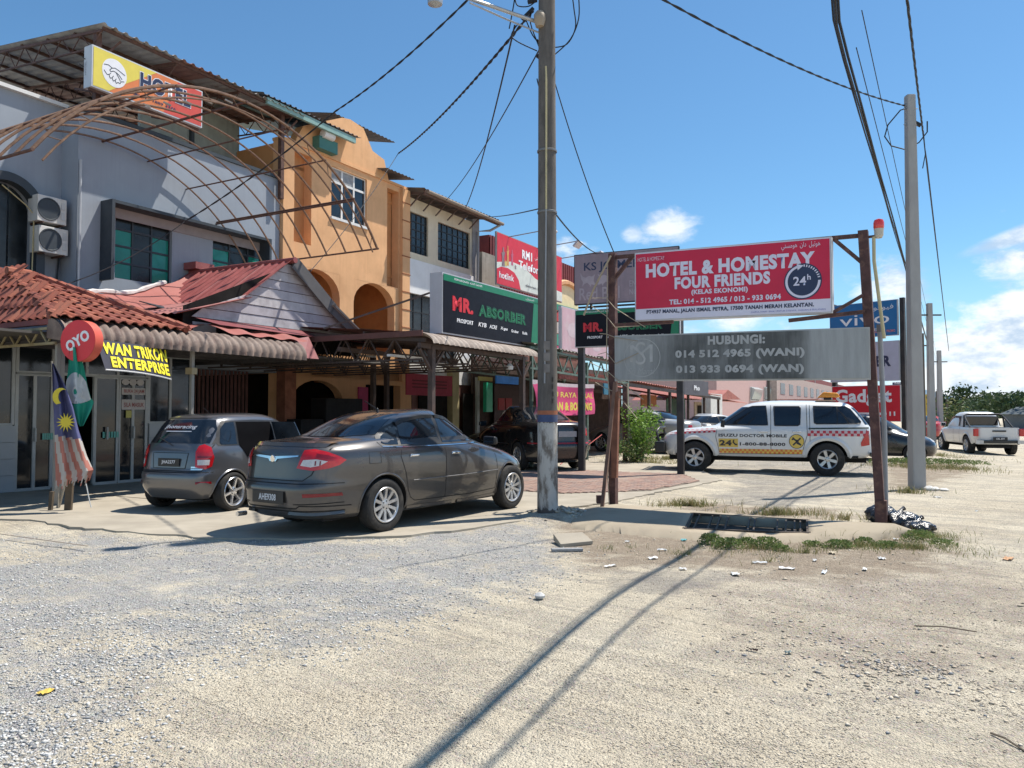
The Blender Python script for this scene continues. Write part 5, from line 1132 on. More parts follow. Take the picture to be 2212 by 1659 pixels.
mb = MB(True); mb.prism([(b[0], b[1]), (a, z1), (c[0], c[1])], lambda u, v, d: (u, d, v), -1, 4.5); mb.build('gable', rr, gr_)
sheets(gr_, (c[0] + 2, 4.5, c[1] - .25), (c[0], .5, z1 + .0), (b[0] - 8, .5, z1 + .0), (b[0] - 10, 4.5, c[1] - .1), [rr], .3, .05, 1.4)
mr = street_thing('maroon_block', 'dark maroon building block left of the red Gadget sign', 'building')
a, b = sz(1736, 850, 0)[0], sz(1830, 850, 0)[0]; MB(True).box(a, b, -8, .3, 0, 6.2).build('wall', pm('far_maroon', (.20, .05, .05), .8), mr)
MB(True).box(a - 3, b, .4, 3.0, 0, 1.9).build('annex', pm('far_white', (.58, .57, .54), .8), mr)
MB(True).tube([(a + 6, .6, 0), (a + 6, .6, 6)], .06, 6).build('pipe', alu, mr)
# long low row closing the street behind the signs
row = street_thing('far_shop_row', 'long pale row of shops far down the street behind the Gadget sign', 'building')
MB(True).box(74, 150, -6, 1.0, -.2, 5.4).build('wall', pm('far_row', (.42, .36, .32), .85, var=.2), row)
MB(True).box(74, 150, .8, 5.0, 2.6, 2.8).build('canopy_roof', rr, row)
for k in range(14): MB(True).box(76 + k * 5.2, 78.6 + k * 5.2, .99, 1.03, 3.4, 4.6).build('window', glass_blk, row)
for k in range(14): MB(True).box(75.4 + k * 5.2, 79.6 + k * 5.2, .99, 1.03, -.2, 2.4).build('shop_gap_shade', black_void, row)  # thin black panels on the wall paint the shaded shop openings
# ---------------- sign boxes on the street
def sbox(name, lab, s0, s1, t, z0, z1, case, face_m, d=.25, group=None):
 o = street_thing(name, lab, 'sign', group); MB(True).box(s0, s1, t - d, t - .01, z0, z1).build('casing', case, o)
 mb = MB(True); mb.face([(s0 + .03, t, z0 + .03), (s1 - .03, t, z0 + .03), (s1 - .03, t, z1 - .03), (s0 + .03, t, z1 - .03)]); mb.build('face', face_m, o, recalc=False); return o
casem = pm('case_grey', (.50, .51, .54), .45, var=.05, metal=.1)
sblack = pm('sign_black', (.012, .012, .018), .4, var=.1, spec=.12); sgreen = pm('sign_green', (.008, .19, .085), .35, var=.05); sred = pm('ink_red', (.62, .02, .03), .4); sgr2 = pm('ink_green', (.01, .22, .07), .4)
def absorber(o, to3, W, H, right_strip=True, cut=1.0):
 """lettering of the absorber sign; to3(u, v, off) maps the face (metres) to the object's space"""
 def poly(pts, off, m, n): MB().face([to3(u, v, off) for u, v in pts]).build(n, m, o, recalc=False)
 X = (to3(1, 0, 0) - to3(0, 0, 0)).normalized(); Yv = (to3(0, 1, 0) - to3(0, 0, 0)).normalized()
 poly([(0.03, H - .13 * H), (W - .03, H - .13 * H), (W - .03, H - .03), (.03, H - .03)], .003, sgreen, 'green_band')
 poly([(W * .905, .03), (W - .03, .03), (W - .03, H * .9), (W * .94, H * .9)], .003, sgreen, 'green_strip')
 def T(b, u, v, h, m, w, bold=.03, nm='lettering', off=.006, **k): text(b, o, to3(u, v, 0), X, Yv, h, m, w, bold, nm, off=off, **k)
 T('MR.', W * .085, H * .40, H * .25, sred, W * .19, .09)
 T('ABSORBER', W * .325, H * .40, H * .21, sgr2, W * .52, .06); T('ABSORBER', W * .325, H * .40, H * .21, pm('ink_dkgreen', (.0, .07, .03), .4), W * .52, .0, 'lettering_shade', .008)
 T('PERNIAGAAN ALAT GANTI', W * .10, H * .915, H * .035, wht, W * .26, .01); T('ﻞﻴﺘﻣﺍ', W * .84, H * .90, H * .05, wht, W * .10, .0)
 for (b, u, w, hh) in (('PROSPORT', .125, .15, .07), ('KYB', .325, .08, .075), ('ACRE', .435, .08, .07), ('X-gas', .55, .08, .07), ('Gruber', .67, .085, .055), ('Rolik', .80, .06, .055)):
  T(b, W * u, H * .22, H * hh, wht, W * w, .03, shear=.2 if b in ('ACRE', 'X-gas', 'KYB') else 0)
 T('•••••', W * .90, H * .06, H * .02, wht, W * .08, 0)
S0, S1 = sz(956, 587, 6.55)[0], sz(1163, 645, 6.55)[0]; SZ1 = sz(956, 587, 6.55)[1]; SZ0 = sz(951, 719, 6.55)[1]
mrs = sbox('black_shop_sign', 'black and green lightbox reading MR. ABSORBER standing on the canopy edge', S0, S1, 6.55, SZ0, SZ1, casem, sblack, .35)
absorber(mrs, lambda u, v, off: Vector((S0 + u, -6.55 - off, SZ0 + v)), S1 - S0, SZ1 - SZ0)
mb = MB(True)
for k in range(8): mb.box(S0 - .004, S0, 6.3, 6.4, SZ0 + .45 + k * .06, SZ0 + .48 + k * .06)
mb.build('side_vents', casem, mrs)
MB(True).bar((S0 + .1, 6.3, SZ1 - .4), (S0 - 1.3, 4.2, SZ0 + .1), .04).build('stay', dark_post, mrs)
MB(True).bar((S0, 6.4, SZ0 - .02), (S1, 6.4, SZ0 - .02), .05).build('support', dark_post, mrs)
# red telecom billboard
B0, BZ1 = sz(1073, 499, 2.2); B1 = sz(1214, 600, 2.2)[0]; BZ0 = sz(1073, 614, 2.2)[1]
sgnred = pm('billboard_red', (.62, .022, .045), .5, var=.08, dirt=(.5, .05, .06), dirt_amt=.3)
bb = sbox('red_billboard', 'red phone billboard reading RM1 Telefon with white sweep and hotlink oval', B0, B1, 2.2, BZ0, BZ1, pm('board_back', (.3, .3, .3), .6), sgnred, .08)
BW, BH = B1 - B0, BZ1 - BZ0
def bp_(u, v): return (B0 + BW * u, BZ0 + BH * v)
sw = [bp_(.0, .02), bp_(1, .02), bp_(1, .22), bp_(.75, .26), bp_(.55, .34), bp_(.38, .50), bp_(.2, .52), bp_(0, .42)]
face_poly(bb, sw, 2.204, pm('billboard_white', (.62, .66, .60), .5, var=.1), 'white_sweep')
face_poly(bb, [bp_(.0, .02), bp_(.33, .02), bp_(.30, .2), bp_(.24, .32), bp_(.15, .37), bp_(.06, .36), bp_(0, .3)], 2.208, sgnred, 'red_oval')
q = bp_(.03, .14); t_street('hotlink', bb, q[0], q[1], 2.212, .24, wht, BW * .20, .02)
q = bp_(.35, .66); t_street('RM1', bb, q[0], q[1], 2.206, .34, wht, BW * .15, .05)
q = bp_(.30, .44); t_street('Telefon Pintar', bb, q[0], q[1], 2.206, .32, wht, BW * .58, .03)
q = bp_(.62, .33); t_street('Percuma', bb, q[0], q[1], 2.206, .16, blk, BW * .2, .02)
q = bp_(.40, .10); t_street('dengan Internet 3GB', bb, q[0], q[1], 2.21, .14, pm('ink_grey2', (.15, .15, .16), .5), BW * .5, .02)
q = bp_(.54, .70); t_street('ﻲﺘﻧﺍ', bb, q[0], q[1], 2.206, .2, wht, BW * .07, .0)
figs = [pm('fig_%d' % i, c, .6) for i, c in enumerate(((.25, .18, .2), (.6, .3, .1), (.5, .12, .2), (.62, .5, .15)))]
for k, (u, v, w, h) in enumerate(((.06, .38, .05, .36), (.13, .42, .035, .38), (.19, .45, .035, .3), (.10, .40, .04, .1), (.24, .40, .03, .08))):
 a, b = bp_(u, v); mb = MB(True); mb.face([(a + BW * w * x_, 2.21, b + BH * h * y_) for x_, y_ in ((.1, 0), (.9, 0), (.75, .5), (1, .8), (.7, .75), (.6, 1), (.35, 1), (.3, .72), (0, .7), (.2, .45))]); mb.build('printed_figure', figs[k % 4], bb, recalc=False)
for k in range(3):
 s = B0 + BW * (.16 + k * .42); z = BZ1 - .05
 MB(True).tube([(s, 2.1, z), (s + .05, 4.0, z + .12)], .02, 6).build('lamp_arm', pm('arm_grey', (.25, .26, .27), .5), bb)
 MB(True).hexa([(s - .2, 3.9, z - .15), (s + .3, 3.9, z - .15), (s + .3, 4.1, z + .05), (s - .2, 4.1, z + .05), (s - .2, 3.85, z - .1), (s + .3, 3.85, z - .1), (s + .3, 4.05, z + .12), (s - .2, 4.05, z + .12)]).build('flood_lamp', casem, bb)
# faded pink billboard on the second canopy
K0, K1 = sz(1213, 700, 6.7)[0], sz(1345, 700, 6.7)[0]; KZ1 = sz(1213, 660, 6.7)[1]; KZ0 = sz(1213, 768, 6.7)[1]
fpk = pm('faded_pink', (.56, .36, .40), .6, var=.12, scale=1.2, streak=.35, dirt=(.62, .52, .52), dirt_amt=.6)
fb_ = sbox('faded_pink_billboard', 'sun faded pink billboard with washed out print behind the old pole', K0, K1, 6.7, KZ0, KZ1, casem, fpk, .1)
fadd = pm('faded_print', (.60, .47, .50), .6, var=.1); fad2 = pm('faded_blue', (.50, .50, .60), .6)
for (u, v, w, h, m) in ((.08, .4, .16, .3, fadd), (.3, .55, .2, .15, fadd), (.12, .12, .2, .06, fadd), (.70, .10, .10, .32, fad2), (.45, .2, .15, .2, fadd)):
 mb = MB(True); a, b = K0 + (K1 - K0) * u, KZ0 + (KZ1 - KZ0) * v; W_, H_ = (K1 - K0) * w, (KZ1 - KZ0) * h
 mb.face([(a + W_ * (.5 + .5 * math.cos(q * math.pi / 7) * (1 + .1 * math.sin(q * 3))), 6.703, b + H_ * (.5 + .5 * math.sin(q * math.pi / 7))) for q in range(14)]); mb.build('print_patch', m, fb_, recalc=False)
MB(True).bar((K0 + .1, 6.6, KZ1 - .1), (K0 - .9, 5.2, KZ0 - .1), .04).build('stay', dark_post, fb_)
# magenta banner under the second canopy
bn = street_thing('magenta_banner', 'magenta cloth banner reading RAYA VIRAL and BORONG in yellow under the canopy', 'banner')
N0, NZ1 = sz(1150, 828, 6.95); N1 = sz(1282, 838, 6.95)[0]; NZ0 = sz(1282, 894, 6.95)[1]
mag = pm('banner_magenta', (.62, .07, .20), .7, var=.06);
mb = MB(True); mb.grid(lambda u, v: (N0 + (N1 - N0) * u + .35 * v * (1 - u), 6.95 + .05 * math.sin(u * 9) + .03 * math.sin(v * 5 + u * 4), NZ1 - (NZ1 - NZ0) * v - .04 * math.sin(math.pi * u)), 20, 6); mb.build('cloth', mag, bn, smooth='all', recalc=False)
mb = MB(True); mb.grid(lambda u, v: (N0 + (N1 - N0) * u, 6.955 + .05 * math.sin(u * 9), NZ1 + .1 - .12 * v - .04 * math.sin(math.pi * u)), 20, 1); mb.build('hem', pm('banner_hem', (.6, .5, .52), .7), bn, recalc=False)
ye2 = pm('ink_yellow', (.72, .62, .08), .5)
t_street('BAJU RAYA VIRAL', bn, N0 + .5, NZ0 + .42, 7.03, .2, ye2, (N1 - N0) * .82, .01); t_street('BELIAN & BORONG', bn, N0 + .5, NZ0 + .1, 7.03, .24, ye2, (N1 - N0) * .80, .07)
A1 = gp(1257, 1018, 0.05); A2 = gp(1471, 1027, 0.03)
A1 = Vector((A1[0], A1[1], 0)); A2 = Vector((A2[0], A2[1], 0))
def cross_frame(name, lab, cat, a, b):
 d = (b - a); r = math.atan2(d.y, d.x); return thing(name, lab, cat, (a.x, a.y, 0), r), d.length
jp, JL = cross_frame('twin_post_stand', 'two dark square steel posts carrying the faded purple board and black sign', 'sign frame', A1, A2)
sq = pm('black_square_steel', (.022, .02, .022), .5, var=.3, dirt=(.07, .05, .04), dirt_amt=.5)
def zat(px, py, x, y): d = ray(px, py); k = math.hypot(x, y) / math.hypot(d.x, d.y); return CAM_Z + d.z * k
j1t = zat(1247, 552, A1.x, A1.y); j1b = zat(1247, 660, A1.x, A1.y); m1t = zat(1252, 672, A1.x, A1.y); m1b = zat(1252, 752, A1.x, A1.y)
MB().box(-.075, .075, -.075, .075, .0, m1t).build('post', sq, jp, bevel=.01); MB().box(JL - .075, JL + .075, -.075, .075, .0, m1t).build('post', sq, jp, bevel=.01)
MB().box(-.1, JL + .1, .05, .12, j1b - .06, j1b - .02).build('rail', sq, jp)
for x in (0.2, JL - .15): MB().box(x, x + .05, .06, .11, m1t, j1t - .1).build('upright', sq, jp)
def xsign(name, lab, a, b, u0, u1, yo, z0, z1, case, fm, d=.12, parent=None):
 o, LL = cross_frame(name, lab, 'sign', a, b)
 MB().box(u0, u1, yo + .01, yo + d, z0, z1).build('casing', case, o); MB().face([(u0 + .02, yo, z0 + .02), (u1 - .02, yo, z0 + .02), (u1 - .02, yo, z1 - .02), (u0 + .02, yo, z1 - .02)]).build('face', fm, o, recalc=False)
 return o
prp = pm('faded_purple', (.27, .215, .25), .6, var=.12, scale=1.0, streak=.35, dirt=(.40, .30, .33), dirt_amt=.4)
rbs = xsign('faded_energy_board', 'faded purple board reading KS JO MERAH with two pale bulls, above the second black sign', A1, A2, -.14, JL + .02, -.14, j1b, j1t, sq, prp)
def tx(body, o, x, z, y, h, m, w=None, bold=.02, **k): return text(body, o, (x, y, z), (1, 0, 0), (0, 0, 1), h, m, w, bold, off=.003, **k)
tx('KS JO MERANTI', rbs, .12, j1t - .48, -.142, .26, ink, JL * .86, .015)
pale = pm('faded_letter', (.40, .34, .38), .6)
tx('Red Bull', rbs, .0, j1b + .10, -.142, .30, pale, JL * .42, .01); tx('ENERGY', rbs, JL * .52, j1b + .36, -.142, .15, pale, JL * .22, .01); tx('NO LIMITS', rbs, JL * .52, j1b + .17, -.142, .13, pale, JL * .26, .01)
def bull(x, z, sgn, h):
 pts = [(0, .1), (.12, .35), (.10, .62), (.02, .8), (.14, .72), (.24, .66), (.42, .72), (.62, .62), (.8, .7), (.95, .95), (.9, .55), (.78, .35), (.82, .05), (.7, .22), (.52, .28), (.36, .12), (.34, .0), (.26, .18), (.14, .12)]
 MB().face([(x + sgn * a * h * 1.1, -.1425, z + b * h) for a, b in pts]).build('bull_emblem', pale, rbs, recalc=False)
bull(.0 + .42, j1b + .42, -1, .38); bull(.46, j1b + .42, 1, .38)
mr2 = xsign('small_black_sign', 'smaller black and green MR. ABSORBER sign between the square posts', A1, A2, -.1, JL + .05, -.2, m1b, m1t, casem, sblack, .2)
absorber(mr2, lambda u, v, off: Vector((-.1 + u, -.2 - off, m1b + v)), JL + .15, m1t - m1b)
Pl = Vector((*gp(1325, 1087, .10), 0)); Pr = Vector((*gp(1904, 1131, .06), 0))
hp_, HL = cross_frame('rusty_sign_frame', 'pair of leaning rusty brown posts with top bar carrying the red hotel sign', 'sign frame', Pl, Pr)
rust_post = pm('rust_post', (.085, .038, .034), .7, var=.35, scale=6, dirt=(.24, .13, .09), dirt_amt=.6, dirt_scale=9, bump=.2, bscale=60)
lt_ = zat(1328, 548, Pl.x, Pl.y); rt_ = zat(1878, 497, Pr.x, Pr.y)
MB().hexa([(-.055, -.055, -.02), (.055, -.055, -.02), (.055, .055, -.02), (-.055, .055, -.02), (-.045, -.055, lt_), (.065, -.055, lt_), (.065, .055, lt_), (-.045, .055, lt_)]).build('post', rust_post, hp_)
lean = -.16
MB().hexa([(HL - .055, -.055, -.02), (HL + .055, -.055, -.02), (HL + .055, .055, -.02), (HL - .055, .055, -.02), (HL + lean - .06, -.06, rt_), (HL + lean + .06, -.06, rt_), (HL + lean + .06, .06, rt_), (HL + lean - .06, .06, rt_)]).build('post', rust_post, hp_)
MB().box(HL - .07, HL + .07, -.07, .07, -.02, .36).build('post_sleeve', rust_post, hp_)
MB().bar((0, 0, lt_ - .06), (HL + lean, 0, rt_ - .06), .06, .05).build('top_bar', rust_post, hp_)
for a, b in (((.03, 0, lt_ - .4), (.35, 0, lt_ - .06)), ((HL + lean - .02, 0, rt_ - .42), (HL + lean - .36, 0, rt_ - .07))): MB().bar(a, b, .05).build('brace', rust_post, hp_)
s0_, s1_ = .43, HL - .53
sz_l = (zat(1377, 697, *(Pl + (Pr - Pl) * .1).xy), zat(1377, 551, *(Pl + (Pr - Pl) * .1).xy)); sz_r = (zat(1814, 678, *(Pl + (Pr - Pl) * .873).xy), zat(1814, 514, *(Pl + (Pr - Pl) * .873).xy))
hs = thing('red_hotel_sign', 'red HOTEL & HOMESTAY FOUR FRIENDS sign hung between the rusty posts', 'sign', (Pl.x, Pl.y, 0), hp_.rotation_euler.z)
f_ = -.16
def H3(u, v, off=0.0):          # u 0..1 along, v 0..1 up
 x = s0_ + (s1_ - s0_) * u; z = (sz_l[0] + (sz_r[0] - sz_l[0]) * u) + ((sz_l[1] - sz_l[0]) + ((sz_r[1] - sz_r[0]) - (sz_l[1] - sz_l[0])) * u) * v; return Vector((x, f_ - off, z))
MB().hexa([H3(0, 0, -.01), H3(1, 0, -.01), H3(1, 0, -.16), H3(0, 0, -.16), H3(0, 1, -.01), H3(1, 1, -.01), H3(1, 1, -.16), H3(0, 1, -.16)]).build('casing', pm('case_white', (.58, .58, .60), .5, var=.05, dirt=(.3, .2, .15), dirt_amt=.3), hs)
hred = pm('hotel_red', (.60, .008, .05), .38, var=.06); hwh = pm('hotel_white', (.72, .70, .82), .4, var=.04)
MB().face([H3(.006, .02), H3(.994, .02), H3(.994, .985), H3(.006, .985)]).build('face', hwh, hs, recalc=False)
MB().face([H3(.008, .175, .003), H3(.992, .19, .003), H3(.992, .975, .003), H3(.008, .975, .003)]).build('red_field', hred, hs, recalc=False)
SW, SH = s1_ - s0_, sz_l[1] - sz_l[0]
Xd = (H3(1, .5) - H3(0, .5)).normalized()
def ht(b, u, v, h, m, w, bold=.03, off=.006, nm='lettering', **k): text(b, hs, H3(u, v), Xd, (0, 0, 1), h * SH, m, w * SW, bold, nm, off=off, **k)
ht('HOTEL & HOMESTAY', .065, .62, .20, hwh, .86, .075); ht('FOUR FRIENDS', .225, .43, .17, hwh, .49, .07)
ht('HOTEL & HOMESTAY', .02, .865, .055, hwh, .15, -.01); ht('ﻲﺘﺴﻣﻮﻫ  ﻥﺍﺩ  ﻞﻴﺗﻮﻫ', .77, .855, .10, hwh, .18, .0)
ht('(KELAS EKONOMI)', .315, .325, .085, hwh, .29, .04); ht('TEL: 014 - 512 4965 / 013 - 933 0694', .195, .215, .075, hwh, .57, .04)
ht('PT4937 MANAL, JALAN ISMAIL PETRA, 17500 TANAH MERAH KELANTAN.', .068, .085, .07, ink, .85, .04, .004)
ht('DARUL NAIM  BILIK UNTUK DISEWA  HARIAN & BULANAN', .62, .045, .022, pm('ink_blue_grey', (.25, .25, .5), .5), .35, .0, .004)
cu, cv = .868, .435; rr_ = .235 * SH
def disc(r0, r1, a0, a1, off, m, nm, n=36):
 mb = MB(); c = H3(cu, cv, off)
 for k in range(n):
  p = [a0 + (a1 - a0) * (k + j) / n for j in (0, 1)]
  q = [c + Vector((r * math.cos(a), 0, r * math.sin(a))) for a in p for r in (r0, r1)]
  mb.face([q[0], q[1], q[3], q[2]] if r0 > 0 else [q[0], q[1], q[3]])
 mb.build(nm, m, hs, recalc=False)
disc(0, rr_ * 1.0, 0, 2 * math.pi, .006, ink, 'clock_disc'); disc(rr_ * .80, rr_ * .93, R(-255 + 360 - 360), R(0), .009, hwh, 'clock_ring', 30);
for k in range(9): disc(rr_ * .80, rr_ * .93, R(10 + k * 9), R(14 + k * 9), .009, hwh, 'clock_tick', 1)
cc_ = H3(cu, cv, .009); a = R(105); MB().face([cc_ + Vector((rr_ * r * math.cos(R(g)), 0, rr_ * r * math.sin(R(g)))) for r, g in ((.68, 112), (1.02, 108), (.88, 86))]).build('clock_arrow', hwh, hs, recalc=False)
text('24', hs, H3(cu, cv, .008) + Vector((-rr_ * .5, 0, -rr_ * .22)), Xd, (0, 0, 1), rr_ * .5, hwh, rr_ * .68, .02); text('h', hs, H3(cu, cv, .008) + Vector((rr_ * .24, 0, rr_ * .05)), Xd, (0, 0, 1), rr_ * .32, hwh, None, .02)
MB().bar((.02, -.08, sz_l[0] - .03), (1.0, -.08, sz_l[0] - .03), .05, .05).build('lower_bracket', rust_post, hs)
MB().bar((HL + lean + .02, -.08, sz_r[0] + .0), (HL - 1.1, -.08, sz_r[0] - .06), .05, .05).build('lower_bracket', rust_post, hs); MB().bar((HL + lean, -.08, sz_r[0] + .22), (HL + lean - .4, -.08, sz_r[0] + .0), .04).build('lower_brace', rust_post, hs)
# grey sign
gsg = thing('grey_contact_sign', 'weathered grey HUBUNGI sign board with phone numbers under the red hotel sign', 'sign', (Pl.x, Pl.y, 0), hp_.rotation_euler.z)
g0, g1 = .08, HL - .09
gl = (zat(1336, 824, Pl.x, Pl.y), zat(1336, 727, Pl.x, Pl.y)); gr = (zat(1876, 821, Pr.x, Pr.y), zat(1876, 708, Pr.x, Pr.y))
def G3(u, v, off=0.0): return Vector((g0 + (g1 - g0) * u, -.12 - off, (gl[0] + (gr[0] - gl[0]) * u) * (1 - v) + (gl[1] + (gr[1] - gl[1]) * u) * v))
MB().hexa([G3(0, 0, -.01), G3(1, 0, -.01), G3(1, 0, -.1), G3(0, 0, -.1), G3(0, 1, -.01), G3(1, 1, -.01), G3(1, 1, -.1), G3(0, 1, -.1)]).build('frame', pm('sign_frame_pale', (.48, .48, .46), .5, var=.1, dirt=(.25, .2, .15), dirt_amt=.4), gsg)
def grey_face():
 m, nt, b = new_mat('mouldy_board'); tc = nd(nt, 'ShaderNodeTexCoord').outputs['Object']; sp = nd(nt, 'ShaderNodeSeparateXYZ'); lk(nt, tc, sp.inputs[0])
 mp = nd(nt, 'ShaderNodeMapping'); mp.inputs['Scale'].default_value = (7, 1, .8); lk(nt, tc, mp.inputs[0]); n = nd(nt, 'ShaderNodeTexNoise'); n.inputs['Scale'].default_value = 1.6; n.inputs['Detail'].default_value = 8; n.inputs['Roughness'].default_value = .7; lk(nt, mp.outputs[0], n.inputs['Vector'])
 n2 = nd(nt, 'ShaderNodeTexNoise'); n2.inputs['Scale'].default_value = 3.0; n2.inputs['Detail'].default_value = 6; lk(nt, tc, n2.inputs['Vector'])
 r = nd(nt, 'ShaderNodeMapRange'); lk(nt, sp.outputs[0], r.inputs[0]); r.inputs[1].default_value = g0 + .35; r.inputs[2].default_value = g0 + 1.1
 r2 = nd(nt, 'ShaderNodeMapRange'); lk(nt, sp.outputs[0], r2.inputs[0]); r2.inputs[1].default_value = g0 + (g1 - g0) * .80; r2.inputs[2].default_value = g0 + (g1 - g0) * .765
 mu = nd(nt, 'ShaderNodeMath', operation='MULTIPLY'); lk(nt, r.outputs[0], mu.inputs[0]); lk(nt, r2.outputs[0], mu.inputs[1])
 rn = nd(nt, 'ShaderNodeMapRange'); lk(nt, n.outputs['Fac'], rn.inputs[0]); rn.inputs[1].default_value = .38; rn.inputs[2].default_value = .66
 rn2 = nd(nt, 'ShaderNodeMapRange'); lk(nt, n2.outputs['Fac'], rn2.inputs[0]); rn2.inputs[1].default_value = .25; rn2.inputs[2].default_value = .75; rn2.inputs[3].default_value = .55
 m2 = nd(nt, 'ShaderNodeMath', operation='MULTIPLY'); lk(nt, mu.outputs[0], m2.inputs[0]); lk(nt, rn2.outputs[0], m2.inputs[1])
 a = nd(nt, 'ShaderNodeMath', operation='MULTIPLY_ADD'); lk(nt, rn.outputs[0], a.inputs[0]); a.inputs[1].default_value = .28; lk(nt, m2.outputs[0], a.inputs[2]); a.use_clamp = True
 mx = nd(nt, 'ShaderNodeMix', data_type='RGBA'); mx.inputs[6].default_value = (.40, .41, .405, 1); mx.inputs[7].default_value = (.085, .088, .085, 1); lk(nt, a.outputs[0], mx.inputs[0]); lk(nt, mx.outputs[2], b.inputs['Base Color']); b.inputs['Roughness'].default_value = .6; return m
MB().face([G3(.004, .03), G3(.996, .03), G3(.996, .97), G3(.004, .97)]).build('face', grey_face(), gsg, recalc=False)
GW, GHh = g1 - g0, gl[1] - gl[0]; gin = pm('ghost_letter', (.44, .44, .43), .6, var=.15, scale=6); Xg = (G3(1, .5) - G3(0, .5)).normalized()
def gt(b, u, v, h, w, bold=.05): text(b, gsg, G3(u, v), Xg, (0, 0, 1), h * GHh, gin, w * GW, bold, off=.004)
gt('HUBUNGI:', .405, .74, .185, .225); gt('014 512 4965 (WANI)', .27, .44, .205, .505); gt('013 933 0694 (WAN)', .272, .12, .205, .50)
cg = G3(.125, .50, .004)
mb = MB()
for k in range(40):
 a0, a1 = 2 * math.pi * k / 40, 2 * math.pi * (k + 1) / 40; r0, r1 = .40 * GHh, .415 * GHh
 mb.face([cg + Vector((r * math.cos(a), 0, r * math.sin(a))) for r, a in ((r0, a0), (r1, a0), (r1, a1), (r0, a1))])
mb.build('ring_emblem', gin, gsg, recalc=False)
text('M', gsg, cg + Vector((-.19, 0, -.06)), Xg, (0, 0, 1), .26, gin, .36, -.01, off=.001); text('S', gsg, cg + Vector((-.10, 0, -.10)), Xg, (0, 0, 1), .34, gin, .16, -.01, off=.002); text('Sri Manal', gsg, cg + Vector((-.22, 0, -.24)), Xg, (0, 0, 1), .09, gin, .42, -.01, off=.001, shear=.3)
# things fixed to the right post
bc = thing('red_beacon_lamp', 'red and white beacon lamp on top of the right rusty post', 'lamp', (Pr.x, Pr.y, 0), hp_.rotation_euler.z); bx = lean + .19
bcz = rt_ - .12
MB().lathe([(0, 0), (.04, 0), (.045, .02), (.055, .03), (.058, .10), (.062, .12)], 16, (bx, -.02, bcz)).build('base', pm('beacon_base', (.55, .50, .42), .5), bc, smooth=True)
MB().lathe([(.06, .12), (.066, .14), (.066, .20), (.055, .235), (.025, .25), (0, .252)], 16, (bx, -.02, bcz)).build('dome', pm('beacon_red', (.75, .05, .04), .15, coat=.5), bc, smooth=True)
MB().bar((lean, 0, bcz + .03), (bx, -.02, bcz + .03), .03).build('bracket', rust_post, bc)
cd_ = thing('yellow_conduit', 'cream coloured conduit running down the right rusty post', 'pipe', (Pr.x, Pr.y, 0), hp_.rotation_euler.z)
MB().tube([(lean + .13, -.03, bcz + .02), (lean + .13, -.04, bcz - .3), (lean * .35 + .13, -.05, 2.45)], .022, 8).build('tube', pm('conduit_cream', (.50, .43, .24), .5), cd_, smooth=True)
pp_ = thing('grey_pvc_pipe', 'tall bare grey pipe standing right beside the right rusty post', 'pipe', (*gp(1914, 1128, .05), 0), 0)
MB().tube([(0, 0, -.02), (0.0, 0, 1.2), (-.04, 0, 2.62)], .032, 10).build('tube', pm('pvc_grey', (.30, .31, .32), .5, var=.15), pp_, smooth=True)
MB().tube([(-.04, 0, 2.56), (-.04, 0, 2.66)], .04, 10).build('cap', pm('pvc_dark', (.16, .16, .17), .5), pp_)
# wires and twine round the left post
tw = thing('loose_twine', 'tangle of pale loose wires hanging round the left rusty post', 'wire', (Pl.x, Pl.y, 0), hp_.rotation_euler.z)
rs = random.Random(9); twm = pm('twine', (.42, .34, .24), .7)
MB().tube([(.02, -.1, lt_ - .05), (-.25, -.15, lt_ - .55), (-.42, -.15, lt_ - .95)], .016, 6).build('stick', twm, tw)
for k in range(6):
 z = lt_ - .7 - k * .28; a = [(-.15 - .3 * rs.random(), -.12, z + rs.uniform(-.1, .2)), (-.05, -.13, z), (.1, -.13, z - .1 + rs.uniform(-.1, .1)), (.35 + rs.random() * .3, -.2, z - .3 + rs.uniform(-.2, .3))]
 MB().tube(a, .006, 5).build('wire', twm, tw)
MB().tube([(-.04, -.09, lt_ - .1), (-.06, -.1, 2.2), (.03, -.1, 1.4), (-.05, -.1, .5), (-.02, -.1, .02)], .008, 5).build('wire', twm, tw)
# wooden prop leaning at the left post
wp = thing('wooden_prop', 'thin weathered wooden stick leaning against the left rusty post', 'stick', (0, 0, 0))
a = Vector((*gp(1300, 1102, .08), .08)); b = Vector((Pl.x + .02, Pl.y - .12, 1.95)); MB().bar(a, b, .05, .035).build('stick', pm('old_wood', (.22, .12, .08), .8, var=.3), wp)
nb = thing('cut_timber', 'short thick timber tied upright to the left rusty post', 'post', (Pl.x, Pl.y, 0), hp_.rotation_euler.z); MB().hexa([(.04, -.16, .5), (.12, -.16, .5), (.12, -.09, .5), (.04, -.09, .5), (.02, -.16, 1.75), (.16, -.16, 1.82), (.16, -.09, 1.82), (.02, -.09, 1.75)]).build('timber', pm('timber_rust', (.24, .10, .06), .8, var=.3), nb)
blk_b = thing('foot_block', 'small dark block at the foot of the left rusty post', 'block', (Pl.x - .2, Pl.y, 0.1)); MB().box(-.06, .06, -.06, .06, 0, .12).build('block', rust_post, blk_b, bevel=.01)
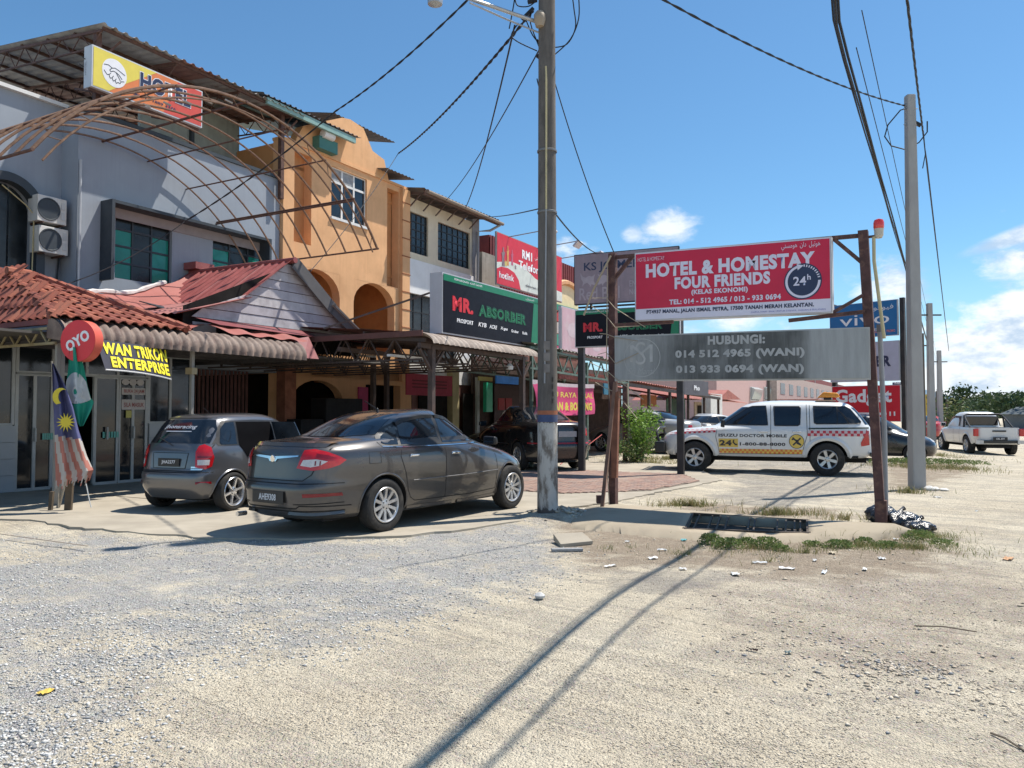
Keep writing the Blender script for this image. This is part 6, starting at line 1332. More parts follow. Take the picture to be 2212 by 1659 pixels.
# small pole with support behind grey sign's left part
sp_ = thing('thin_red_post', 'thin rusty red post behind the shrub carrying a pale pipe', 'post', (*gp(1350, 1000, 0), 0)); MB().box(-.06, .06, -.06, .06, 0, 2.3).build('post', rust_post, sp_); MB().tube([(.1, 0, 0.5), (.08, 0, 2.35)], .03, 6).build('pipe', twm, sp_)
V1 = Vector((*gp(1800, 941.5, 0), 0)); V1 = Vector((ray(1803, 800).x, ray(1803, 800).y, 0)) * (31.0 / ray(1803, 800).y); V2 = Vector((ray(1952, 800).x, ray(1952, 800).y, 0)) * (29.0 / ray(1952, 800).y)
rp, RL = cross_frame('roadside_sign_frame', 'pair of tall black posts carrying blue, grey and red shop signs', 'sign frame', V1, V2)
vt = zat(1950, 643, V2.x, V2.y)
for x in (0, RL): MB().box(x - .08, x + .08, -.08, .08, -.25, vt).build('post', sq, rp)
def zz_(py, second=True): V = V2 if second else V1; return zat(1950 if second else 1800, py, V.x, V.y)
vz1, vz0 = zz_(646), zz_(724); ez1, ez0 = zz_(735), zz_(822); gz1, gz0_ = zz_(831), zz_(911)
vb = xsign('blue_phone_sign', 'blue vivo Camera & Music sign at the top of the tall black posts', V1, V2, -.1, RL - .12, -.16, vz0, vz1, casem, pm('vivo_blue', (.012, .14, .35), .4, var=.06), .12)
VH = vz1 - vz0
tx('vivo', vb, RL * .12, vz0 + VH * .36, -.162, VH * .30, wht, RL * .72, .0); tx('Camera & Music', vb, RL * .22, vz0 + VH * .17, -.162, VH * .11, wht, RL * .5, .0); tx('ﻮﭬﻮﻴﻓ', vb, RL * .62, vz0 + VH * .72, -.162, VH * .18, wht, RL * .28, .0)
tx('SALE  GIFT  PROMO', vb, RL * .62, vz0 + VH * .1, -.162, .1, pm('ink_pink', (.6, .2, .2), .5), RL * .3, .02)
eb = xsign('grey_letter_sign', 'pale lilac sign with large dark letters under the blue sign', V1, V2, -.1, RL - .08, -.16, ez0, ez1, casem, pm('lilac_face', (.45, .44, .54), .5, var=.06), .12)
tx('CORNER', eb, .2, ez0 + (ez1 - ez0) * .36, -.162, (ez1 - ez0) * .28, ink, RL * .78, .06)
gdg = xsign('gadget_sign', 'bright red Gadget sign with white serif letters at the foot of the black posts', V1, V2, -.05, RL - .06, -.16, gz0_, gz1, white_paint, pm('gadget_red', (.60, .012, .03), .4, var=.05), .12)
tx('Gadget', gdg, .1, gz0_ + (gz1 - gz0_) * .42, -.162, (gz1 - gz0_) * .48, wht, RL * .82, .035)
MB().face([(RL * .1, -.163, gz0_ + .25), (RL * .78, -.163, gz0_ + .25), (RL * .78, -.163, gz0_ + .34), (RL * .1, -.163, gz0_ + .34)]).build('white_bar', wht, gdg, recalc=False)
for k in range(2): MB().face([(RL * (.82 + k * .06), -.163, gz0_ + .22), (RL * (.84 + k * .06), -.163, gz0_ + .22), (RL * (.84 + k * .06), -.163, gz0_ + .38), (RL * (.82 + k * .06), -.163, gz0_ + .38)]).build('white_tick', wht, gdg, recalc=False)
# more signs down the street
def dist_sign(name, lab, px0, px1, py0, py1, D, mat, words=(), m2=None, post=True):
 c = ray((px0 + px1) / 2, (py0 + py1) / 2); c = c * (D / c.y); w = (px1 - px0) / FPX * D / 1.0; h = (py1 - py0) / FPX * D
 o = thing(name, lab, 'sign', (c.x, c.y, 0), R(-12)); zc = CAM_Z + c.z
 MB().box(-w / 2, w / 2, -.06, .06, zc - h / 2, zc + h / 2).build('panel', mat, o)
 if post: MB().box(-.06, .06, .07, .19, -.3, zc + h / 2).build('post', sq, o)
 for k, wd in enumerate(words): tx(wd, o, -w * .42, zc + h * .28 - k * h / (len(words) + .3), -.062, h / (len(words) + 1) * .6, m2 or wht, w * .84, .03)
 return o
dist_sign('brown_food_sign', 'narrow maroon menu sign just left of the tall grey pole', 1955, 1975, 768, 830, 34, pm('sign_maroon2', (.30, .09, .06), .5), ('MAKAN', 'MINUM', 'SEDAP'), pm('ink_tan', (.6, .45, .2), .5))
dist_sign('navy_strip_sign', 'small navy strip sign right of the grey lilac sign', 1930, 1968, 826, 840, 36, pm('sign_navy', (.03, .03, .09), .5), ('KEDAI G',), wht, False)
dist_sign('yellow_sign', 'small yellow sign between the two tall poles down the road', 2000, 2014, 852, 898, 44, pm('sign_yel2', (.62, .42, .02), .5), ('KLINIK', 'GIGI', '24 JAM'), blk)
dist_sign('white_letter_sign', 'narrow white vertical sign beside the tall grey pole', 1957, 1972, 845, 925, 40, pm('sign_white2', (.5, .5, .52), .5), ('H', 'O', 'T', 'E', 'L'), blk)
# ---------------- poles
oldc = None
def old_pole_mat():
 m, nt, b = new_mat('old_pole'); tc = nd(nt, 'ShaderNodeTexCoord').outputs['Object']; sp = nd(nt, 'ShaderNodeSeparateXYZ'); lk(nt, tc, sp.inputs[0])
 def N(sc, scale, det=6):
  mp = nd(nt, 'ShaderNodeMapping'); mp.inputs['Scale'].default_value = scale; lk(nt, tc, mp.inputs[0]); n = nd(nt, 'ShaderNodeTexNoise'); n.inputs['Scale'].default_value = sc; n.inputs['Detail'].default_value = det; n.inputs['Roughness'].default_value = .7; lk(nt, mp.outputs[0], n.inputs['Vector']); return n.outputs['Fac']
 def rg(v, a, b_, c=0, d=1):
  n = nd(nt, 'ShaderNodeMapRange'); lk(nt, v, n.inputs[0]); n.inputs[1].default_value = a; n.inputs[2].default_value = b_; n.inputs[3].default_value = c; n.inputs[4].default_value = d; return n.outputs[0]
 def mx(f, A, B):
  n = nd(nt, 'ShaderNodeMix', data_type='RGBA')
  for i, v in ((0, f), (6, A), (7, B)):
   if isinstance(v, tuple): n.inputs[i].default_value = c4(v)
   else: lk(nt, v, n.inputs[i])
  return n.outputs[2]
 base = mx(rg(N(6, (1, 1, .25)), .35, .65), (.09, .08, .072), (.16, .145, .13))
 white = mx(rg(N(9, (1, 1, .3)), .42, .55), (.16, .14, .12), (.46, .45, .42))
 z = nd(nt, 'ShaderNodeMath', operation='ADD'); lk(nt, sp.outputs[2], z.inputs[0]); lk(nt, rg(N(8, (1, 1, .6)), .3, .7, -.06, .06), z.inputs[1])
 c = mx(rg(z.outputs[0], 1.36, 1.35), base, white);
 c = mx(rg(z.outputs[0], .17, .15), c, (.09, .08, .075))
 lk(nt, c, b.inputs['Base Color']); b.inputs['Roughness'].default_value = .85; bp = nd(nt, 'ShaderNodeBump'); bp.inputs['Strength'].default_value = .4; bp.inputs['Distance'].default_value = .006; lk(nt, N(14, (1, 1, .4)), bp.inputs['Height']); lk(nt, bp.outputs[0], b.inputs['Normal']); return m
px0, py0 = gp(1183, 1113, .05)
op = thing('old_utility_pole', 'old round concrete utility pole with flaking white, blue and orange paint bands', 'utility pole', (px0, py0, 0))
MB().lathe([(.148, -.1), (.147, 0), (.142, 1.0), (.112, 9.4), (0, 9.4)], 28).build('shaft', old_pole_mat(), op, smooth=True)
MB().lathe([(.1435, 1.36), (.1435, 1.46)], 28).build('blue_band', pm('band_blue', (.05, .075, .16), .8, var=.3, dirt=(.12, .10, .09), dirt_amt=.8, dirt_scale=8), op, smooth=True)
MB().lathe([(.1432, 1.463), (.1432, 1.52)], 28).build('orange_band', pm('band_orange', (.34, .12, .06), .8, var=.3, dirt=(.2, .17, .15), dirt_amt=.6, dirt_scale=8), op, smooth=True)
MB().tube([(-.02, -.142, 4.35), (-.015, -.135, 6.2), (-.02, -.13, 6.4)], .014, 6).build('conduit', pm('conduit_cream', (.50, .43, .24), .5), op)
MB().tube([(-.045, -.142, 1.9), (-.02, -.142, 4.4)], .012, 6).build('conduit', pm('pvc_grey', (.30, .31, .32), .5), op)
for z in (4.32, 5.2, 8.2, 8.7): MB().lathe([(.136, z), (.142, z + .005), (.142, z + .03), (.134, z + .035)], 20).build('strap', pm('strap_steel', (.22, .21, .2), .5, metal=.5), op)
mb = MB();
for k in range(3): MB().box(-.06 + k * .0, .03, -.155, -.146, 2.05 + k * .16, 2.17 + k * .16).build('notice_scrap', pm('paper_scrap', (.22, .20, .185), .9, var=.3), op)
for a_, z in ((-60, 1.62), (-58, 1.72), (-61, 1.82), (-60, 1.92)): MB().bar((.142 * math.cos(R(a_)), .145 * math.sin(R(a_)), z), (.142 * math.cos(R(a_)), .145 * math.sin(R(a_)), z + .07), .05, .003, up=(1, 0, 0)).build('notice_scrap', pm('paper_scrap_b', (.06, .055, .05), .9, var=.3), op)
# lamp arm
def at(px, py, D): d = ray(px, py); return Vector((0, 0, CAM_Z)) + d * (D / d.y)
P0 = Vector((px0, py0, 0)); ar_ = thing('street_lamp_arm', 'galvanised street lamp arm on the old pole pointing up to the left', 'street lamp', (px0, py0, 0))
galv = pm('galvanised', (.45, .46, .47), .4, metal=.6, var=.1)
e = at(1000, -8, 10.6) - P0; f = at(1168, 50, py0) - P0; e2 = at(940, -30, 10.3) - P0
MB().tube([f, e, e2], .028, 8).build('arm', galv, ar_, smooth=True)
f2 = at(1168, 72, py0) - P0; MB().tube([f2, at(1090, 40, 10.95) - P0, at(1015, 6, 10.6) - P0], .014, 6).build('stay', galv, ar_)
MB().lathe([(0, -.13), (.06, -.12), (.085, -.03), (.085, .05), (.05, .1), (0, .11)], 14, tuple(at(1166, 40, py0 - .1) - P0)).build('photocell', pm('cell_tan', (.35, .28, .2), .5), ar_, smooth=True)
MB().lathe([(.0, -.3), (.1, -.25), (.12, .1), (0, .3)], 12, tuple(e2)).build('lamp_head', galv, ar_, smooth=True)
cabm = pm('black_cable', (.012, .012, .014), .6)
def sag(a, b, s, n=14): return [a.lerp(b, k / n) - Vector((0, 0, s * 4 * (k / n) * (1 - k / n))) for k in range(n + 1)]
def cable(lab, pts, r, group=None, name='overhead_cable', twist=False):
 o = thing(name, lab, 'cable', (0, 0, 0), 0, group)
 if twist:
  N_ = len(pts) * 10; pts = [Vector(q) for q in pts]; res = []
  for k in range(N_ + 1):
   f = k / N_ * (len(pts) - 1); i = min(int(f), len(pts) - 2); res.append(pts[i].lerp(pts[i + 1], f - i))
  LEN = sum((b - a).length for a, b in zip(res, res[1:]))
  for ph in (0, math.pi):
   q2 = []; acc = 0
   for k, q in enumerate(res):
    if k: acc += (res[k] - res[k - 1]).length
    a = ph + acc * 9.0; q2.append(q + Vector((math.cos(a) * r * .6, 0, math.sin(a) * r * .6)))
   MB().tube(q2, r * .62, 5).build('strand', cabm, o)
 else: MB().tube(pts, r, 6).build('strand', cabm, o)
 return o
g_ = 'cables strung from the old pole'
cable('thick cable from upper left passing the orange house down to the grey wall', sag(at(1050, -40, 11.0), at(725, 240, 15.5), .12) + sag(at(725, 240, 15.5), at(400, 478, 17.0), .1)[1:] , .016, g_, twist=True)
cable('twisted cable from the old pole top to the orange house roof', sag(at(1150, 25, 11.0), at(860, 332, 24.0), .18), .022, g_, twist=True)
cable('cable hanging along the orange house down to the metal gable', sag(at(860, 332, 24.0), at(560, 700, 17.5), .3), .010, g_)
cable('thin steep cable from the old pole down to the cream house eave', sag(at(1112, 55, 11.0), at(1006, 448, 27.0), .3), .014, g_)
cable('thin cable from below the lamp arm to the cream house roof', sag(at(1166, 105, 11.2), at(964, 432, 26.0), .2), .010, g_)
cable('short cable from the cream eave across to the old pole strap', sag(at(1045, 468, 28.0), at(1168, 450, 11.4), .05), .010, g_)
cable('long cable from the old pole down right to the top of the left rusty post', sag(at(1196, 170, 11.3), at(1326, 545, Pl.y), .12), .008, g_)
cable('cable from the old pole strap down to the faded purple board', sag(at(1200, 462, 11.4), at(1292, 548, 19.0), .1), .012, g_)
cable('thin cable end hanging across the grey wall to the tiled roof', sag(at(400, 478, 17.0), at(130, 618, 15.0), .15), .010, g_)
cl = thing('pole_cable_tangle', 'tangle of looped cables and clamps high on the old pole', 'cable', (0, 0, 0))
rs = random.Random(4)
for loop in ([(1112, -5), (1118, 12), (1140, 14), (1155, 5)], [(1120, 50), (1105, 75), (1118, 90), (1160, 110)], [(1150, 22), (1146, 50), (1168, 110)], [(1135, 40), (1150, 75), (1166, 95)], [(1195, 103), (1225, 95), (1243, 60), (1240, 20), (1236, -10)], [(1196, 120), (1232, 85), (1250, 40), (1250, -10)], [(1160, 85), (1175, 100), (1196, 118)], [(1112, -5), (1108, 20), (1100, 62)], [(1160, 170), (1166, 190), (1184, 212), (1196, 225)]):
 pts = [at(a, b, 11.05 if k < len(loop) - 1 else 11.05) for k, (a, b) in enumerate(loop)]
 sm = []
 for i in range(len(pts) - 1):
  p_0 = pts[max(i - 1, 0)]; p_1 = pts[i]; p_2 = pts[i + 1]; p_3 = pts[min(i + 2, len(pts) - 1)]
  for q in range(5): t = q / 5; sm.append(.5 * ((2 * p_1) + (-p_0 + p_2) * t + (2 * p_0 - 5 * p_1 + 4 * p_2 - p_3) * t * t + (-p_0 + 3 * p_1 - 3 * p_2 + p_3) * t ** 3))
 sm.append(pts[-1]); MB().tube(sm, .009, 6).build('loop', cabm, cl, smooth=True)
for a, b in (((1152, 18), (1128, 42)), ((1160, 120), (1172, 128)), ((1140, 5), (1160, 0))): MB().bar(at(*a, 11.05), at(*b, 11.05), .045).build('clamp', cabm, cl)
cable('cable coming in from the upper left to the tall grey pole', sag(at(1420, -8, 9.0), at(1962, 230, 15.5), .15, 18), .015, twist=True)
# tall grey pole on the right
q = gp(1981, 1056, 0); gp_ = thing('tall_grey_pole', 'tall smooth grey concrete pole standing right of the rusty sign posts', 'utility pole', (q[0], q[1], 0))
gh_ = zat(1981, 203, q[0], q[1])
conc_p = pm('pole_concrete', (.36, .355, .345), .85, var=.12, scale=3, bump=.12, bscale=60, squash=(1, 1, .3), dirt=(.27, .26, .25), dirt_amt=.5)
MB().hexa([(-.13, -.12, -.1), (.13, -.12, -.1), (.13, .12, -.1), (-.13, .12, -.1), (-.085, -.08, gh_), (.085, -.08, gh_), (.085, .08, gh_), (-.085, .08, gh_)]).build('shaft', conc_p, gp_, bevel=.03)
for z in (gh_ - .28, gh_ - .6): MB().tube([(-.14, -.02, z), (.14, -.02, z)], .012, 6).build('bolt', galv, gp_)
G0 = Vector((q[0], q[1], 0))
MB().tube([Vector((-.10, -.03, gh_ - .28)), at(1945, 238, 15.5) - G0, at(1918, 270, 15.5) - G0, at(1911, 295, 15.5) - G0, at(1925, 315, 15.5) - G0, at(1955, 323, 15.5) - G0, at(1985, 308, 15.4) - G0, at(2003, 285, 15.4) - G0, at(2003, 262, 15.4) - G0], .013, 6).build('loop_cable', cabm, gp_, smooth=True)
MB().bar((.09, 0, gh_ - .55), (.2, -.02, gh_ - .62), .06).build('clamp', cabm, gp_)
stn = thing('foot_stones', 'pale broken stones piled at the foot of the tall grey pole', 'stones', (q[0] + .2, q[1] - .25, 0))
for k in range(3): put('stone', MB().lathe([(0, -.02), (.09, 0), (.1, .05), (.05, .1), (0, .11)], 7).mesh('stone', sg[1], smooth=True), stn, (k * .13 - .1, rnd.uniform(-.05, .05), 0), (0, 0, k), (1, .8, .8 - k * .2))
# poles further along the road
def far_pole(px, py_top, D, w, lab, r0=.12, mat=conc_p, wood=False):
 d = ray(px, 900); x = d.x / d.y * D; z = zat(px, py_top, x, D); o = thing('utility_pole', lab, 'utility pole', (x, D, 0), 0, 'poles receding down the roadside')
 if wood: MB().lathe([(w, -.5), (w * .75, z), (0, z)], 10).build('shaft', mat, o, smooth=True)
 else: MB().hexa([(-w, -w, -.5), (w, -w, -.5), (w, w, -.5), (-w, w, -.5), (-w * .7, -w * .7, z), (w * .7, -w * .7, z), (w * .7, w * .7, z), (-w * .7, w * .7, z)]).build('shaft', mat, o)
 return o, Vector((x, D, z))
woodp = pm('dark_pole', (.10, .085, .07), .8)
fp = [far_pole(2012, 655, 33, .13, 'second grey concrete pole down the road, just right of the nearest one'),
   far_pole(1996, 720, 38, .09, 'thin dark pole left of the second grey pole', wood=True, mat=woodp),
   far_pole(2031, 757, 48, .14, 'third grey concrete pole, with a hanging cable, further down the road'),
   far_pole(2024, 845, 60, .10, 'short dark pole between the second and third grey poles', wood=True, mat=woodp),
   far_pole(2046, 862, 75, .12, 'farthest dark pole leaning left of the white pickup', wood=True, mat=woodp),
   far_pole(1661, 812, 42, .10, 'thin dark pole in front of the pink building', wood=True, mat=woodp)]
for k in range(4): MB().bar((-.5, 0, 0), (.5, 0, 0), .06).build('crossarm', woodp, fp[k][0]).location = (0, 0, fp[k][1].z - .5 - .1 * k)
# street-long cable bundles
def lineA(px_top, py_top, s_near, h_near, s_far, px_far, py_far, D_far): pass
bundle = street_thing('cable_bundle', 'thick bundle of black overhead cables running down the street above the right sign', 'cable')
pA0 = Vector((-14, 15.63, 5.0)); tA1 = 16.45 - .235 * (7.2 - 1.5)
ends = (60, 13.0, 8.2)
for k, (dt, dz) in enumerate(((0, 0), (.022, .015), (-.022, .02), (.01, -.02), (.035, -.005))):
 def q_(s):
  h = 5.0 + .035 * (s + 12) if s < 8 else 5.7 + .012 * (s - 8); t = 16.45 - .235 * (h - 1.5) + .5 * smooth01((-1.5 - s) / 5.5); return Vector((s, t + dt, h + dz + .02 * math.sin(s * .7 + k * 2)))
 MB(True).tube([q_(s) for s in [-16 + i for i in range(40)] + [26, 32, 40, 52, 70]], .011, 5).build('strand', cabm, bundle)
tb = street_thing('thin_cable_pair', 'two thin wires beside the thick cable bundle', 'cable')
for dt, h0 in ((.22, 5.5), (.42, 5.9)):
 MB(True).tube([Vector((s, 16.45 - (.235 - dt * .16) * (h0 - 1.5), h0 + .01 * s)) for s in (-1, 3, 8, 20, 40, 70)], .006, 5).build('strand', cabm, tb)
tc_ = street_thing('twisted_cable', 'single twisted overhead cable passing the tall grey pole', 'cable')
sp0 = st_of(q[0], q[1]); att = Vector((sp0[0], sp0[1] + .22, gh_ - .8))
pn = Vector((-16, 16.14, 5.0)); ctl = []
for k in range(200):
 f = k / 199; b_ = pn.lerp(att, f) - Vector((0, 0, .18 * 4 * f * (1 - f))); ctl.append(b_ + Vector((0, .34 * smooth01((-1.5 - b_.x) / 5.5), 0)))
nxt = [Vector((sp0[0] + d, sp0[1] + .22 + d * .01, gh_ - .8 - .018 * d)) for d in (2, 6, 12, 20, 32, 50)]
for ph in (0, 2.1, 4.2):
 pts_ = [b_ + Vector((0, math.cos(k * .55 + ph) * .010, math.sin(k * .55 + ph) * .010)) for k, b_ in enumerate(ctl)] + [v + Vector((0, math.cos(ph) * .012, math.sin(ph) * .012)) for v in nxt]
 MB(True).tube(pts_, .009, 5).build('strand', cabm, tc_)
MB(True).tube([att + Vector((0, 0, 0)), Vector((sp0[0] + .1, sp0[1] + .25, gh_ - 1.2)), Vector((sp0[0] + .0, sp0[1] + .2, gh_ - 1.5))], .01, 5).build('tail', cabm, tc_)
oy = thing('oyo_sign', 'round red OYO lightbox hung at the awning corner above the flags', 'sign', tuple(at(176, 737, 11.6)), R(-8))
rdm = pm('oyo_red', (.68, .03, .04), .4, var=.05); rim_ = pm('oyo_rim', (.60, .10, .06), .45, var=.08)
OR = .31
oy.rotation_euler = (0, 0, R(-14))
MB().lathe([(OR, -.07), (OR, .09)], 40, axis='y').build('rim', rim_, oy, smooth=True)
mb = MB(); mb.face([(OR * .995 * math.cos(a * math.pi / 20), -.072, OR * .995 * math.sin(a * math.pi / 20)) for a in range(40)]); mb.build('face', rdm, oy, recalc=False)
mb = MB(); mb.face([(OR * .995 * math.cos(a * math.pi / 20), .092, OR * .995 * math.sin(a * math.pi / 20)) for a in range(40)]); mb.build('back', rdm, oy, recalc=False)
text('OYO', oy, (0, -.074, 0), (math.cos(R(28)), 0, math.sin(R(28))), (-math.sin(R(28)), 0, math.cos(R(28))), .17, wht, .44, .09, center=True)
ban = thing('yellow_text_banner', 'black banner with yellow WAN TRIKON ENTERPRISE lettering hanging from the scalloped awning', 'banner', (0, 0, 0))
bl, br_ = at(213, 733, 12.15), at(360, 752, 13.75); b0, b1 = at(228, 799, 12.0), at(371, 820, 13.6)
def bpnt(u, v): return b0.lerp(b1, u).lerp(bl.lerp(br_, u), v) + Vector((0, -.05 * math.sin(u * 7 + v * 2), .03 * math.sin(math.pi * u) * (1 - v)))
MB().grid(bpnt, 16, 6).build('cloth', pm('banner_black', (.03, .03, .045), .6, var=.2), ban, smooth='all', recalc=False)
def warp_text(body, parent, fn, u0, u1, v0, v1, m, bold, name='lettering'):
 me = text_mesh(body, min(bold, .045), 3, 0, 1.1); bm = bmesh.new(); bm.from_mesh(me); bmesh.ops.triangulate(bm, faces=bm.faces)
 for _ in range(2):
  long_ = [e for e in bm.edges if e.calc_length() > .45]
  if long_: bmesh.ops.subdivide_edges(bm, edges=long_, cuts=1); bmesh.ops.triangulate(bm, faces=bm.faces)
 xs = [v.co.x for v in bm.verts]; ys = [v.co.y for v in bm.verts]; a, b, c, d = min(xs), max(xs), min(ys), max(ys)
 for v in bm.verts: v.co = fn(u0 + (u1 - u0) * (v.co.x - a) / (b - a), v0 + (v1 - v0) * (v.co.y - c) / (d - c))
 bm.to_mesh(me); bm.free(); me.materials.clear(); me.materials.append(m); me.name = name; o = bpy.data.objects.new(name, me); C.objects.link(o); o.parent = parent; return o
by = pm('banner_yellow', (.85, .72, .03), .5)
nrm_b = (br_ - bl).cross(bl - b0).normalized();
if nrm_b.y > 0: nrm_b = -nrm_b
fo = lambda u, v: bpnt(u, v) + nrm_b * .012
warp_text('WAN TRIKON', ban, fo, .04, .985, .52, .93, by, .07); warp_text('ENTERPRISE', ban, fo, .12, .99, .09, .46, by, .07)
MB().tube([bpnt(k / 10, 0) + nrm_b * .005 for k in range(11)], .012, 5).build('hem', white_paint, ban)
# flag poles
fpx = Vector((*gp(122, 1102, .05), .05)); fl1 = thing('leaning_pole', 'leaning pale wooden pole tied behind the flags', 'pole', (0, 0, 0))
MB().tube([at(124, 1102, 11.9) * 1, at(140, 1040, 11.9), at(178, 760, 11.9)], .028, 8).build('stick', pm('pale_wood', (.30, .27, .22), .8, var=.3), fl1)
MB().tube([at(112, 780, 11.85), at(126, 1060, 11.85), at(126, 1098, 11.85)], .014, 6).build('rod', pm('pale_wood', (.30, .27, .22), .8, var=.3), fl1)
stmp = thing('short_stake_group', 'dark wooden stakes at the foot of the flag poles', 'stakes', (fpx.x, fpx.y, .04))
for k, (dx, h) in enumerate(((-.12, .28), (.12, .5), (.17, .45))): MB().bar((dx, .05, 0), (dx + .02, .05, h), .05).build('stake', pm('dark_wood', (.10, .075, .05), .85, var=.3), stmp)
# green flag with white disc
FD = 11.55
gfl = thing('green_flag', 'green flag with a white disc drooping below the round red sign', 'flag', (0, 0, 0))
rows_ = [((150, 748), (170, 752)), ((148, 790), (183, 800)), ((143, 830), (189, 834)), ((144, 862), (196, 860)), ((150, 880), (203, 868)), ((158, 897), (196, 888)), ((172, 921), (180, 920))]
def rowpt(rows, u, v, D, amp=.05, fr=9):
 f = v * (len(rows) - 1); i = min(int(f), len(rows) - 2); g = f - i; a = [rows[i][j][0] * (1 - g) + rows[i + 1][j][0] * g for j in (0, 1)]; b = [rows[i][j][1] * (1 - g) + rows[i + 1][j][1] * g for j in (0, 1)]
 p = at(a[0] + (a[1] - a[0]) * u, b[0] + (b[1] - b[0]) * u, D + amp * math.sin(u * fr + v * 3)); return p
gn = pm('flag_green', (.015, .27, .18), .7, var=.1); fw_ = pm('flag_white', (.55, .56, .55), .7, var=.08)
MB().grid(lambda u, v: rowpt(rows_, u, v, FD), 12, 26).build('cloth', gn, gfl, smooth='all', recalc=False)
mb = MB()
def dpt(a, r): u = .5 + .62 * r * math.cos(a); v = .42 + .21 * r * math.sin(a); return rowpt(rows_, max(0.0, min(1, u)), v, FD) + Vector((0, -.008, 0))
for k in range(28):
 a0, a1 = 2 * math.pi * k / 28, 2 * math.pi * (k + 1) / 28
 for r0, r1 in ((0, .35), (.35, .7), (.7, 1)): mb.face([dpt(a0, r0), dpt(a0, r1), dpt(a1, r1), dpt(a1, r0)] if r0 else [dpt(0, 0), dpt(a0, r1), dpt(a1, r1)])
mb.build('white_disc', fw_, gfl, smooth='all', recalc=False)
# striped flag
sfl = thing('striped_flag', 'faded tattered national flag with red and white stripes and a yellow sun on blue', 'flag', (0, 0, 0))
rows2 = [((112, 785), (116, 785)), ((113, 820), (140, 830)), ((115, 870), (158, 880)), ((118, 940), (170, 930)), ((119, 990), (188, 985)), ((120, 1030), (202, 1015)), ((120, 1058), (190, 1048))]
FD2 = 11.4
fb1, fw2, fr2, fy = pm('flag_blue', (.085, .09, .20), .75, var=.15), pm('flag_faded_white', (.46, .42, .38), .75, var=.1), pm('flag_faded_red', (.42, .16, .12), .75, var=.15), pm('flag_yellow', (.62, .50, .04), .7)
rag = random.Random(3)
rg_ = [rag.uniform(0, .10) for _ in range(60)]
def sp2(u, v): p = rowpt(rows2, u, v, FD2, .06, 11); return p
NU, NV = 28, 60
def cell(u, v):
 if v < .50 + .06 * u: return 0
 k = math.floor((u * 5.2 + (v - .5) * -2.2) * 1.35 + 20); return 1 + (k % 2)
for idx, nm, m in ((0, 'blue_canton', fb1), (1, 'printed_white', fw2), (2, 'printed_red', fr2)):
 mb = MB()
 for i in range(NU):
  for j in range(NV):
   u, v = (i + .5) / NU, (j + .5) / NV
   if v > 1 - rg_[i] or cell(u, v) != idx: continue
   mb.face([sp2(i / NU, j / NV), sp2((i + 1) / NU, j / NV), sp2((i + 1) / NU, (j + 1) / NV), sp2(i / NU, (j + 1) / NV)])
 mb.build(nm, m, sfl, smooth='all', recalc=False)
sc_ = at(142, 912, FD2 - .08); mb = MB(); n = 14
mb.face([sc_ + Vector((r * math.cos(a), 0, r * math.sin(a))) for k in range(n * 2) for r, a in [((.145 if k % 2 == 0 else .065), math.pi * k / n)]]); mb.build('sun_emblem', fy, sfl, recalc=False)
m_c = at(131, 857, FD2 - .08); mb = MB(); o_ = [m_c + Vector((.12 * math.cos(a) - .0, 0, .13 * math.sin(a))) for a in [R(60 + k * 20) for k in range(10)]]; i_ = [m_c + Vector((.085 * math.cos(a) + .05, 0, .105 * math.sin(a))) for a in [R(60 + k * 20) for k in range(10)]]
for k in range(9): mb.face([o_[k], o_[k + 1], i_[k + 1], i_[k]])
mb.build('crescent_emblem', fy, sfl, recalc=False)
MB().tube([at(186, 1045, FD2), at(192, 1075, FD2), at(197, 1096, FD2)], .008, 5).build('frayed_cord', fw_, sfl)
# ================================================================== VEHICLES  (x forward, y to the car's left, z up; origin on the ground between the axles)
def interp(tab, z):
 zs = [t[0] for t in tab]
 if z <= zs[0]: return tab[0][1]
 for (a, va), (b, vb) in zip(tab, tab[1:]):
  if z <= b:
   f = (z - a) / (b - a); return va + (vb - va) * f
 return tab[-1][1]
def curve_tab(tab):                            # monotone cubic through the control points
 z = np.array([t[0] for t in tab], float); v = np.array([t[1] for t in tab], float)
 h = np.diff(z); d = np.diff(v) / h; m = np.zeros(len(z)); m[0], m[-1] = d[0], d[-1]
 for i in range(1, len(z) - 1): m[i] = 0 if d[i - 1] * d[i] <= 0 else 2 / (1 / d[i - 1] + 1 / d[i])
 def f(x):
  x = min(max(x, z[0]), z[-1]); i = min(int(np.searchsorted(z, x, 'right')) - 1, len(z) - 2); i = max(i, 0); t = (x - z[i]) / h[i]
  return float((2 * t ** 3 - 3 * t ** 2 + 1) * v[i] + (t ** 3 - 2 * t ** 2 + t) * h[i] * m[i] + (-2 * t ** 3 + 3 * t ** 2) * v[i + 1] + (t ** 3 - t ** 2) * h[i] * m[i + 1])
 return f
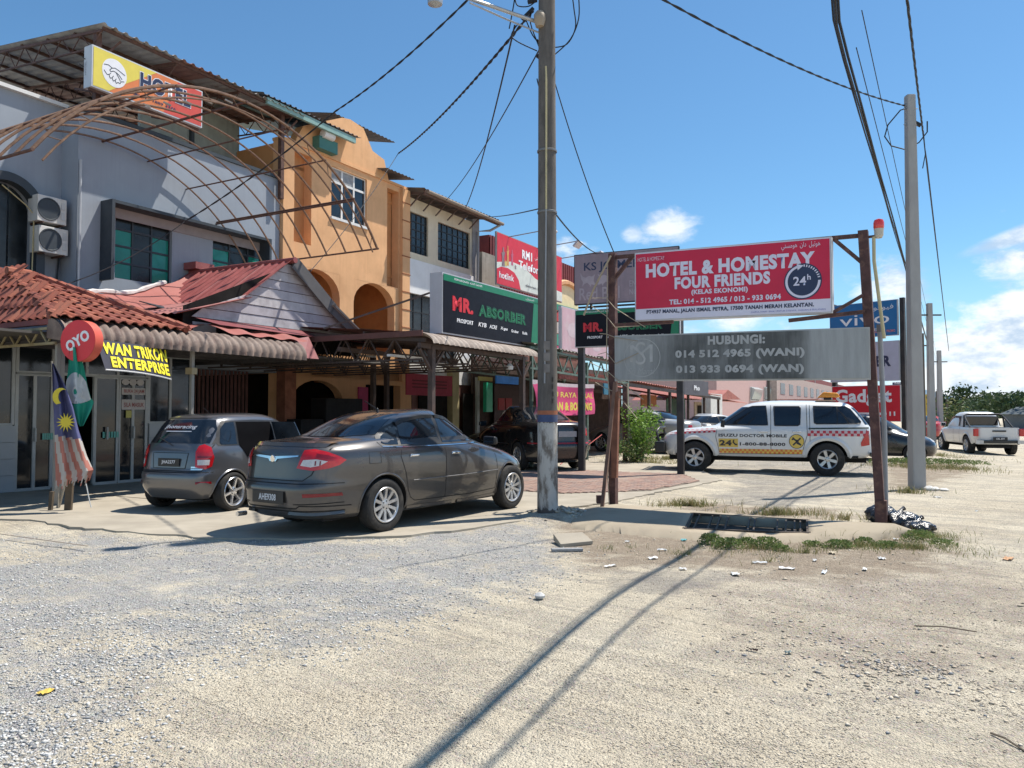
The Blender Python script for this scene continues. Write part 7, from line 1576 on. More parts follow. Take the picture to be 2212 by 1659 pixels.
class Car:
 def __init__(self, name, label, cat, loc, heading, spec, paint, group=None, seg=104):
  self.root = thing(name, label, cat, loc, math.atan2(heading[1], heading[0]), group); self.sp = spec; self.paint = paint
  rear = curve_tab([(z, x) for x, z in spec['rear']]); front = curve_tab([(z, x) for x, z in spec['front']]); Wf = curve_tab([(z, w) for z, w in spec['w']])
  nr, nf, taper = spec['nr'], spec['nf'], curve_tab(spec.get('taper', [(0, .03), (3, .03)]))
  zs = spec['zs']; self.zs = zs; rings = []
  mb = MB()
  for z in zs:
   xr, xf, W = rear(z), front(z), Wf(z); xm = (xr + xf) / 2; L_ = (xf - xr) / 2; a = np.linspace(0, 2 * np.pi, 1441)[:-1]
   c, s = np.cos(a), np.sin(a); n1 = interp(nf, z); n2 = interp(nr, z); n = np.where(c >= 0, n1, n2)
   X = xm + L_ * np.sign(c) * np.abs(c) ** (2 / n); Yy = W * np.sign(s) * np.abs(s) ** (2 / n)
   Yy = Yy * (1 - taper(z) * ((X - xm) / L_) ** 2)
   P = np.stack([X, Yy], 1); d = np.roll(P, -1, 0) - P; ln = np.hypot(d[:, 0], d[:, 1]); th = np.unwrap(np.arctan2(d[:, 1], d[:, 0])); turn = np.abs(np.diff(np.append(th, th[0] + 2 * np.pi)))
   w = ln / ln.sum() * .78 + turn / turn.sum() * .22; cum = np.concatenate([[0], np.cumsum(w)]); tgt = np.linspace(0, cum[-1], seg + 1)[:-1]
   PX = np.interp(tgt, cum, np.append(P[:, 0], P[0, 0])); PY = np.interp(tgt, cum, np.append(P[:, 1], P[0, 1]))
   rings.append([mb.p((PX[k], PY[k], z)) for k in range(seg)])
  for A, B in zip(rings, rings[1:]):
   for k in range(seg): mb.idx([A[k], A[(k + 1) % seg], B[(k + 1) % seg], B[k]])
  mb.idx(rings[0][::-1]); mb.idx(rings[-1])
  arch = M('wheel_well', (.008, .008, .009), .9)
  me = mb.mesh('body', [paint, arch], smooth='all')
  dg = None
  self.wells = []
  ob = bpy.data.objects.new('body', me); C.objects.link(ob)
  for xc, r in spec['arches']:
   for sgn in (-1, 1):
    cu = MB(); n = 36; y0, y1 = sgn * spec['well_in'], sgn * 1.2; ra = []
    for y in (y0, y1): ra.append([cu.p((xc + r * math.cos(2 * math.pi * k / n), y, spec['axle'] + r * math.sin(2 * math.pi * k / n) * spec.get('arch_h', 1.0))) for k in range(n)])
    for k in range(n): cu.idx([ra[0][k], ra[0][(k + 1) % n], ra[1][(k + 1) % n], ra[1][k]])
    cu.idx(ra[0][::-1]); cu.idx(ra[1]); co = cu.build('cutter', [arch])
    m = ob.modifiers.new('b', 'BOOLEAN'); m.operation = 'DIFFERENCE'; m.object = co; m.solver = 'EXACT'
    if hasattr(m, 'material_mode'): m.material_mode = 'TRANSFER'
    self.wells.append(co)
  dg = bpy.context.evaluated_depsgraph_get(); me2 = bpy.data.meshes.new_from_object(ob.evaluated_get(dg)); me2.name = 'body'
  bpy.data.objects.remove(ob)
  for c_ in self.wells: bpy.data.objects.remove(c_)
  self.body = bpy.data.objects.new('body', me2); C.objects.link(self.body); self.body.parent = self.root
  me2.polygons.foreach_set('use_smooth', [True] * len(me2.polygons)); me2.set_sharp_from_angle(angle=R(40))
  bm = bmesh.new(); bm.from_mesh(me); self.bvh = BVHTree.FromBMesh(bm); bm.free()
 DIR = {'R': ((0, 1, 0), (1, 0, 0)), 'L': ((0, -1, 0), (1, 0, 0)), 'B': ((1, 0, 0), (0, 1, 0)), 'F': ((-1, 0, 0), (0, 1, 0)),
     'BR': ((.7071, .7071, 0), (.7071, -.7071, 0)), 'BL': ((.7071, -.7071, 0), (.7071, .7071, 0)), 'FR': ((-.7071, .7071, 0), (.7071, .7071, 0)), 'FL': ((-.7071, -.7071, 0), (.7071, -.7071, 0))}
 def hit(self, side, a, b, eps=0.0):
  if side == 'T':
   o = Vector((a, b, 4)); d = Vector((0, 0, -1))
  else:
   d, r = map(Vector, self.DIR[side]); o = r * a + Vector((0, 0, b)) - d * 4
  p, n, i, t = self.bvh.ray_cast(o, d)
  if p is None: return None
  if n.dot(d) > 0: n = -n
  return p + n * eps
 def panel(self, side, pts, mat, name, eps=.004, parent=None, step=.07, smooth=True, grow=None):
  P = [Vector((a, b)) for a, b in pts]; n = len(P); dense = []
  for i in range(n):
   a, b = P[i], P[(i + 1) % n]; k = max(1, int((b - a).length / step))
   for j in range(k): dense.append(a.lerp(b, j / k))
  lo = Vector((min(p.x for p in P), min(p.y for p in P))); hi_ = Vector((max(p.x for p in P), max(p.y for p in P))); inn = []
  x = lo.x + step / 2
  while x < hi_.x:
   y = lo.y + step / 2
   while y < hi_.y:
    q = Vector((x, y))
    if self.inside(q, P) and min((q - d).length for d in dense) > step * .45: inn.append(q)
    y += step
   x += step
  vs_ = dense + inn; nd_ = len(dense)
  r = geometry.delaunay_2d_cdt(vs_, [(i, (i + 1) % nd_) for i in range(nd_)], [list(range(nd_))], 1, 1e-5)
  mb = MB(); H = [self.hit(side, v.x, v.y, eps) for v in r[0]]
  for f in r[2]:
   q = [H[i] for i in f]
   if all(p is not None for p in q) and max((q[i] - q[i - 1]).length for i in range(len(q))) < step * 6: mb.f.append([mb.p(p) for p in q]); mb.m.append(0)
  me = mb.mesh(name, mat, False, recalc=False); bm = bmesh.new(); bm.from_mesh(me); bmesh.ops.remove_doubles(bm, verts=bm.verts, dist=1e-5)
  c = Vector((0, 0, .7));
  bmesh.ops.recalc_face_normals(bm, faces=bm.faces); s = sum(f.normal.dot(f.calc_center_median() - c) * f.calc_area() for f in bm.faces)
  if s < 0: bmesh.ops.reverse_faces(bm, faces=bm.faces)
  bm.to_mesh(me); bm.free(); me.polygons.foreach_set('use_smooth', [True] * len(me.polygons))
  o = bpy.data.objects.new(name, me); C.objects.link(o); o.parent = parent or self.root; return o
 @staticmethod
 def inside(q, P):
  c = False; n = len(P)
  for i in range(n):
   a, b = P[i], P[(i + 1) % n]
   if (a.y > q.y) != (b.y > q.y) and q.x < (b.x - a.x) * (q.y - a.y) / (b.y - a.y) + a.x: c = not c
  return c
 def strip(self, side, path, w, mat, name, eps=.003, parent=None, step=.05, thick=None):
  P = [Vector((a, b)) for a, b in path]; pts = []
  for a, b in zip(P, P[1:]):
   k = max(1, int((b - a).length / step))
   for j in range(k): pts.append(a.lerp(b, j / k))
  pts.append(P[-1]); mb = MB(); prev = None
  for i, q in enumerate(pts):
   d = (pts[min(i + 1, len(pts) - 1)] - pts[max(i - 1, 0)]).normalized(); nn = Vector((-d.y, d.x)) * w / 2
   a, b = self.hit(side, q.x + nn.x, q.y + nn.y, eps), self.hit(side, q.x - nn.x, q.y - nn.y, eps); cur = (a, b) if a is not None and b is not None else None
   if thick and cur:
    m = self.hit(side, q.x, q.y, eps + thick); cur = (a, m, b) if m is not None else None
   if prev and cur and (prev[0] - cur[0]).length < step * 4:
    for j in range(len(cur) - 1): mb.face([prev[j], cur[j], cur[j + 1], prev[j + 1]])
   prev = cur
  return mb.build(name, mat, parent or self.root, smooth='all', recalc=False)
def wheel(root, x, y, z, Rr, rr, w, rim_mat, style, side, tyre_m):
 """side -1: outer face looks to -y. style: number of spokes and kind"""
 wl = MB().lathe([(rr, -w * .42), (rr + .02, -w * .49), (Rr * .90, -w * .5), (Rr * .975, -w * .44), (Rr, -w * .33), (Rr, w * .33), (Rr * .975, w * .44), (Rr * .90, w * .5), (rr + .02, w * .49), (rr, w * .42)], 36, axis='y').build('tyre', tyre_m, root, smooth=True)
 wl.location = (x, y, z)
 s = side; rim = MB(); o = w * .5
 rim.lathe([(rr + .004, s * (o - .004)), (rr - .004, s * (o + .004)), (rr - .018, s * (o - .006)), (rr - .03, s * (o - .05)), (rr - .035, s * .0)], 36, axis='y')
 n, kind = style
 hubh = o - .022
 for k in range(n):
  a = 2 * math.pi * k / n + .26; ca, sa = math.cos(a), math.sin(a)
  def P(r, t, h): return Vector((r * ca - t * sa, s * h, r * sa + t * ca))
  w0, w1 = kind[0], kind[1]; r0, r1 = .045, rr - .014
  rim.hexa([P(r0, -w0, hubh - .03), P(r1, -w1, o - .035), P(r1, w1, o - .035), P(r0, w0, hubh - .03), P(r0, -w0 * .7, hubh), P(r1, -w1 * .8, o - .008), P(r1, w1 * .8, o - .008), P(r0, w0 * .7, hubh)])
 rim.lathe([(.072, s * (hubh - .03)), (.068, s * hubh), (.03, s * (hubh + .008)), (0, s * (hubh + .01))], 20, axis='y')
 ro = rim.build('rim', rim_mat, wl, smooth='all');
 ro.data.set_sharp_from_angle(angle=R(35))
 MB().lathe([(rr - .03, s * (o - .10)), (.0, s * (o - .10))], 24, axis='y').build('brake_disc', M('brake_dark', (.02, .02, .022), .6, metal=.4), wl)
 lug = MB()
 for k in range(5): a = k * 1.2566; lug.lathe([(.011, s * (hubh + .001)), (.009, s * (hubh + .012)), (0, s * (hubh + .012))], 8, (.045 * math.cos(a), 0, .045 * math.sin(a)), axis='y')
 tag(lug.build('wheel_nuts', M('nut_dark', (.1, .1, .1), .5, metal=.5), wl), kind='stuff')
 return wl
tyre_m = pm('tyre_rubber', (.022, .021, .02), .85, var=.25, scale=12, dirt=(.11, .095, .075), dirt_amt=.35, dirt_scale=6, bump=.1)
alloy = pm('alloy_silver', (.55, .55, .55), .32, metal=.75, var=.08, dirt=(.25, .22, .18), dirt_amt=.25, dirt_scale=14)
alloy_b = pm('alloy_bright', (.72, .72, .73), .22, metal=.85, var=.05)
def paint_mat(name, col, rough=.32, metal=.45, coat=.8, dust=.15, dustc=(.30, .26, .20)):
 m, nt, b = new_mat(name); tc = nd(nt, 'ShaderNodeTexCoord').outputs['Object']; sp = nd(nt, 'ShaderNodeSeparateXYZ'); lk(nt, tc, sp.inputs[0])
 n = nd(nt, 'ShaderNodeTexNoise'); n.inputs['Scale'].default_value = 2.2; n.inputs['Detail'].default_value = 7; n.inputs['Roughness'].default_value = .65; lk(nt, tc, n.inputs['Vector'])
 r = nd(nt, 'ShaderNodeMapRange'); lk(nt, sp.outputs[2], r.inputs[0]); r.inputs[1].default_value = .85; r.inputs[2].default_value = .15; r.inputs[3].default_value = 0.15; r.inputs[4].default_value = 1.0
 r2 = nd(nt, 'ShaderNodeMapRange'); lk(nt, n.outputs['Fac'], r2.inputs[0]); r2.inputs[1].default_value = .3; r2.inputs[2].default_value = .75
 mu = nd(nt, 'ShaderNodeMath', operation='MULTIPLY'); lk(nt, r.outputs[0], mu.inputs[0]); lk(nt, r2.outputs[0], mu.inputs[1]); m3 = nd(nt, 'ShaderNodeMath', operation='MULTIPLY'); lk(nt, mu.outputs[0], m3.inputs[0]); m3.inputs[1].default_value = dust * 3; m3.use_clamp = True
 mx = nd(nt, 'ShaderNodeMix', data_type='RGBA'); mx.inputs[6].default_value = c4(col); mx.inputs[7].default_value = c4(dustc); lk(nt, m3.outputs[0], mx.inputs[0]); lk(nt, mx.outputs[2], b.inputs['Base Color'])
 b.inputs['Metallic'].default_value = metal; ra = nd(nt, 'ShaderNodeMath', operation='MULTIPLY_ADD'); lk(nt, m3.outputs[0], ra.inputs[0]); ra.inputs[1].default_value = .5; ra.inputs[2].default_value = rough; lk(nt, ra.outputs[0], b.inputs['Roughness'])
 c1 = nd(nt, 'ShaderNodeMath', operation='MULTIPLY_ADD'); lk(nt, m3.outputs[0], c1.inputs[0]); c1.inputs[1].default_value = -coat; c1.inputs[2].default_value = coat; c1.use_clamp = True; lk(nt, c1.outputs[0], b.inputs['Coat Weight']); b.inputs['Coat Roughness'].default_value = .05
 return m
car_glass = pm('car_glass', (.010, .014, .02), .04, var=.2, scale=.8, spec=.75); car_glass2 = pm('car_glass_clear', (.035, .042, .05), .05, var=.4, scale=3, spec=.7)
seam_m = pm('seam_black', (.006, .006, .006), .8); blk_trim = pm('black_trim', (.014, .014, .015), .45, var=.1); chrome = pm('chrome', (.75, .75, .75), .12, metal=1.0, var=.03)
lamp_red = pm('lamp_red', (.50, .008, .012), .12, var=.12, scale=20, coat=.6); lamp_dred = pm('lamp_dark_red', (.22, .004, .008), .15, coat=.5); lamp_clear = pm('lamp_clear', (.60, .56, .54), .15, var=.15, scale=25, coat=.5); plate_blk = pm('plate_black', (.012, .012, .014), .4); pltxt = pm('plate_text', (.65, .66, .68), .4)
under_m = M('underbody', (.012, .012, .012), .9)
def arc_pts(cx, cz, r, a0, a1, n=24, k=1.0): return [(cx + r * math.cos(R(a0 + (a1 - a0) * i / n)), cz + r * k * math.sin(R(a0 + (a1 - a0) * i / n))) for i in range(n + 1)]
def face_text(car, side, body, a, b, w, h, m, bold=.03, eps=.006, name='lettering', shear=0.0, rot=None, step=.25):
 """flat print projected on a body side; starts at the viewer's left"""
 me = text_mesh(body, bold, 2, shear, 1.0 + max(0, bold - .015) * 2.6); n = len(me.vertices); co = np.empty(n * 3); me.vertices.foreach_get('co', co); co = co.reshape(-1, 3); lo, hi_ = co.min(0), co.max(0)
 flip = {'R': 1, 'L': -1, 'B': -1, 'F': 1}[side]
 out = []
 for x, y, _ in co:
  u = (x - lo[0]) / (hi_[0] - lo[0]) * w; v = (y - lo[1]) / (hi_[1] - lo[1]) * h; p = car.hit(side, a + flip * u, b + v, eps); out.append(tuple(p) if p is not None else (0, 0, 0))
 me.vertices.foreach_set('co', np.array(out, np.float32).ravel()); me.materials.clear(); me.materials.append(m); me.update(); me.name = name
 o = bpy.data.objects.new(name, me); C.objects.link(o); o.parent = car.root; return o
def mirror(car, x, y, z, mat, sgn=-1, w=.20, h=.13):
 o = MB().hexa([(x - .03, y, z - h / 2), (x + .07, y, z - h / 2 + .02), (x + .06, y + sgn * w, z - h / 2 + .02), (x - .03, y + sgn * w, z - h / 2), (x - .03, y, z + h / 2), (x + .05, y, z + h / 2 - .01), (x + .04, y + sgn * w, z + h / 2 - .02), (x - .03, y + sgn * w, z + h / 2 - .01)]).build('mirror', mat, car.root, smooth='all', bevel=.022)
 MB().box(x - .036, x - .032, y + sgn * .02, y + sgn * (w - .02), z - h / 2 + .015, z + h / 2 - .02).build('mirror_glass', car_glass, o); return o
# ---------------- grey sedan in front
sed_spec = dict(axle=.31, arches=[(1.30, .345), (-1.30, .350)], well_in=.56,
 rear=[(-2.16, .20), (-2.27, .26), (-2.315, .42), (-2.325, .55), (-2.29, .62), (-2.275, .74), (-2.255, .90), (-2.21, 1.00), (-2.16, 1.035), (-2.02, 1.058), (-1.72, 1.078), (-1.62, 1.10), (-1.26, 1.24), (-.92, 1.345), (-.62, 1.395), (-.32, 1.422), (.02, 1.434)],
 front=[(2.05, .20), (2.14, .30), (2.16, .45), (2.13, .58), (2.06, .66), (1.86, .75), (1.60, .83), (1.30, .90), (1.05, .955), (.93, .985), (.72, 1.08), (.44, 1.22), (.22, 1.32), (.10, 1.37), (.07, 1.40), (.05, 1.422), (.03, 1.434)],
 w=[(.20, .77), (.26, .815), (.40, .845), (.55, .858), (.70, .862), (.82, .856), (.90, .842), (.965, .815), (1.0, .785), (1.04, .752), (1.10, .728), (1.20, .685), (1.30, .632), (1.355, .588), (1.39, .535), (1.412, .46), (1.425, .36), (1.432, .2), (1.434, .1)],
 nr=[(0, 4.2), (.6, 4.6), (.95, 4.2), (1.06, 3.6), (1.2, 3.2), (1.45, 3.0)], nf=[(0, 3.2), (.7, 3.0), (.95, 3.4), (1.1, 3.4), (1.45, 3.2)], taper=[(0, .05), (.8, .05), (1.0, .07), (1.1, .12), (1.4, .10)],
 zs=[.20, .23, .26, .31, .37, .43, .49, .54, .58, .62, .66, .70, .74, .78, .82, .86, .895, .925, .95, .975, 1.0, 1.02, 1.035, 1.048, 1.058, 1.068, 1.078, 1.09, 1.105, 1.13, 1.16, 1.20, 1.24, 1.28, 1.315, 1.345, 1.37, 1.39, 1.405, 1.416, 1.424, 1.430, 1.434])
sed_paint = paint_mat('sedan_paint', (.080, .075, .074), .27, .6, .9, .09)
SY = (.565, .825)
sr = (-1.60, 9.58); sfw = (sr[0] + 2.73 * SY[0], sr[1] + 2.73 * SY[1]); right = Vector((SY[1], -SY[0])); mid = Vector(((sr[0] + sfw[0]) / 2, (sr[1] + sfw[1]) / 2)) - right * .77
SED_Z = .048
car = Car('parked_sedan', 'dusty dark grey sedan parked in front, seen from behind, plate AHE9308', 'car', (mid.x, mid.y, SED_Z), SY, sed_spec, sed_paint, seg=160); car.root.scale = (1.05, 1.02, 1.045)
def sedan_details(car, plate='AHE9308', lamps=True, gl=car_glass, simple=False, belt=.985):
 r = car.root; pm_ = car.paint
 for s, sd in ((-1, 'R'), (1, 'L')):
  roof = [(.80, 1.012), (.60, 1.11), (.40, 1.205), (.20, 1.285), (.0, 1.325), (-.25, 1.342), (-.55, 1.332), (-.85, 1.285), (-1.10, 1.205), (-1.28, 1.105), (-1.36, 1.035), (-1.33, .995), (-1.20, .985), (.3, .975), (.80, .985)]
  car.panel(sd, roof, blk_trim, 'window_surround', .003)
  fr = [(.72, 1.015), (.50, 1.135), (.30, 1.225), (.12, 1.29), (-.02, 1.308), (-.19, 1.318), (-.22, .998), (.72, .998)]
  rr = [(-.27, 1.318), (-.50, 1.312), (-.78, 1.272), (-.90, 1.237), (-1.0, .998), (-.27, .998)]
  qt = [(-.945, 1.215), (-1.08, 1.165), (-1.22, 1.095), (-1.30, 1.03), (-1.26, 1.005), (-1.05, .999)]
  for p in (fr, rr, qt): car.panel(sd, p, gl, 'side_window', .006)
  if sd == 'R' and not simple:      # rain visors over the doors
   car.strip(sd, [(.60, 1.105), (.30, 1.243), (.05, 1.312), (-.20, 1.335)], .05, blk_trim, 'rain_visor', .01, thick=.022); car.strip(sd, [(-.26, 1.335), (-.5, 1.331), (-.80, 1.285), (-.93, 1.24)], .05, blk_trim, 'rain_visor', .01, thick=.022)
  car.strip(sd, [(.88, .978), (.3, .966), (-1.0, .968), (-1.32, .985)], .012, chrome if not simple else blk_trim, 'belt_moulding', .006)
  for path in ([(.93, .95), (.94, .60), (.90, .33)], [(-.22, .985), (-.235, .60), (-.23, .31)], [(-1.02, .985), (-1.06, .86), (-.98, .66), (-.93, .45), (-.88, .36), (-.80, .315)], [(.90, .33), (.3, .305), (-.80, .315)]): car.strip(sd, path, .009, seam_m, 'door_seam', .0025)
  car.strip(sd, [(.95, .585), (.2, .57), (-.85, .565)], .012, pm('trim_grey', (.16, .155, .15), .4, metal=.4), 'side_moulding', .006, thick=.006)
  for x in (-.13, -.93):
   h = MB().hexa([(x - .085, 0, -.018), (x + .085, 0, -.014), (x + .085, .03, -.014), (x - .085, .03, -.018), (x - .075, 0, .016), (x + .08, 0, .012), (x + .08, .03, .012), (x - .075, .03, .016)]).build('door_handle', chrome if not simple else pm_, r, bevel=.007, smooth='all')
   p = car.hit(sd, x + .1, .865, .0); h.location = (-.0 + .1, p.y - (.02 if s < 0 else .012), .865) if s < 0 else (.1, p.y - .012, .865)
  mirror(car, .66, s * .80, 1.0, blk_trim if not simple else pm_, s)
  for xc, rad in car.sp['arches']:
   car.strip(sd, arc_pts(xc, car.sp['axle'], rad + .012, -8, 188, 40), .022, pm_, 'arch_lip', .004, thick=.008)
  car.strip(sd, [(-.92, .235), (0, .225), (.92, .235)], .05, pm_, 'side_skirt', .004, thick=.012)
 car.panel('B', [(-.60, 1.12), (-.36, 1.098), (.36, 1.098), (.60, 1.12), (.47, 1.36), (.2, 1.382), (-.2, 1.382), (-.47, 1.36)], gl, 'rear_window', .005)
 car.panel('F', [(-.66, 1.01), (.66, 1.01), (.52, 1.34), (-.52, 1.34)], gl, 'windscreen', .005)
 if simple: return
 for path in ([(-.62, 1.03), (-.66, .92), (-.60, .82), (-.56, .70), (-.48, .635), (.48, .635), (.56, .70), (.60, .82), (.66, .92), (.62, 1.03)],): car.strip('B', path, .010, seam_m, 'boot_seam', .0025)
 car.strip('B', [(-.80, .605), (-.4, .60), (.4, .60), (.80, .605)], .010, seam_m, 'bumper_seam', .003)
 car.strip('B', [(-.60, 1.020), (-.3, 1.028), (.3, 1.028), (.60, 1.020)], .05, pm_, 'boot_spoiler', .004, thick=.02)
 car.panel('B', [(-.40, .895), (-.08, .865), (-.05, .835), (.05, .835), (.08, .865), (.40, .895), (.40, .910), (.07, .893), (-.07, .893), (-.40, .910)], chrome, 'chrome_bar', .010, step=.04)
 e = car.hit('B', 0, .865, .012); MB().lathe([(0, -.006), (.036, -.006), (.042, 0), (.036, .006)], 20, tuple(e), axis='x').build('round_badge', chrome, r)
 for s in (-1, 1):
  sd = 'BR' if s < 0 else 'BL'
  L_ = [(-1.315, .77), (-1.30, .80), (-1.265, .90), (-1.23, .965), (-1.12, .975), (-.98, .945), (-.86, .90), (-.78, .855), (-.86, .80), (-.98, .765), (-1.14, .745)]
  tl = car.panel(sd, L_, lamp_red, 'tail_lamp', .010, step=.04)
  car.panel(sd, [(-1.27, .80), (-1.24, .86), (-1.10, .868), (-.98, .845), (-1.06, .80), (-1.16, .782)], lamp_clear, 'clear_lens', .014, parent=tl, step=.04)
  car.panel(sd, [(-1.10, .93), (-.98, .91), (-.88, .875), (-.98, .872), (-1.1, .885)], lamp_dred, 'dark_lens', .014, parent=tl, step=.04)
  for k in range(2): car.panel(sd, [(-1.12 + k * .05, .80), (-1.105 + k * .05, .80), (-1.10 + k * .05, .85), (-1.115 + k * .05, .85)], lamp_dred, 'lens_rib', .016, parent=tl)
  car.panel('B', [(s * .50, .455), (s * .74, .465), (s * .74, .50), (s * .50, .495)], lamp_dred, 'bumper_reflector', .008)
 car.strip('B', [(-.72, .30), (-.3, .30), (.3, .30), (.72, .30)], .012, seam_m, 'bumper_seam', .004); car.strip('B', [(-.80, .35), (-.45, .36), (-.40, .33), (.40, .33), (.45, .36), (.80, .35)], .012, seam_m, 'bumper_seam', .004)
 for sd, sg_ in (('BR', 1), ('BL', 1)): car.strip(sd, [(-1.35, .375), (-1.0, .385), (-.80, .39)], .010, seam_m, 'bumper_seam', .004); car.strip(sd, [(-1.4, .27), (-1.1, .26), (-.80, .27)], .05, pm_, 'bumper_spat', .004, thick=.02)
 p = car.hit('B', .0, .45); MB().box(p.x - .022, p.x - .012, -.27, .27, .375, .515).build('number_plate', plate_blk, r, bevel=.004)
 t = text(plate, r, (p.x - .023, 0, .445), (0, -1, 0), (0, 0, 1), .075, pltxt, .30, .03, 'plate_lettering', center=True, off=.003)
 MB().tube([(-2.24, -.55 if False else .52, .22), (-2.36, .52, .22)], .028, 10).build('exhaust', chrome, r)
 MB().tube([(-.62, 0, 1.395), (-.64, 0, 1.43), (-.85, 0, 1.53)], .006, 5).build('aerial', blk_trim, r)
 MB().lathe([(.022, 0), (.01, .04), (0, .05)], 8, (-.62, 0, 1.395)).build('aerial_base', blk_trim, r)
 car.panel('R', [(-1.55, .80), (-1.38, .80), (-1.38, .93), (-1.55, .93)], pm_, 'fuel_flap', .002); car.strip('R', [(-1.55, .80), (-1.38, .80), (-1.38, .93), (-1.55, .93), (-1.55, .80)], .005, seam_m, 'flap_seam', .003)
 for sd in ('FR', 'FL'):
  q0 = 1.60 if sd == 'FR' else 1.6
  car.panel(sd, [(.86, .60), (1.16, .56), (1.2, .66), (1.02, .74), (.86, .73)] , lamp_clear, 'head_lamp', .006)
sedan_details(car)
for x, s in ((1.30, -1), (1.30, 1), (-1.30, -1), (-1.30, 1)): wheel(car.root, x, s * .745, .308, .308, .205, .195, alloy, (10, (.022, .024)), s, tyre_m)
MB().box(-2.0, 1.9, -.55, .55, .17, .26).build('underbody', under_m, car.root)
# ---------------- grey hatchback
hat_spec = dict(axle=.28, arches=[(1.17, .315), (-1.17, .315)], well_in=.48,
 rear=[(-1.62, .20), (-1.70, .30), (-1.745, .42), (-1.745, .55), (-1.70, .60), (-1.685, .72), (-1.66, .88), (-1.63, .96), (-1.54, 1.12), (-1.42, 1.30), (-1.36, 1.36), (-1.22, 1.405), (-.9, 1.43), (-.35, 1.442)],
 front=[(1.62, .20), (1.70, .35), (1.70, .50), (1.64, .62), (1.50, .72), (1.25, .82), (1.02, .89), (.92, .93), (.62, 1.12), (.38, 1.28), (.25, 1.35), (.12, 1.39), (0, 1.42), (-.2, 1.442)],
 w=[(.20, .66), (.30, .715), (.45, .738), (.60, .742), (.75, .738), (.88, .722), (.94, .70), (1.0, .675), (1.15, .635), (1.28, .592), (1.35, .555), (1.39, .50), (1.42, .40), (1.435, .28), (1.442, .1)],
 nr=[(0, 5.5), (.6, 6), (1.0, 5.5), (1.45, 4.5)], nf=[(0, 3.2), (.8, 3.2), (1.45, 3.2)], taper=[(0, .04), (.9, .04), (1.1, .05), (1.45, .06)],
 zs=[.20, .24, .30, .36, .42, .48, .53, .57, .61, .65, .70, .75, .80, .84, .87, .895, .915, .935, .955, .98, 1.02, 1.08, 1.14, 1.20, 1.25, 1.30, 1.335, 1.36, 1.38, 1.397, 1.41, 1.42, 1.43, 1.438, 1.442])
hat_paint = paint_mat('hatch_paint', (.13, .132, .142), .28, .6, .9, .10)
HY = Vector((.37, .929)).normalized(); hr = Vector((gp(497, 1103, .04)[0], gp(497, 1103, .04)[1])); hright = Vector((HY.y, -HY.x)); hm = hr + HY * 1.17 - hright * .66
hc = Car('small_hatchback', 'small silver grey hatchback with an open rear door left of the sedan, plate JHA2277', 'car', (hm.x, hm.y, .045), HY, hat_spec, hat_paint, seg=128)
r = hc.root
for s, sd in ((-1, 'R'), (1, 'L')):
 hc.panel(sd, [(.70, .985), (.45, 1.15), (.26, 1.275), (.10, 1.315), (-.6, 1.335), (-1.20, 1.32), (-1.33, 1.22), (-1.42, 1.0), (-1.40, .955), (.70, .955)], blk_trim, 'window_surround', .003)
 hc.panel(sd, [(.60, .985), (.40, 1.14), (.24, 1.25), (.10, 1.285), (-.12, 1.295), (-.14, .975), (.60, .975)], car_glass, 'side_window', .006)
 hc.panel(sd, [(-1.02, 1.305), (-1.18, 1.295), (-1.28, 1.21), (-1.36, 1.0), (-1.34, .975), (-1.06, .975)], car_glass, 'side_window', .006)
 if s > 0: hc.panel(sd, [(-.20, 1.297), (-.95, 1.305), (-.98, .975), (-.20, .975)], car_glass, 'side_window', .006)
 for path in ([(.72, .93), (.74, .6), (.70, .33)], [(-.17, .96), (-.19, .33)], [(.70, .33), (-.19, .33)]): hc.strip(sd, path, .009, seam_m, 'door_seam', .0025)
 for xc, rad in hat_spec['arches']: hc.strip(sd, arc_pts(xc, .28, rad + .01, -8, 188, 36), .03, hat_paint, 'arch_lip', .004, thick=.012)
 mirror(hc, .56, s * .70, 1.0, hat_paint, s, .17, .12); hc.strip(sd, [(-.85, .23), (0, .225), (.85, .23)], .05, hat_paint, 'side_skirt', .004, thick=.012)
 sdd = 'BR' if s < 0 else 'BL'
 tl = hc.panel(sdd, [(-.85, .66), (-.845, .88), (-.80, .96), (-.73, .985), (-.64, .94), (-.60, .80), (-.63, .67), (-.72, .63)], lamp_red, 'tail_lamp', .012, step=.035)
 hc.panel(sdd, [(-.82, .69), (-.82, .765), (-.66, .765), (-.67, .69)], lamp_clear, 'clear_lens', .016, parent=tl, step=.04); hc.panel(sdd, [(-.82, .79), (-.82, .815), (-.64, .815), (-.64, .79)], lamp_dred, 'lens_rib', .018, parent=tl, step=.04)
 hc.panel('B', [(s * .50, .42), (s * .64, .42), (s * .64, .455), (s * .50, .455)], lamp_dred, 'bumper_reflector', .008)
door = hc.panel('R', [(-.20, 1.30), (-.98, 1.305), (-1.02, .95), (-.86, .74), (-.80, .55), (-.74, .36), (-.22, .36)], pm('cabin_shade', (.008, .008, .009), 1.0, spec=0.0), 'door_gap_shade', .006)  # body is not cut here; black panel paints the shaded cabin
MB().hexa([(-.19, -.74, .36), (-.16, -.74, .36), (-.30, -1.42, .36), (-.33, -1.42, .36), (-.19, -.72, .96), (-.16, -.72, .96), (-.34, -1.38, .96), (-.37, -1.38, .96)]).build('open_door', hat_paint, r, bevel=.01)
MB().hexa([(-.19, -.71, .97), (-.17, -.71, .97), (-.35, -1.36, .97), (-.37, -1.36, .97), (-.19, -.60, 1.30), (-.17, -.60, 1.30), (-.30, -1.14, 1.30), (-.32, -1.14, 1.30)]).build('open_door_window', car_glass2, r)
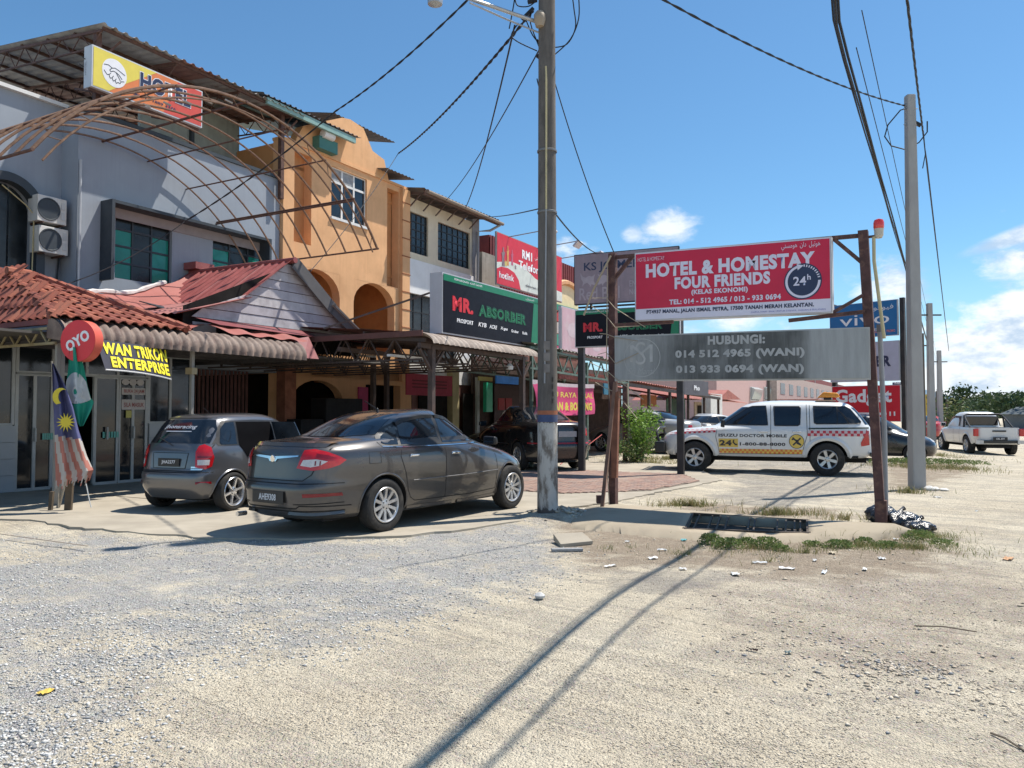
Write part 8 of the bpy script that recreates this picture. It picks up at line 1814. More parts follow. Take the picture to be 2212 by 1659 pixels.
MB().lathe([(0, 0), (.12, .02), (.14, .12), (.10, .2), (0, .22)], 12, (-.55, -.3, .95)).build('headrest', pm('seat_grey', (.10, .10, .11), .8), r, smooth=True)
hc.panel('B', [(-.56, 1.0), (.56, 1.0), (.54, 1.2), (.47, 1.335), (-.47, 1.335), (-.54, 1.2)], car_glass, 'rear_window', .006)
hc.strip('B', [(-.59, .985), (-.57, 1.2), (-.5, 1.36), (.5, 1.36), (.57, 1.2), (.59, .985)], .022, blk_trim, 'window_gasket', .003)
for path in ([(-.60, .98), (-.585, .72), (-.55, .60), (.55, .60), (.585, .72), (.60, .98)],): hc.strip('B', path, .010, seam_m, 'tailgate_seam', .003)
hc.strip('B', [(-.70, .585), (0, .58), (.70, .585)], .012, seam_m, 'bumper_seam', .003)
hc.panel('B', [(-.30, .64), (.30, .64), (.33, .86), (-.33, .86)], hat_paint, 'plate_recess', .003); hc.strip('B', [(-.30, .64), (.30, .64), (.33, .86), (-.33, .86), (-.30, .64)], .008, seam_m, 'recess_edge', .005)
p = hc.hit('B', 0, .70); MB().box(p.x - .02, p.x - .010, -.20, .20, .665, .785).build('number_plate', plate_blk, r, bevel=.004)
text('JHA2277', r, (p.x - .021, 0, .725), (0, -1, 0), (0, 0, 1), .062, pltxt, .26, .03, 'plate_lettering', center=True, off=.003)
face_text(hc, 'B', 'jhonsracing', .30, 1.19, .60, .07, pm('sticker_pale', (.55, .57, .62), .5), .01, .011, 'window_sticker', .2); hc.strip('B', [(-.24, 1.165), (.24, 1.165)], .012, pm('sticker_pale2', (.5, .52, .58), .5), 'sticker_line', .010)
a_, b_ = hc.hit('B', 0.0, .965, .02), hc.hit('B', .28, 1.06, .03); MB().tube([a_, b_], .008, 5).build('rear_wiper', blk_trim, r)
face_text(hc, 'B', 'Kelisa', .54, .62, .12, .03, chrome, .01, .006, 'badge_lettering', .2)
for k in range(2): hc.strip('B', [(-.40, .63 + k * .03), (-.56, .63 + k * .03)], .02, chrome, 'badge_bar', .006)
for x, s in ((1.17, -1), (1.17, 1), (-1.17, -1), (-1.17, 1)): wheel(r, x, s * .655, .282, .282, .212, .18, alloy_b, (6, (.020, .014)), s, tyre_m)
MB().tube([(-.9, 0, 1.43), (-1.15, -.1, 1.53)], .005, 5).build('aerial', blk_trim, r); MB().box(-1.5, 1.45, -.45, .45, .17, .24).build('underbody', under_m, r)
# ---------------- white service pickup with canopy
pk_spec = dict(axle=.385, arches=[(1.525, .46), (-1.525, .46)], well_in=.55, arch_h=.98,
 rear=[(-2.40, .42), (-2.50, .50), (-2.53, .62), (-2.53, .95), (-2.51, 1.10), (-2.42, 1.25), (-2.30, 1.42), (-2.17, 1.58), (-2.08, 1.66), (-1.95, 1.72), (-1.7, 1.755), (-1.2, 1.775), (-.7, 1.785)],
 front=[(2.28, .42), (2.38, .55), (2.40, .72), (2.37, .85), (2.25, .97), (2.0, 1.05), (1.6, 1.105), (1.25, 1.14), (1.08, 1.17), (.85, 1.32), (.62, 1.48), (.46, 1.60), (.34, 1.67), (.18, 1.72), (0, 1.75), (-.2, 1.772), (-.45, 1.785)],
 w=[(.42, .80), (.50, .85), (.65, .875), (.85, .885), (1.0, .88), (1.08, .865), (1.14, .835), (1.2, .81), (1.35, .775), (1.5, .725), (1.6, .68), (1.67, .63), (1.71, .57), (1.745, .46), (1.77, .30), (1.785, .1)],
 nr=[(0, 8), (1.1, 8), (1.4, 7), (1.8, 6)], nf=[(0, 3.8), (1.0, 4.0), (1.2, 4.5), (1.8, 4.2)], taper=[(0, .03), (1.1, .03), (1.3, .035), (1.8, .04)],
 zs=[.42, .46, .50, .56, .62, .70, .78, .85, .91, .96, 1.0, 1.03, 1.06, 1.085, 1.105, 1.122, 1.14, 1.155, 1.17, 1.20, 1.25, 1.31, 1.38, 1.45, 1.52, 1.58, 1.62, 1.655, 1.685, 1.71, 1.73, 1.748, 1.762, 1.775, 1.785])
wh_paint = paint_mat('pickup_white', (.70, .71, .70), .35, 0.0, .7, .08)
pr_ = Vector((7.45, 18.45)); PY = Vector((-.945, .328)).normalized(); pleft = Vector((-PY.y, PY.x)); pmid = pr_ + PY * 1.525 - pleft * .76
tr = Car('service_pickup', 'white double cab pickup with checked stripes and amber roof lamp behind the hotel sign', 'pickup truck', (pmid.x, pmid.y, .0), PY, pk_spec, wh_paint, seg=120)
r = tr.root
for s, sd in ((1, 'L'), (-1, 'R')):
 g_f = [(.86, 1.185), (.72, 1.295), (.46, 1.47), (.30, 1.585), (.16, 1.635), (-.16, 1.645), (-.20, 1.18)]; g_r = [(-.34, 1.63), (-.92, 1.63), (-.95, 1.60), (-.93, 1.20), (-.88, 1.17), (-.36, 1.17)]
 g_c = [(-1.24, 1.635), (-1.95, 1.625), (-2.05, 1.56), (-2.27, 1.27), (-2.25, 1.225), (-1.30, 1.215), (-1.25, 1.24)]
 for p in (g_f, g_r, g_c): w_ = tr.panel(sd, p, car_glass, 'side_window', .006)
 for p in (g_f, g_r, g_c): tr.strip(sd, p + [p[0]], .022, blk_trim, 'window_gasket', .008, thick=.004)
 tr.strip(sd, [(-1.76, 1.63), (-1.76, 1.22)], .02, blk_trim, 'window_bar', .009)
 for path in ([(.98, 1.12), (1.02, .9), (.95, .6), (.93, .47)], [(-.27, 1.66), (-.27, .50)], [(-1.08, 1.68), (-1.09, .95), (-1.03, .75), (-.98, .55)], [(.93, .48), (-.98, .50)], [(-1.15, 1.70), (-1.15, .62)]): tr.strip(sd, path, .011, seam_m, 'door_seam', .003)
 tr.strip(sd, [(-1.12, 1.105), (-2.44, 1.125)], .035, pm('canopy_gasket', (.05, .07, .06), .6), 'canopy_gasket', .006)
 rc = pm('check_red', (.50, .03, .05), .4); rw = pm('check_pink', (.62, .50, .50), .4); oc_ = pm('check_orange', (.65, .18, .04), .4); yc = pm('check_yellow', (.70, .48, .10), .4)
 def checks(x0, x1, z0a, z0b, h, cell, m1, m2, nm, rows=2):
  n = int(abs(x1 - x0) / cell)
  for q in range(rows):
   for mm, par in ((m1, 0), (m2, 1)):
    mb = MB()
    for k in range(n):
     if (k + q) % 2 != par: continue
     a = x0 + (x1 - x0) * k / n; b = x0 + (x1 - x0) * (k + 1) / n; za, zb_ = z0a + (z0b - z0a) * k / n + h * q / rows, z0a + (z0b - z0a) * (k + 1) / n + h * q / rows
     pts = [tr.hit(sd, a, za, .005), tr.hit(sd, b, zb_, .005), tr.hit(sd, b, zb_ + h / rows, .005), tr.hit(sd, a, za + h / rows, .005)]
     if all(v is not None for v in pts): mb.face(pts)
    if mb.f: mb.build(nm, mm, r, recalc=False).__setitem__('kind', 'stuff')
 checks(1.02, 2.22, 1.0, .93, .10, .06, rc, rw, 'check_band'); checks(-1.10, -2.44, .93, .93, .13, .065, rc, rw, 'check_band'); checks(.93, -1.06, .50, .50, .105, .052, oc_, yc, 'door_check_band')
 for x in (-.10, -.86): h = MB().box(x - .1, x + .1, -.012, .03, -.02, .02).build('door_handle', pm('handle_pale', (.6, .62, .65), .25, metal=.4), r, bevel=.01); p = tr.hit(sd, x, 1.03); h.location = (0, p.y + (s * .0), 1.03)
 mirror(tr, .83, s * .86, 1.22, blk_trim, s, .20, .20)
 for xc, rad in pk_spec['arches']:
  tr.strip(sd, arc_pts(xc, .385, rad + .05, 2, 178, 40, .98), .12, wh_paint, 'fender_flare', .004, thick=.035)
 tr.strip(sd, [(.95, .44), (-.98, .44)], .07, blk_trim, 'side_step', .01, thick=.07)
 sdd = 'BL' if s > 0 else 'BR'
 tl = tr.panel(sdd, [(-1.22, .73), (-1.19, 1.0), (-1.16, 1.09), (-1.12, 1.0), (-1.02, .78), (-1.03, .70)], lamp_red, 'tail_lamp', .012, step=.05); tr.panel(sdd, [(-1.24, .75), (-1.23, .98), (-1.21, .98), (-1.215, .75)], lamp_clear, 'clear_lens', .014, parent=tl)
bt = pm('door_print_black', (.03, .03, .04), .45); yp = pm('door_print_yellow', (.70, .50, .10), .45)
face_text(tr, 'L', 'ISUZU', .95, .895, .45, .075, bt, .035); face_text(tr, 'L', 'DOCTOR MOBILE', .45, .89, 1.08, .075, bt, .035)
tr.panel('L', [(.95, .645), (.49, .645), (.49, .85), (.95, .85)], yp, 'yellow_sticker', .005); face_text(tr, 'L', '24', .93, .68, .29, .135, bt, .045, .010)
MB().tube([tr.hit('L', .59, .82, .012), tr.hit('L', .60, .76, .012), tr.hit('L', .55, .71, .012), tr.hit('L', .51, .71, .012)], .016, 5).build('phone_mark', bt, r)
face_text(tr, 'L', '1-800-88-8000', .45, .685, 1.05, .08, bt, .035)
tr.panel('L', arc_pts(-.85, .80, .17, 0, 345, 23), yp, 'round_sticker', .006, step=.05); tr.strip('L', arc_pts(-.85, .80, .165, 0, 360, 30), .012, bt, 'sticker_ring', .010)
for a, b in (((-.95, .71), (-.76, .89)), ((-.77, .71), (-.94, .88)), ((-.90, .81), (-.80, .84)), ((-.92, .73), (-.85, .76)), ((-.80, .86), (-.74, .84))): tr.strip('L', [a, b], .035, bt, 'tool_mark', .010)
for side, z0 in (('F', .55),): MB().box(2.28, 2.52, -.82, .82, .48, .76).build('bull_bar', blk_trim, r, bevel=.04)
MB().tube([(2.42, -.7, .74), (2.5, -.66, 1.0), (2.44, -.5, 1.10), (2.44, .5, 1.10), (2.5, .66, 1.0), (2.42, .7, .74)], .03, 8).build('bull_bar_hoop', blk_trim, r, smooth=True)
tr.panel('F', [(-.7, 1.22), (.7, 1.22), (.56, 1.62), (-.56, 1.62)], car_glass, 'windscreen', .005); tr.panel('B', [(-.68, 1.2), (.68, 1.2), (.55, 1.6), (-.55, 1.6)], car_glass, 'rear_window', .005)
MB().box(-2.78, -2.48, -.78, .78, .44, .56).build('rear_bumper', pm('bumper_steel', (.20, .20, .2), .4, metal=.5), r, bevel=.03)
MB().box(-1.76, -1.30, -.46, .46, 1.768, 1.79).build('lamp_base_patch', pm('patch_peach', (.55, .36, .24), .6), r)
MB().hexa([(-1.86, -.42, 1.85), (-1.34, -.42, 1.85), (-1.34, .42, 1.85), (-1.86, .42, 1.85), (-1.80, -.40, 1.96), (-1.48, -.40, 1.985), (-1.48, .40, 1.985), (-1.80, .40, 1.96)]).build('amber_beacon', pm('beacon_amber', (.80, .30, .02), .2, coat=.4, var=.15, scale=12), r, bevel=.025, smooth='all')
for y in (-.3, .3): MB().box(-1.66, -1.52, y - .05, y + .05, 1.785, 1.86).build('beacon_foot', blk_trim, r)
for x, s in ((1.525, -1), (1.525, 1), (-1.525, -1), (-1.525, 1)): wheel(r, x, s * .775, .385, .385, .225, .255, alloy, (6, (.04, .045)), s, tyre_m)
MB().box(-2.4, 2.2, -.5, .5, .30, .45).build('chassis', under_m, r); MB().box(-2.2, 2.0, -.80, .80, .425, .47).build('floor', under_m, r)
hl_spec = dict(axle=.39, arches=[(1.54, .46), (-1.54, .46)], well_in=.55,
 rear=[(-2.42, .45), (-2.50, .55), (-2.52, .75), (-2.52, 1.12)], front=[(2.35, .45), (2.48, .6), (2.46, .8), (2.35, .95), (2.1, 1.04), (1.6, 1.10), (1.2, 1.12)],
 w=[(.45, .85), (.55, .89), (.8, .91), (1.0, .90), (1.12, .86)], nr=[(0, 9), (2, 9)], nf=[(0, 3.8), (2, 4.0)], taper=[(0, .02), (2, .02)], zs=[.45, .5, .56, .65, .75, .85, .92, .98, 1.02, 1.05, 1.08, 1.1, 1.12])
h1_paint = paint_mat('road_pickup_white', (.66, .66, .65), .35, 0.0, .7, .08)
hD = 31.0; hx = (2137 - 1106) / FPX * hD; hd = Vector((.20, .98)).normalized()
hlr = Car('road_pickup', 'white pickup with black roll bar driving away on the road at the far right', 'pickup truck', (hx + hd.x * 1.54, hD + hd.y * 1.54, -.19), hd, hl_spec, h1_paint, seg=96); r = hlr.root; r.scale = (.96, .96, .96)
cab = MB(); rings = []
for z, x0, x1, w in ((1.10, -.75, 1.22, .84), (1.14, -.75, 1.15, .83), (1.35, -.70, .88, .78), (1.55, -.64, .60, .72), (1.68, -.58, .38, .66), (1.74, -.5, .2, .58), (1.77, -.3, 0, .4)):
 n = 48; ring = []
 for k in range(n): a = 2 * math.pi * k / n; c_, s_ = math.cos(a), math.sin(a); ring.append(cab.p(((x0 + x1) / 2 + (x1 - x0) / 2 * math.copysign(abs(c_) ** .4, c_), w * math.copysign(abs(s_) ** .4, s_), z)))
 rings.append(ring)
for A, B in zip(rings, rings[1:]):
 for k in range(48): cab.idx([A[k], A[(k + 1) % 48], B[(k + 1) % 48], B[k]])
cab.idx(rings[-1]); cab.build('cab', h1_paint, r, smooth='all')
MB().box(-.775, -.70, -.62, .62, 1.20, 1.58).build('rear_window', car_glass, r, bevel=.02)
for s in (-1, 1):
 MB().hexa([(-.55, s * .79, 1.17), (.1, s * .79, 1.17), (.1, s * .80, 1.17), (-.55, s * .80, 1.17), (-.5, s * .70, 1.58), (.1, s * .70, 1.60), (.1, s * .715, 1.60), (-.5, s * .715, 1.58)]).build('side_window', car_glass, r)
 MB().hexa([(.15, s * .79, 1.17), (.95, s * .79, 1.17), (.95, s * .80, 1.17), (.15, s * .80, 1.17), (.15, s * .70, 1.60), (.5, s * .70, 1.56), (.5, s * .715, 1.56), (.15, s * .715, 1.60)]).build('side_window', car_glass, r)
 MB().box(-2.54, -2.38, s * .915 - (.16 if s > 0 else 0), s * .915 + (.16 if s < 0 else 0), .78, 1.08).build('tail_lamp', lamp_red, r, bevel=.02)
 MB().tube([(-1.0, s * .78, 1.12), (-.95, s * .74, 1.6), (-.9, s * .62, 1.66)], .04, 8).build('roll_bar', blk_trim, r, smooth=True); MB().tube([(-1.75, s * .8, 1.12), (-1.1, s * .76, 1.50), (-.93, s * .72, 1.62)], .035, 8).build('roll_bar', blk_trim, r, smooth=True)
 mirror(hlr, 1.0, s * .86, 1.22, h1_paint, s, .2, .18)
 hlr.strip('L' if s > 0 else 'R', [(.95, .5), (1.0, 1.08)], .012, seam_m, 'door_seam', .003); hlr.strip('L' if s > 0 else 'R', [(-.1, .5), (-.1, 1.08)], .012, seam_m, 'door_seam', .003); hlr.strip('L' if s > 0 else 'R', [(-.8, .5), (-.8, 1.11)], .014, seam_m, 'door_seam', .003)
 for xc, rad in hl_spec['arches']: hlr.strip('L' if s > 0 else 'R', arc_pts(xc, .39, rad + .04, 2, 178, 30), .09, h1_paint, 'fender_flare', .004, thick=.03)
MB().tube([(-.9, -.62, 1.66), (-.9, .62, 1.66)], .04, 8).build('roll_bar', blk_trim, r)
MB().box(-2.44, -.8, -.82, .82, 1.115, 1.125).build('bed_cover', blk_trim, r)
MB().box(-2.62, -2.5, -.7, .7, .5, .62).build('rear_bumper', pm('bumper_dark', (.03, .03, .03), .5), r, bevel=.02); MB().box(-2.66, -2.55, -.9, -.62, .48, .62).build('bumper_end', pm('bumper_pale', (.5, .5, .5), .3, metal=.5), r); MB().box(-2.66, -2.55, .62, .9, .48, .62).build('bumper_end', pm('bumper_pale', (.5, .5, .5), .3, metal=.5), r)
MB().box(-2.545, -2.52, -.25, .25, .96, 1.02).build('tailgate_handle', blk_trim, r); MB().box(-2.64, -2.62, -.26, .26, .62, .75).build('number_plate', plate_blk, r); text('DEL 877', r, (-2.645, 0, .685), (0, -1, 0), (0, 0, 1), .07, pltxt, .3, .02, 'plate_lettering', center=True)
for x, s in ((1.54, -1), (1.54, 1), (-1.54, -1), (-1.54, 1)): wheel(r, x, s * .78, .39, .39, .23, .26, alloy, (6, (.03, .03)), s, tyre_m)
MB().box(-2.3, 2.2, -.82, .82, .44, .50).build('floor', under_m, r); MB().box(-2.4, 2.2, -.45, .45, .30, .45).build('chassis', under_m, r)
# ---------------- darker cars in the shade
def simple_sedan(name, lab, loc, hd, paint, spec=sed_spec, plate=None, lamps=True):
 c = Car(name, lab, 'car', loc, hd, spec, paint, seg=88); sedan_details(c, simple=True)
 for x, s in ((1.30, -1), (1.30, 1), (-1.30, -1), (-1.30, 1)): wheel(c.root, x, s * .745, .308, .308, .20, .19, alloy, (8, (.02, .02)), s, tyre_m)
 MB().box(-2.0, 1.9, -.6, .6, .17, .26).build('underbody', under_m, c.root)
 for s in (-1, 1):
  sdd = 'BR' if s < 0 else 'BL'; c.panel(sdd, [(-1.30, .76), (-1.28, .92), (-1.12, .92), (-1.10, .76)], lamp_red, 'tail_lamp', .01, step=.05)
  c.panel('FR' if s < 0 else 'FL', [(1.0, .60), (1.22, .58), (1.24, .70), (1.05, .74)] if True else [], lamp_clear, 'head_lamp', .008)
 c.strip('B', [(-.78, .60), (.78, .60)], .03, pm('red_line', (.35, .02, .03), .4), 'bumper_line', .008)
 p = c.hit('B', 0, .78); MB().box(p.x - .02, p.x - .01, -.24, .24, .74, .86).build('number_plate', pm('plate_pale', (.35, .35, .36), .5), c.root)
 return c
def gpc(px, py): q = gp(px, py, .03); return q
suv = simple_sedan('black_car', 'black car parked nose in under the steel canopy behind the old pole', (0.35, 21.2, .05), (-.42, .907), paint_mat('black_car_paint', (.012, .012, .014), .25, .2, .9, .05))
suv.root.scale = (1.05, 1.05, 1.14)
sg_c = gp(1262, 985, .0)
sag_ = simple_sedan('dark_green_saloon', 'dark green saloon with its boot towards the yard, left of the shrub', (0.35 , 26.1, 0), (-.87, .49), paint_mat('green_car_paint', (.02, .045, .04), .3, .4, .8, .08)); sag_.root.scale = (1, 1, .95)
van = simple_sedan('silver_family_car', 'pale silver car parked in shade behind the leafy shrub', (4.9, 29.5, 0), (-.80, .60), paint_mat('silver_car_paint', (.38, .38, .36), .35, .4, .6, .1)); van.root.scale = (1, 1, 1.12)
bkc = Car('black_hatchback', 'black hatchback facing the road half hidden behind the white service pickup', 'car', ((1880 - 1106) / FPX * 25.2, 25.2, -.08), (.86, -.51), hat_spec, paint_mat('black_hatch_paint', (.014, .014, .017), .25, .2, .9, .05), seg=88)
bkc.root.scale = (1.1, 1.1, 1.06)
for s, sd in ((-1, 'R'), (1, 'L')):
 for g in ([(.60, .985), (.40, 1.14), (.24, 1.25), (.10, 1.285), (-.12, 1.295), (-.14, .975)], [(-.20, 1.297), (-.95, 1.305), (-.98, .975), (-.20, .975)], [(-1.02, 1.305), (-1.18, 1.295), (-1.28, 1.21), (-1.36, 1.0), (-1.06, .975)]): bkc.panel(sd, g, car_glass, 'side_window', .006)
 mirror(bkc, .56, s * .70, 1.0, blk_trim, s, .17, .12); bkc.panel('FR' if s < 0 else 'FL', [(.92, .62), (1.10, .60), (1.12, .74), (.96, .78)], lamp_clear, 'head_lamp', .008)
bkc.panel('F', [(-.56, .98), (.56, .98), (.45, 1.33), (-.45, 1.33)], car_glass2, 'windscreen', .006)
for x, s in ((1.17, -1), (1.17, 1), (-1.17, -1), (-1.17, 1)): wheel(bkc.root, x, s * .655, .282, .282, .19, .18, alloy, (7, (.02, .02)), s, tyre_m)
frc = simple_sedan('white_car_behind_shrub', 'white car nose seen between the shrub and the service pickup', (7.6, 31.0, 0), (-.9, -.43), paint_mat('white_car_paint', (.55, .56, .56), .35, 0, .6, .1))
rdc = simple_sedan('distant_red_car', 'small distant red car between the tall poles down the road', ((2003 - 1106) / FPX * 48, 48, -.15), (.49, .87), paint_mat('red_car_paint', (.45, .03, .03), .3, 0, .7, .05))
# ================================================================== PLANTS, HILLS, LITTER
def shrub(name, lab, px, py, h, w, n, leaf, mats, seed, cat='shrub', stems=7, z0=0.0):
 q = gp(px, py, z0); o = thing(name, lab, cat, (q[0], q[1], z0)); rs = random.Random(seed); sm = MB(); tips = []
 for k in range(stems):
  a = rs.uniform(0, 6.28); r1 = rs.uniform(.2, 1) * w / 2; hh = h * rs.uniform(.6, 1.0); p1 = Vector((r1 * .4 * math.cos(a), r1 * .4 * math.sin(a), hh * .5)); p2 = Vector((r1 * math.cos(a), r1 * math.sin(a), hh))
  sm.tube([(0, 0, 0), p1, p2], [.018, .012, .005], 5); tips += [p1.lerp(p2, f) for f in (.0, .35, .7, 1.0)] + [Vector((0, 0, 0)).lerp(p1, .7)]
 sm.build('stem', pm('stem_' + name, (.13, .12, .06), .8), o)
 rn = np.random.RandomState(seed); P = [];
 for k in range(n): t = tips[rn.randint(len(tips))]; P.append(np.array(t) + rn.randn(3) * np.array([w * .11, w * .11, h * .085]))
 P = np.array(P); P[:, 2] = np.maximum(P[:, 2], .03); d = rn.randn(n, 3); d[:, 2] += .7; d /= np.linalg.norm(d, axis=1)[:, None]; e1 = np.cross(d, rn.randn(n, 3)); e1 /= np.linalg.norm(e1, axis=1)[:, None]; e2 = np.cross(d, e1); s = (leaf * (.6 + .8 * rn.rand(n)))[:, None]
 co = np.stack([P - e1 * s * .5, P + e2 * s * .25, P + e1 * s * .5, P - e2 * s * .25], 1).reshape(-1, 3)
 me = bpy.data.meshes.new('foliage'); me.from_pydata(co.tolist(), [], np.arange(n * 4).reshape(n, 4).tolist())
 for m in mats: me.materials.append(m)
 me.polygons.foreach_set('material_index', rn.randint(0, len(mats), n).astype(np.int32)); me.update(); f = put('foliage', me, o); tag(f, kind='stuff'); return o
lf1, lf2, lf3 = leaf_mat('leaf_lime', (.20, .34, .05)), leaf_mat('leaf_mid', (.10, .20, .04)), leaf_mat('leaf_dark', (.05, .10, .035)); lf4 = leaf_mat('leaf_tree', (.035, .065, .028), .2); lf5 = leaf_mat('leaf_tree2', (.06, .095, .035), .2)
shrub('leafy_shrub', 'bright green leafy shrub behind the left rusty post', 1385, 1000, 1.62, 1.15, 2600, .085, [lf1, lf1, lf2], 3, stems=11)
shrub('low_bush', 'dull low bush and weeds at the foot of the bright shrub', 1372, 1002, .72, 1.3, 2200, .06, [lf2, lf3, gr3], 5, stems=9)
shrub('dark_low_bush', 'small dark green bush in the shade near the dark green saloon', 1335, 985, .5, .8, 700, .06, [lf3, lf2], 8)
def tree(lab, x, y, z0, h, cw, n, seed, mats, leaf=.35, group='distant trees across the road', trunk=.3):
 o = thing('tree', lab, 'tree', (x, y, z0), 0, group); rs = random.Random(seed)
 MB().tube([(0, 0, 0), (rs.uniform(-.3, .3), 0, h * .35), (rs.uniform(-.5, .5), 0, h * .7)], [trunk, trunk * .7, trunk * .3], 8).build('trunk', M('bark_grey', (.12, .10, .08), .9), o)
 rn = np.random.RandomState(seed); m_ = 14; cl_ = np.stack([rn.randn(m_) * cw * .25, rn.randn(m_) * cw * .25, h * (.62 + .15 * rn.randn(m_))], 1); cl_[:, 2] = np.clip(cl_[:, 2], h * .32, h * .88)
 k = rn.randint(0, m_, n); P = cl_[k] + rn.randn(n, 3) * np.array([cw * .11, cw * .11, h * .09]); d = rn.randn(n, 3); d /= np.linalg.norm(d, axis=1)[:, None]; e1 = np.cross(d, rn.randn(n, 3)); e1 /= np.linalg.norm(e1, axis=1)[:, None]; e2 = np.cross(d, e1); s = (leaf * (.6 + .8 * rn.rand(n)))[:, None]
 co = np.stack([P - e1 * s * .5, P + e2 * s * .3, P + e1 * s * .5, P - e2 * s * .3], 1).reshape(-1, 3); me = bpy.data.meshes.new('crown'); me.from_pydata(co.tolist(), [], np.arange(n * 4).reshape(n, 4).tolist())
 for m in mats: me.materials.append(m)
 me.polygons.foreach_set('material_index', rn.randint(0, len(mats), n).astype(np.int32)); me.update(); tag(put('crown', me, o), kind='stuff'); return o
for k, (px, D, h, cw, lab) in enumerate(((2072, 150, 3.5, 6, 'small round distant tree left of the road pickup'), (2098, 170, 5.0, 7, 'distant tree rising above the road pickup cab'), (2128, 150, 4.4, 8, 'distant broad tree just above the road pickup roof'), (2150, 120, 4.6, 7, 'distant dark tree above the pickup roll bar'), (2172, 105, 5.0, 7, 'taller distant tree right of the pickup roof'), (2200, 95, 4.2, 8, 'distant dark tree beside the far house'), (2225, 80, 4.5, 8, 'distant tree at the right edge of the picture'), (2052, 110, 5.5, 5, 'thin grey green tree beside the farthest poles'))):
 tree(lab, (px - 1106) / FPX * D, D, -.3, h, cw, 1100, 50 + k, [lf4, lf5], .5, trunk=.2)
# loose thin tree by the far poles
shrub('roadside_thicket', 'grey green roadside thicket between the farthest poles', 2052, 940, 2.3, 3.0, 900, .22, [lf5, lf3, gr3], 77, cat='bushes')
fh = thing('far_house', 'dark roofed far house at the right edge beyond the pickup', 'house', ((2232 - 1106) / FPX * 75, 75, -.2), 0); fh.scale = (.8, .8, .8)
MB().box(-1.6, 4, -3, 3, 0, 1.9).build('wall', pm('far_house_wall', (.12, .15, .17), .8), fh); MB().prism([(-2.2, 1.85), (0, 2.75), (4.6, 2.9), (4.6, 1.85)], lambda u, v, d: (u, d, v), -3.6, 3.2).build('roof', pm('far_house_roof', (.07, .09, .10), .7), fh); MB().box(-1.0, 3.2, -3.05, -3.0, .9, 1.4).build('window', glass_dark, fh)
hl = MB(); rsn = random.Random(2)
def hill_h(x): return 60 * max(0, math.sin((x - 900) / 420)) if 900 < x < 2220 else 0
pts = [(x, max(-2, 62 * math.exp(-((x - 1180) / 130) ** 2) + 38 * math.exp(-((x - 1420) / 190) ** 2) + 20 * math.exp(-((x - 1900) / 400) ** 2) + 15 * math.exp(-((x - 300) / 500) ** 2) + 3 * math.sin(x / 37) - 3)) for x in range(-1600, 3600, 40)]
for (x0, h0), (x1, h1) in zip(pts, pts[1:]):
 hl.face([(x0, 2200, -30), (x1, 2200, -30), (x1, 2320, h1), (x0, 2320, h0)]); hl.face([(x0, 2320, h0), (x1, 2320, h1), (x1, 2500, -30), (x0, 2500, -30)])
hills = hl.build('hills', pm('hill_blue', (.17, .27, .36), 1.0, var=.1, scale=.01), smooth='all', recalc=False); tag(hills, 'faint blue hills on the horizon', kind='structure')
tb_ = MB(); rsn = np.random.RandomState(8)
N_ = 9000; X_ = rsn.uniform(-260, 330, N_); Yd = rsn.uniform(205, 245, N_); hh_ = 2.4 + 1.0 * np.sin(X_ / 9) + .7 * np.sin(X_ / 3.7); Zd = rsn.rand(N_) * hh_
d = rsn.randn(N_, 3); d /= np.linalg.norm(d, axis=1)[:, None]; e1 = np.cross(d, rsn.randn(N_, 3)); e1 /= np.linalg.norm(e1, axis=1)[:, None]; e2 = np.cross(d, e1); P = np.stack([X_, Yd, Zd - .5], 1); s = 1.3
co = np.stack([P - e1 * s, P + e2 * s * .6, P + e1 * s, P - e2 * s * .6], 1).reshape(-1, 3); me = bpy.data.meshes.new('far_tree_line'); me.from_pydata(co.tolist(), [], np.arange(N_ * 4).reshape(N_, 4).tolist())
for m in (lf4, lf5): me.materials.append(m)
me.polygons.foreach_set('material_index', rsn.randint(0, 2, N_).astype(np.int32)); me.update(); tag(put('far_tree_line', me), 'far dark tree line along the horizon', kind='stuff')
# bin bags
bagm = pm('bin_bag', (.02, .021, .025), .22, var=.2, spec=.7, bump=.5, bscale=14, bdist=.03)
def bag(px, py, rx, ry, h, lab, seed):
 q = gp(px, py, .03); o = thing('bin_bag', lab, 'bin bag', (q[0], q[1], 0.0), 0, 'black bin bags dumped beside the right rusty post'); rs = np.random.RandomState(seed); a_ = rs.rand(6) * 6.28
 mb = MB()
 def f(u, v):
  th = u * 2 * math.pi; ph = v * math.pi; r = 1 + .10 * math.sin(5 * th + a_[0]) * math.sin(ph * 3 + a_[1]) + .07 * math.sin(9 * th + a_[2] + ph * 4) + .05 * math.sin(15 * th + a_[3] - ph * 7)
  return (rx * r * math.sin(ph) * math.cos(th), ry * r * math.sin(ph) * math.sin(th), h * .5 * (1 - math.cos(ph) * (1 + .1 * math.sin(3 * th + a_[4]))) - .02)
 mb.grid(f, 56, 28); mb.build('bag', bagm, o, smooth='all', recalc=False); MB().tube([(.0, 0, h - .05), (.03, .02, h + .0), (.07, .03, h + .02)], [.05, .022, .03], 7).build('knot', bagm, o, smooth=True)
bag(1905, 1124, .20, .17, .26, 'black bin bag directly behind the foot of the right rusty post', 1); bag(1945, 1135, .24, .2, .23, 'black bin bag in the middle, right of the post', 2); bag(1984, 1142, .20, .17, .15, 'flat black bin bag at the right end of the row', 3)
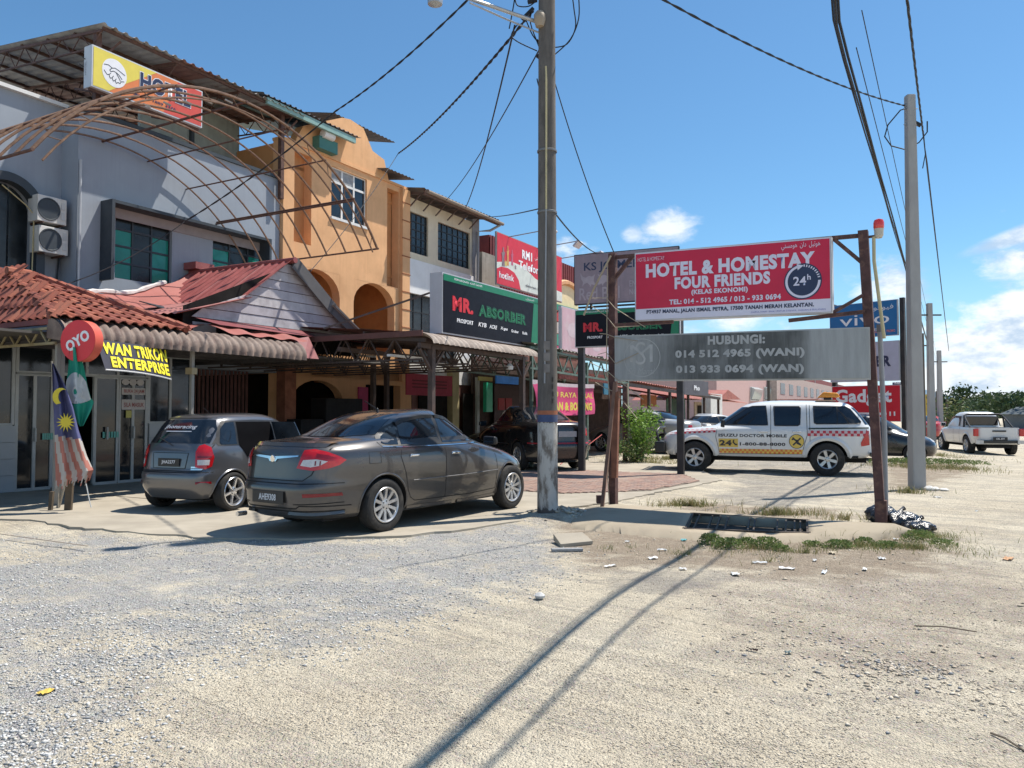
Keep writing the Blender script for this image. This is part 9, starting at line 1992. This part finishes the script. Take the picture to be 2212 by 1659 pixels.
# litter
pap = [pm('paper_%d' % i, c, .8, var=.1) for i, c in enumerate(((.72, .72, .70), (.62, .66, .70), (.60, .52, .38), (.15, .42, .44), (.60, .42, .08), (.52, .30, .16)))]
def scrap(px, py, w, d, m, lab, group=None, name='paper_scrap', cat='litter', crumple=.02, z=0.0):
 q = gp(px, py, z); zz0 = max(ghp(q[0], q[1]), z if z else -9); o = thing(name, lab, cat, (q[0], q[1], zz0 + .006), rnd.uniform(0, 3.14), group)
 rs = np.random.RandomState(int(px * 7 + py)); G_ = rs.rand(6, 6)
 def f(u, v):
  i, j = min(int(u * 5 + .001), 5), min(int(v * 5 + .001), 5); e = .12 * (G_[(j * 2) % 6, i] - .5); return ((u - .5) * w * (1 + e), (v - .5) * d * (1 + .2 * (G_[i, (j * 3) % 6] - .5)), crumple * G_[i, j])
 MB().grid(f, 5, 5).build('scrap', m, o, recalc=False); return o
lit = [(1355, 1170, 0, 'white paper scrap nearest the old pole'), (1410, 1205, 0, 'crumpled white paper scrap right of the broken slab'), (1320, 1222, 0, 'white scrap below the broken slab'), (1535, 1165, 1, 'small pale scrap before the drain pit'), (1430, 1188, 0, 'white scrap between the slab and the weeds'), (1700, 1228, 0, 'white scrap below the weeds'), (1760, 1212, 0, 'white scrap right of the weeds'), (1798, 1197, 2, 'folded tan paper scrap under the grey sign'), (1780, 1237, 1, 'pale blue crumpled scrap low under the sign'), (1935, 1166, 0, 'white scrap at the right end of the apron'), (1868, 1232, 0, 'white scrap right of the blue one'), (2025, 1074, 0, 'white scrap near the tall grey pole'), (2110, 1105, 0, 'long white scrap on the open yard right'), (1905, 1208, 0, 'white scrap in the dry grass'), (1640, 1215, 0, 'white scrap beside the cable shadow'), (1475, 1228, 0, 'small white scrap over the grey patch'), (2050, 985, 0, 'white scrap on the far verge'), (1588, 1241, 0, 'white bit left of the cable shadows')]
for k, (a, b, m, lab) in enumerate(lit): scrap(a, b, .055 + .045 * (k % 3), .04 + .025 * (k % 2), pap[m], lab, 'paper scraps lying about the drain apron')
scrap(1477, 1168, .09, .06, pap[3], 'small turquoise wrapper near the drain pit', name='wrapper'); scrap(100, 1496, .085, .055, pap[4], 'yellow brown dry leaf lying low left on the gravel', name='dry_leaf', cat='leaf', crumple=.012); scrap(2178, 1207, .20, .08, pap[5], 'orange and white food wrapper at the right edge', name='wrapper'); scrap(1702, 1412, .045, .03, pm('tag_grey', (.25, .3, .28), .7), 'small grey green card lying in the yard', name='card'); scrap(1625, 1406, .07, .02, pm('strip_dark', (.10, .06, .055), .7), 'thin dark strip of wood in the yard', name='wood_strip')
bs = thing('broken_slab', 'broken pale concrete slab lying tilted right of the old pole', 'slab', (*gp(1232, 1172), .0), .4)
MB().hexa([(-.20, -.15, 0), (.2, -.17, 0), (.22, .12, 0), (-.14, .16, 0), (-.20, -.15, .045), (.2, -.17, .04), (.22, .12, .07), (-.14, .16, .08)]).build('slab', conc, bs, bevel=.006); bs.rotation_euler = (.1, -.05, .4)
b2 = thing('brick_bat', 'flat dark slab piece below the broken slab', 'slab', (*gp(1225, 1188), -.012), .1); MB().box(-.17, .17, -.04, .04, 0, .03).build('piece', sg[2], b2, bevel=.005)
rk = thing('grey_rock', 'single grey stone lying alone in the sandy yard', 'stone', (*gp(1166, 1291), 0)); MB().lathe([(0, -.02), (.04, 0), (.045, .02), (.02, .04), (0, .042)], 7).build('stone', sg[0], rk, smooth=True)
for (a, b, c_, d_, lab) in ((1975, 1355, 2110, 1368, 'thin dark twig right of the debris patch'), (2140, 1588, 2215, 1628, 'straight grey stick in the lower right corner')):
 q0, q1 = gp(a, b), gp(c_, d_); o = thing('twig', lab, 'twig', (q0[0], q0[1], 0.0)); m_ = ((q1[0] - q0[0]) / 2, (q1[1] - q0[1]) / 2 + .02, .02); MB().tube([(0, 0, .01), m_, (q1[0] - q0[0], q1[1] - q0[1], .01)], .005, 5).build('twig', pm('twig_bark', (.14, .11, .08), .8), o)
rl = thing('rag_line', 'red and white plastic rope lying behind the old pole', 'rope', (0, 0, 0)); a, b = gp(1210, 1003, .06), gp(1300, 985, .05); MB().tube([(a[0], a[1], .06), ((a[0] + b[0]) / 2, (a[1] + b[1]) / 2 - .2, .4), (b[0], b[1], .75)], .012, 5).build('rope', pm('rope_red', (.45, .08, .07), .7), rl)
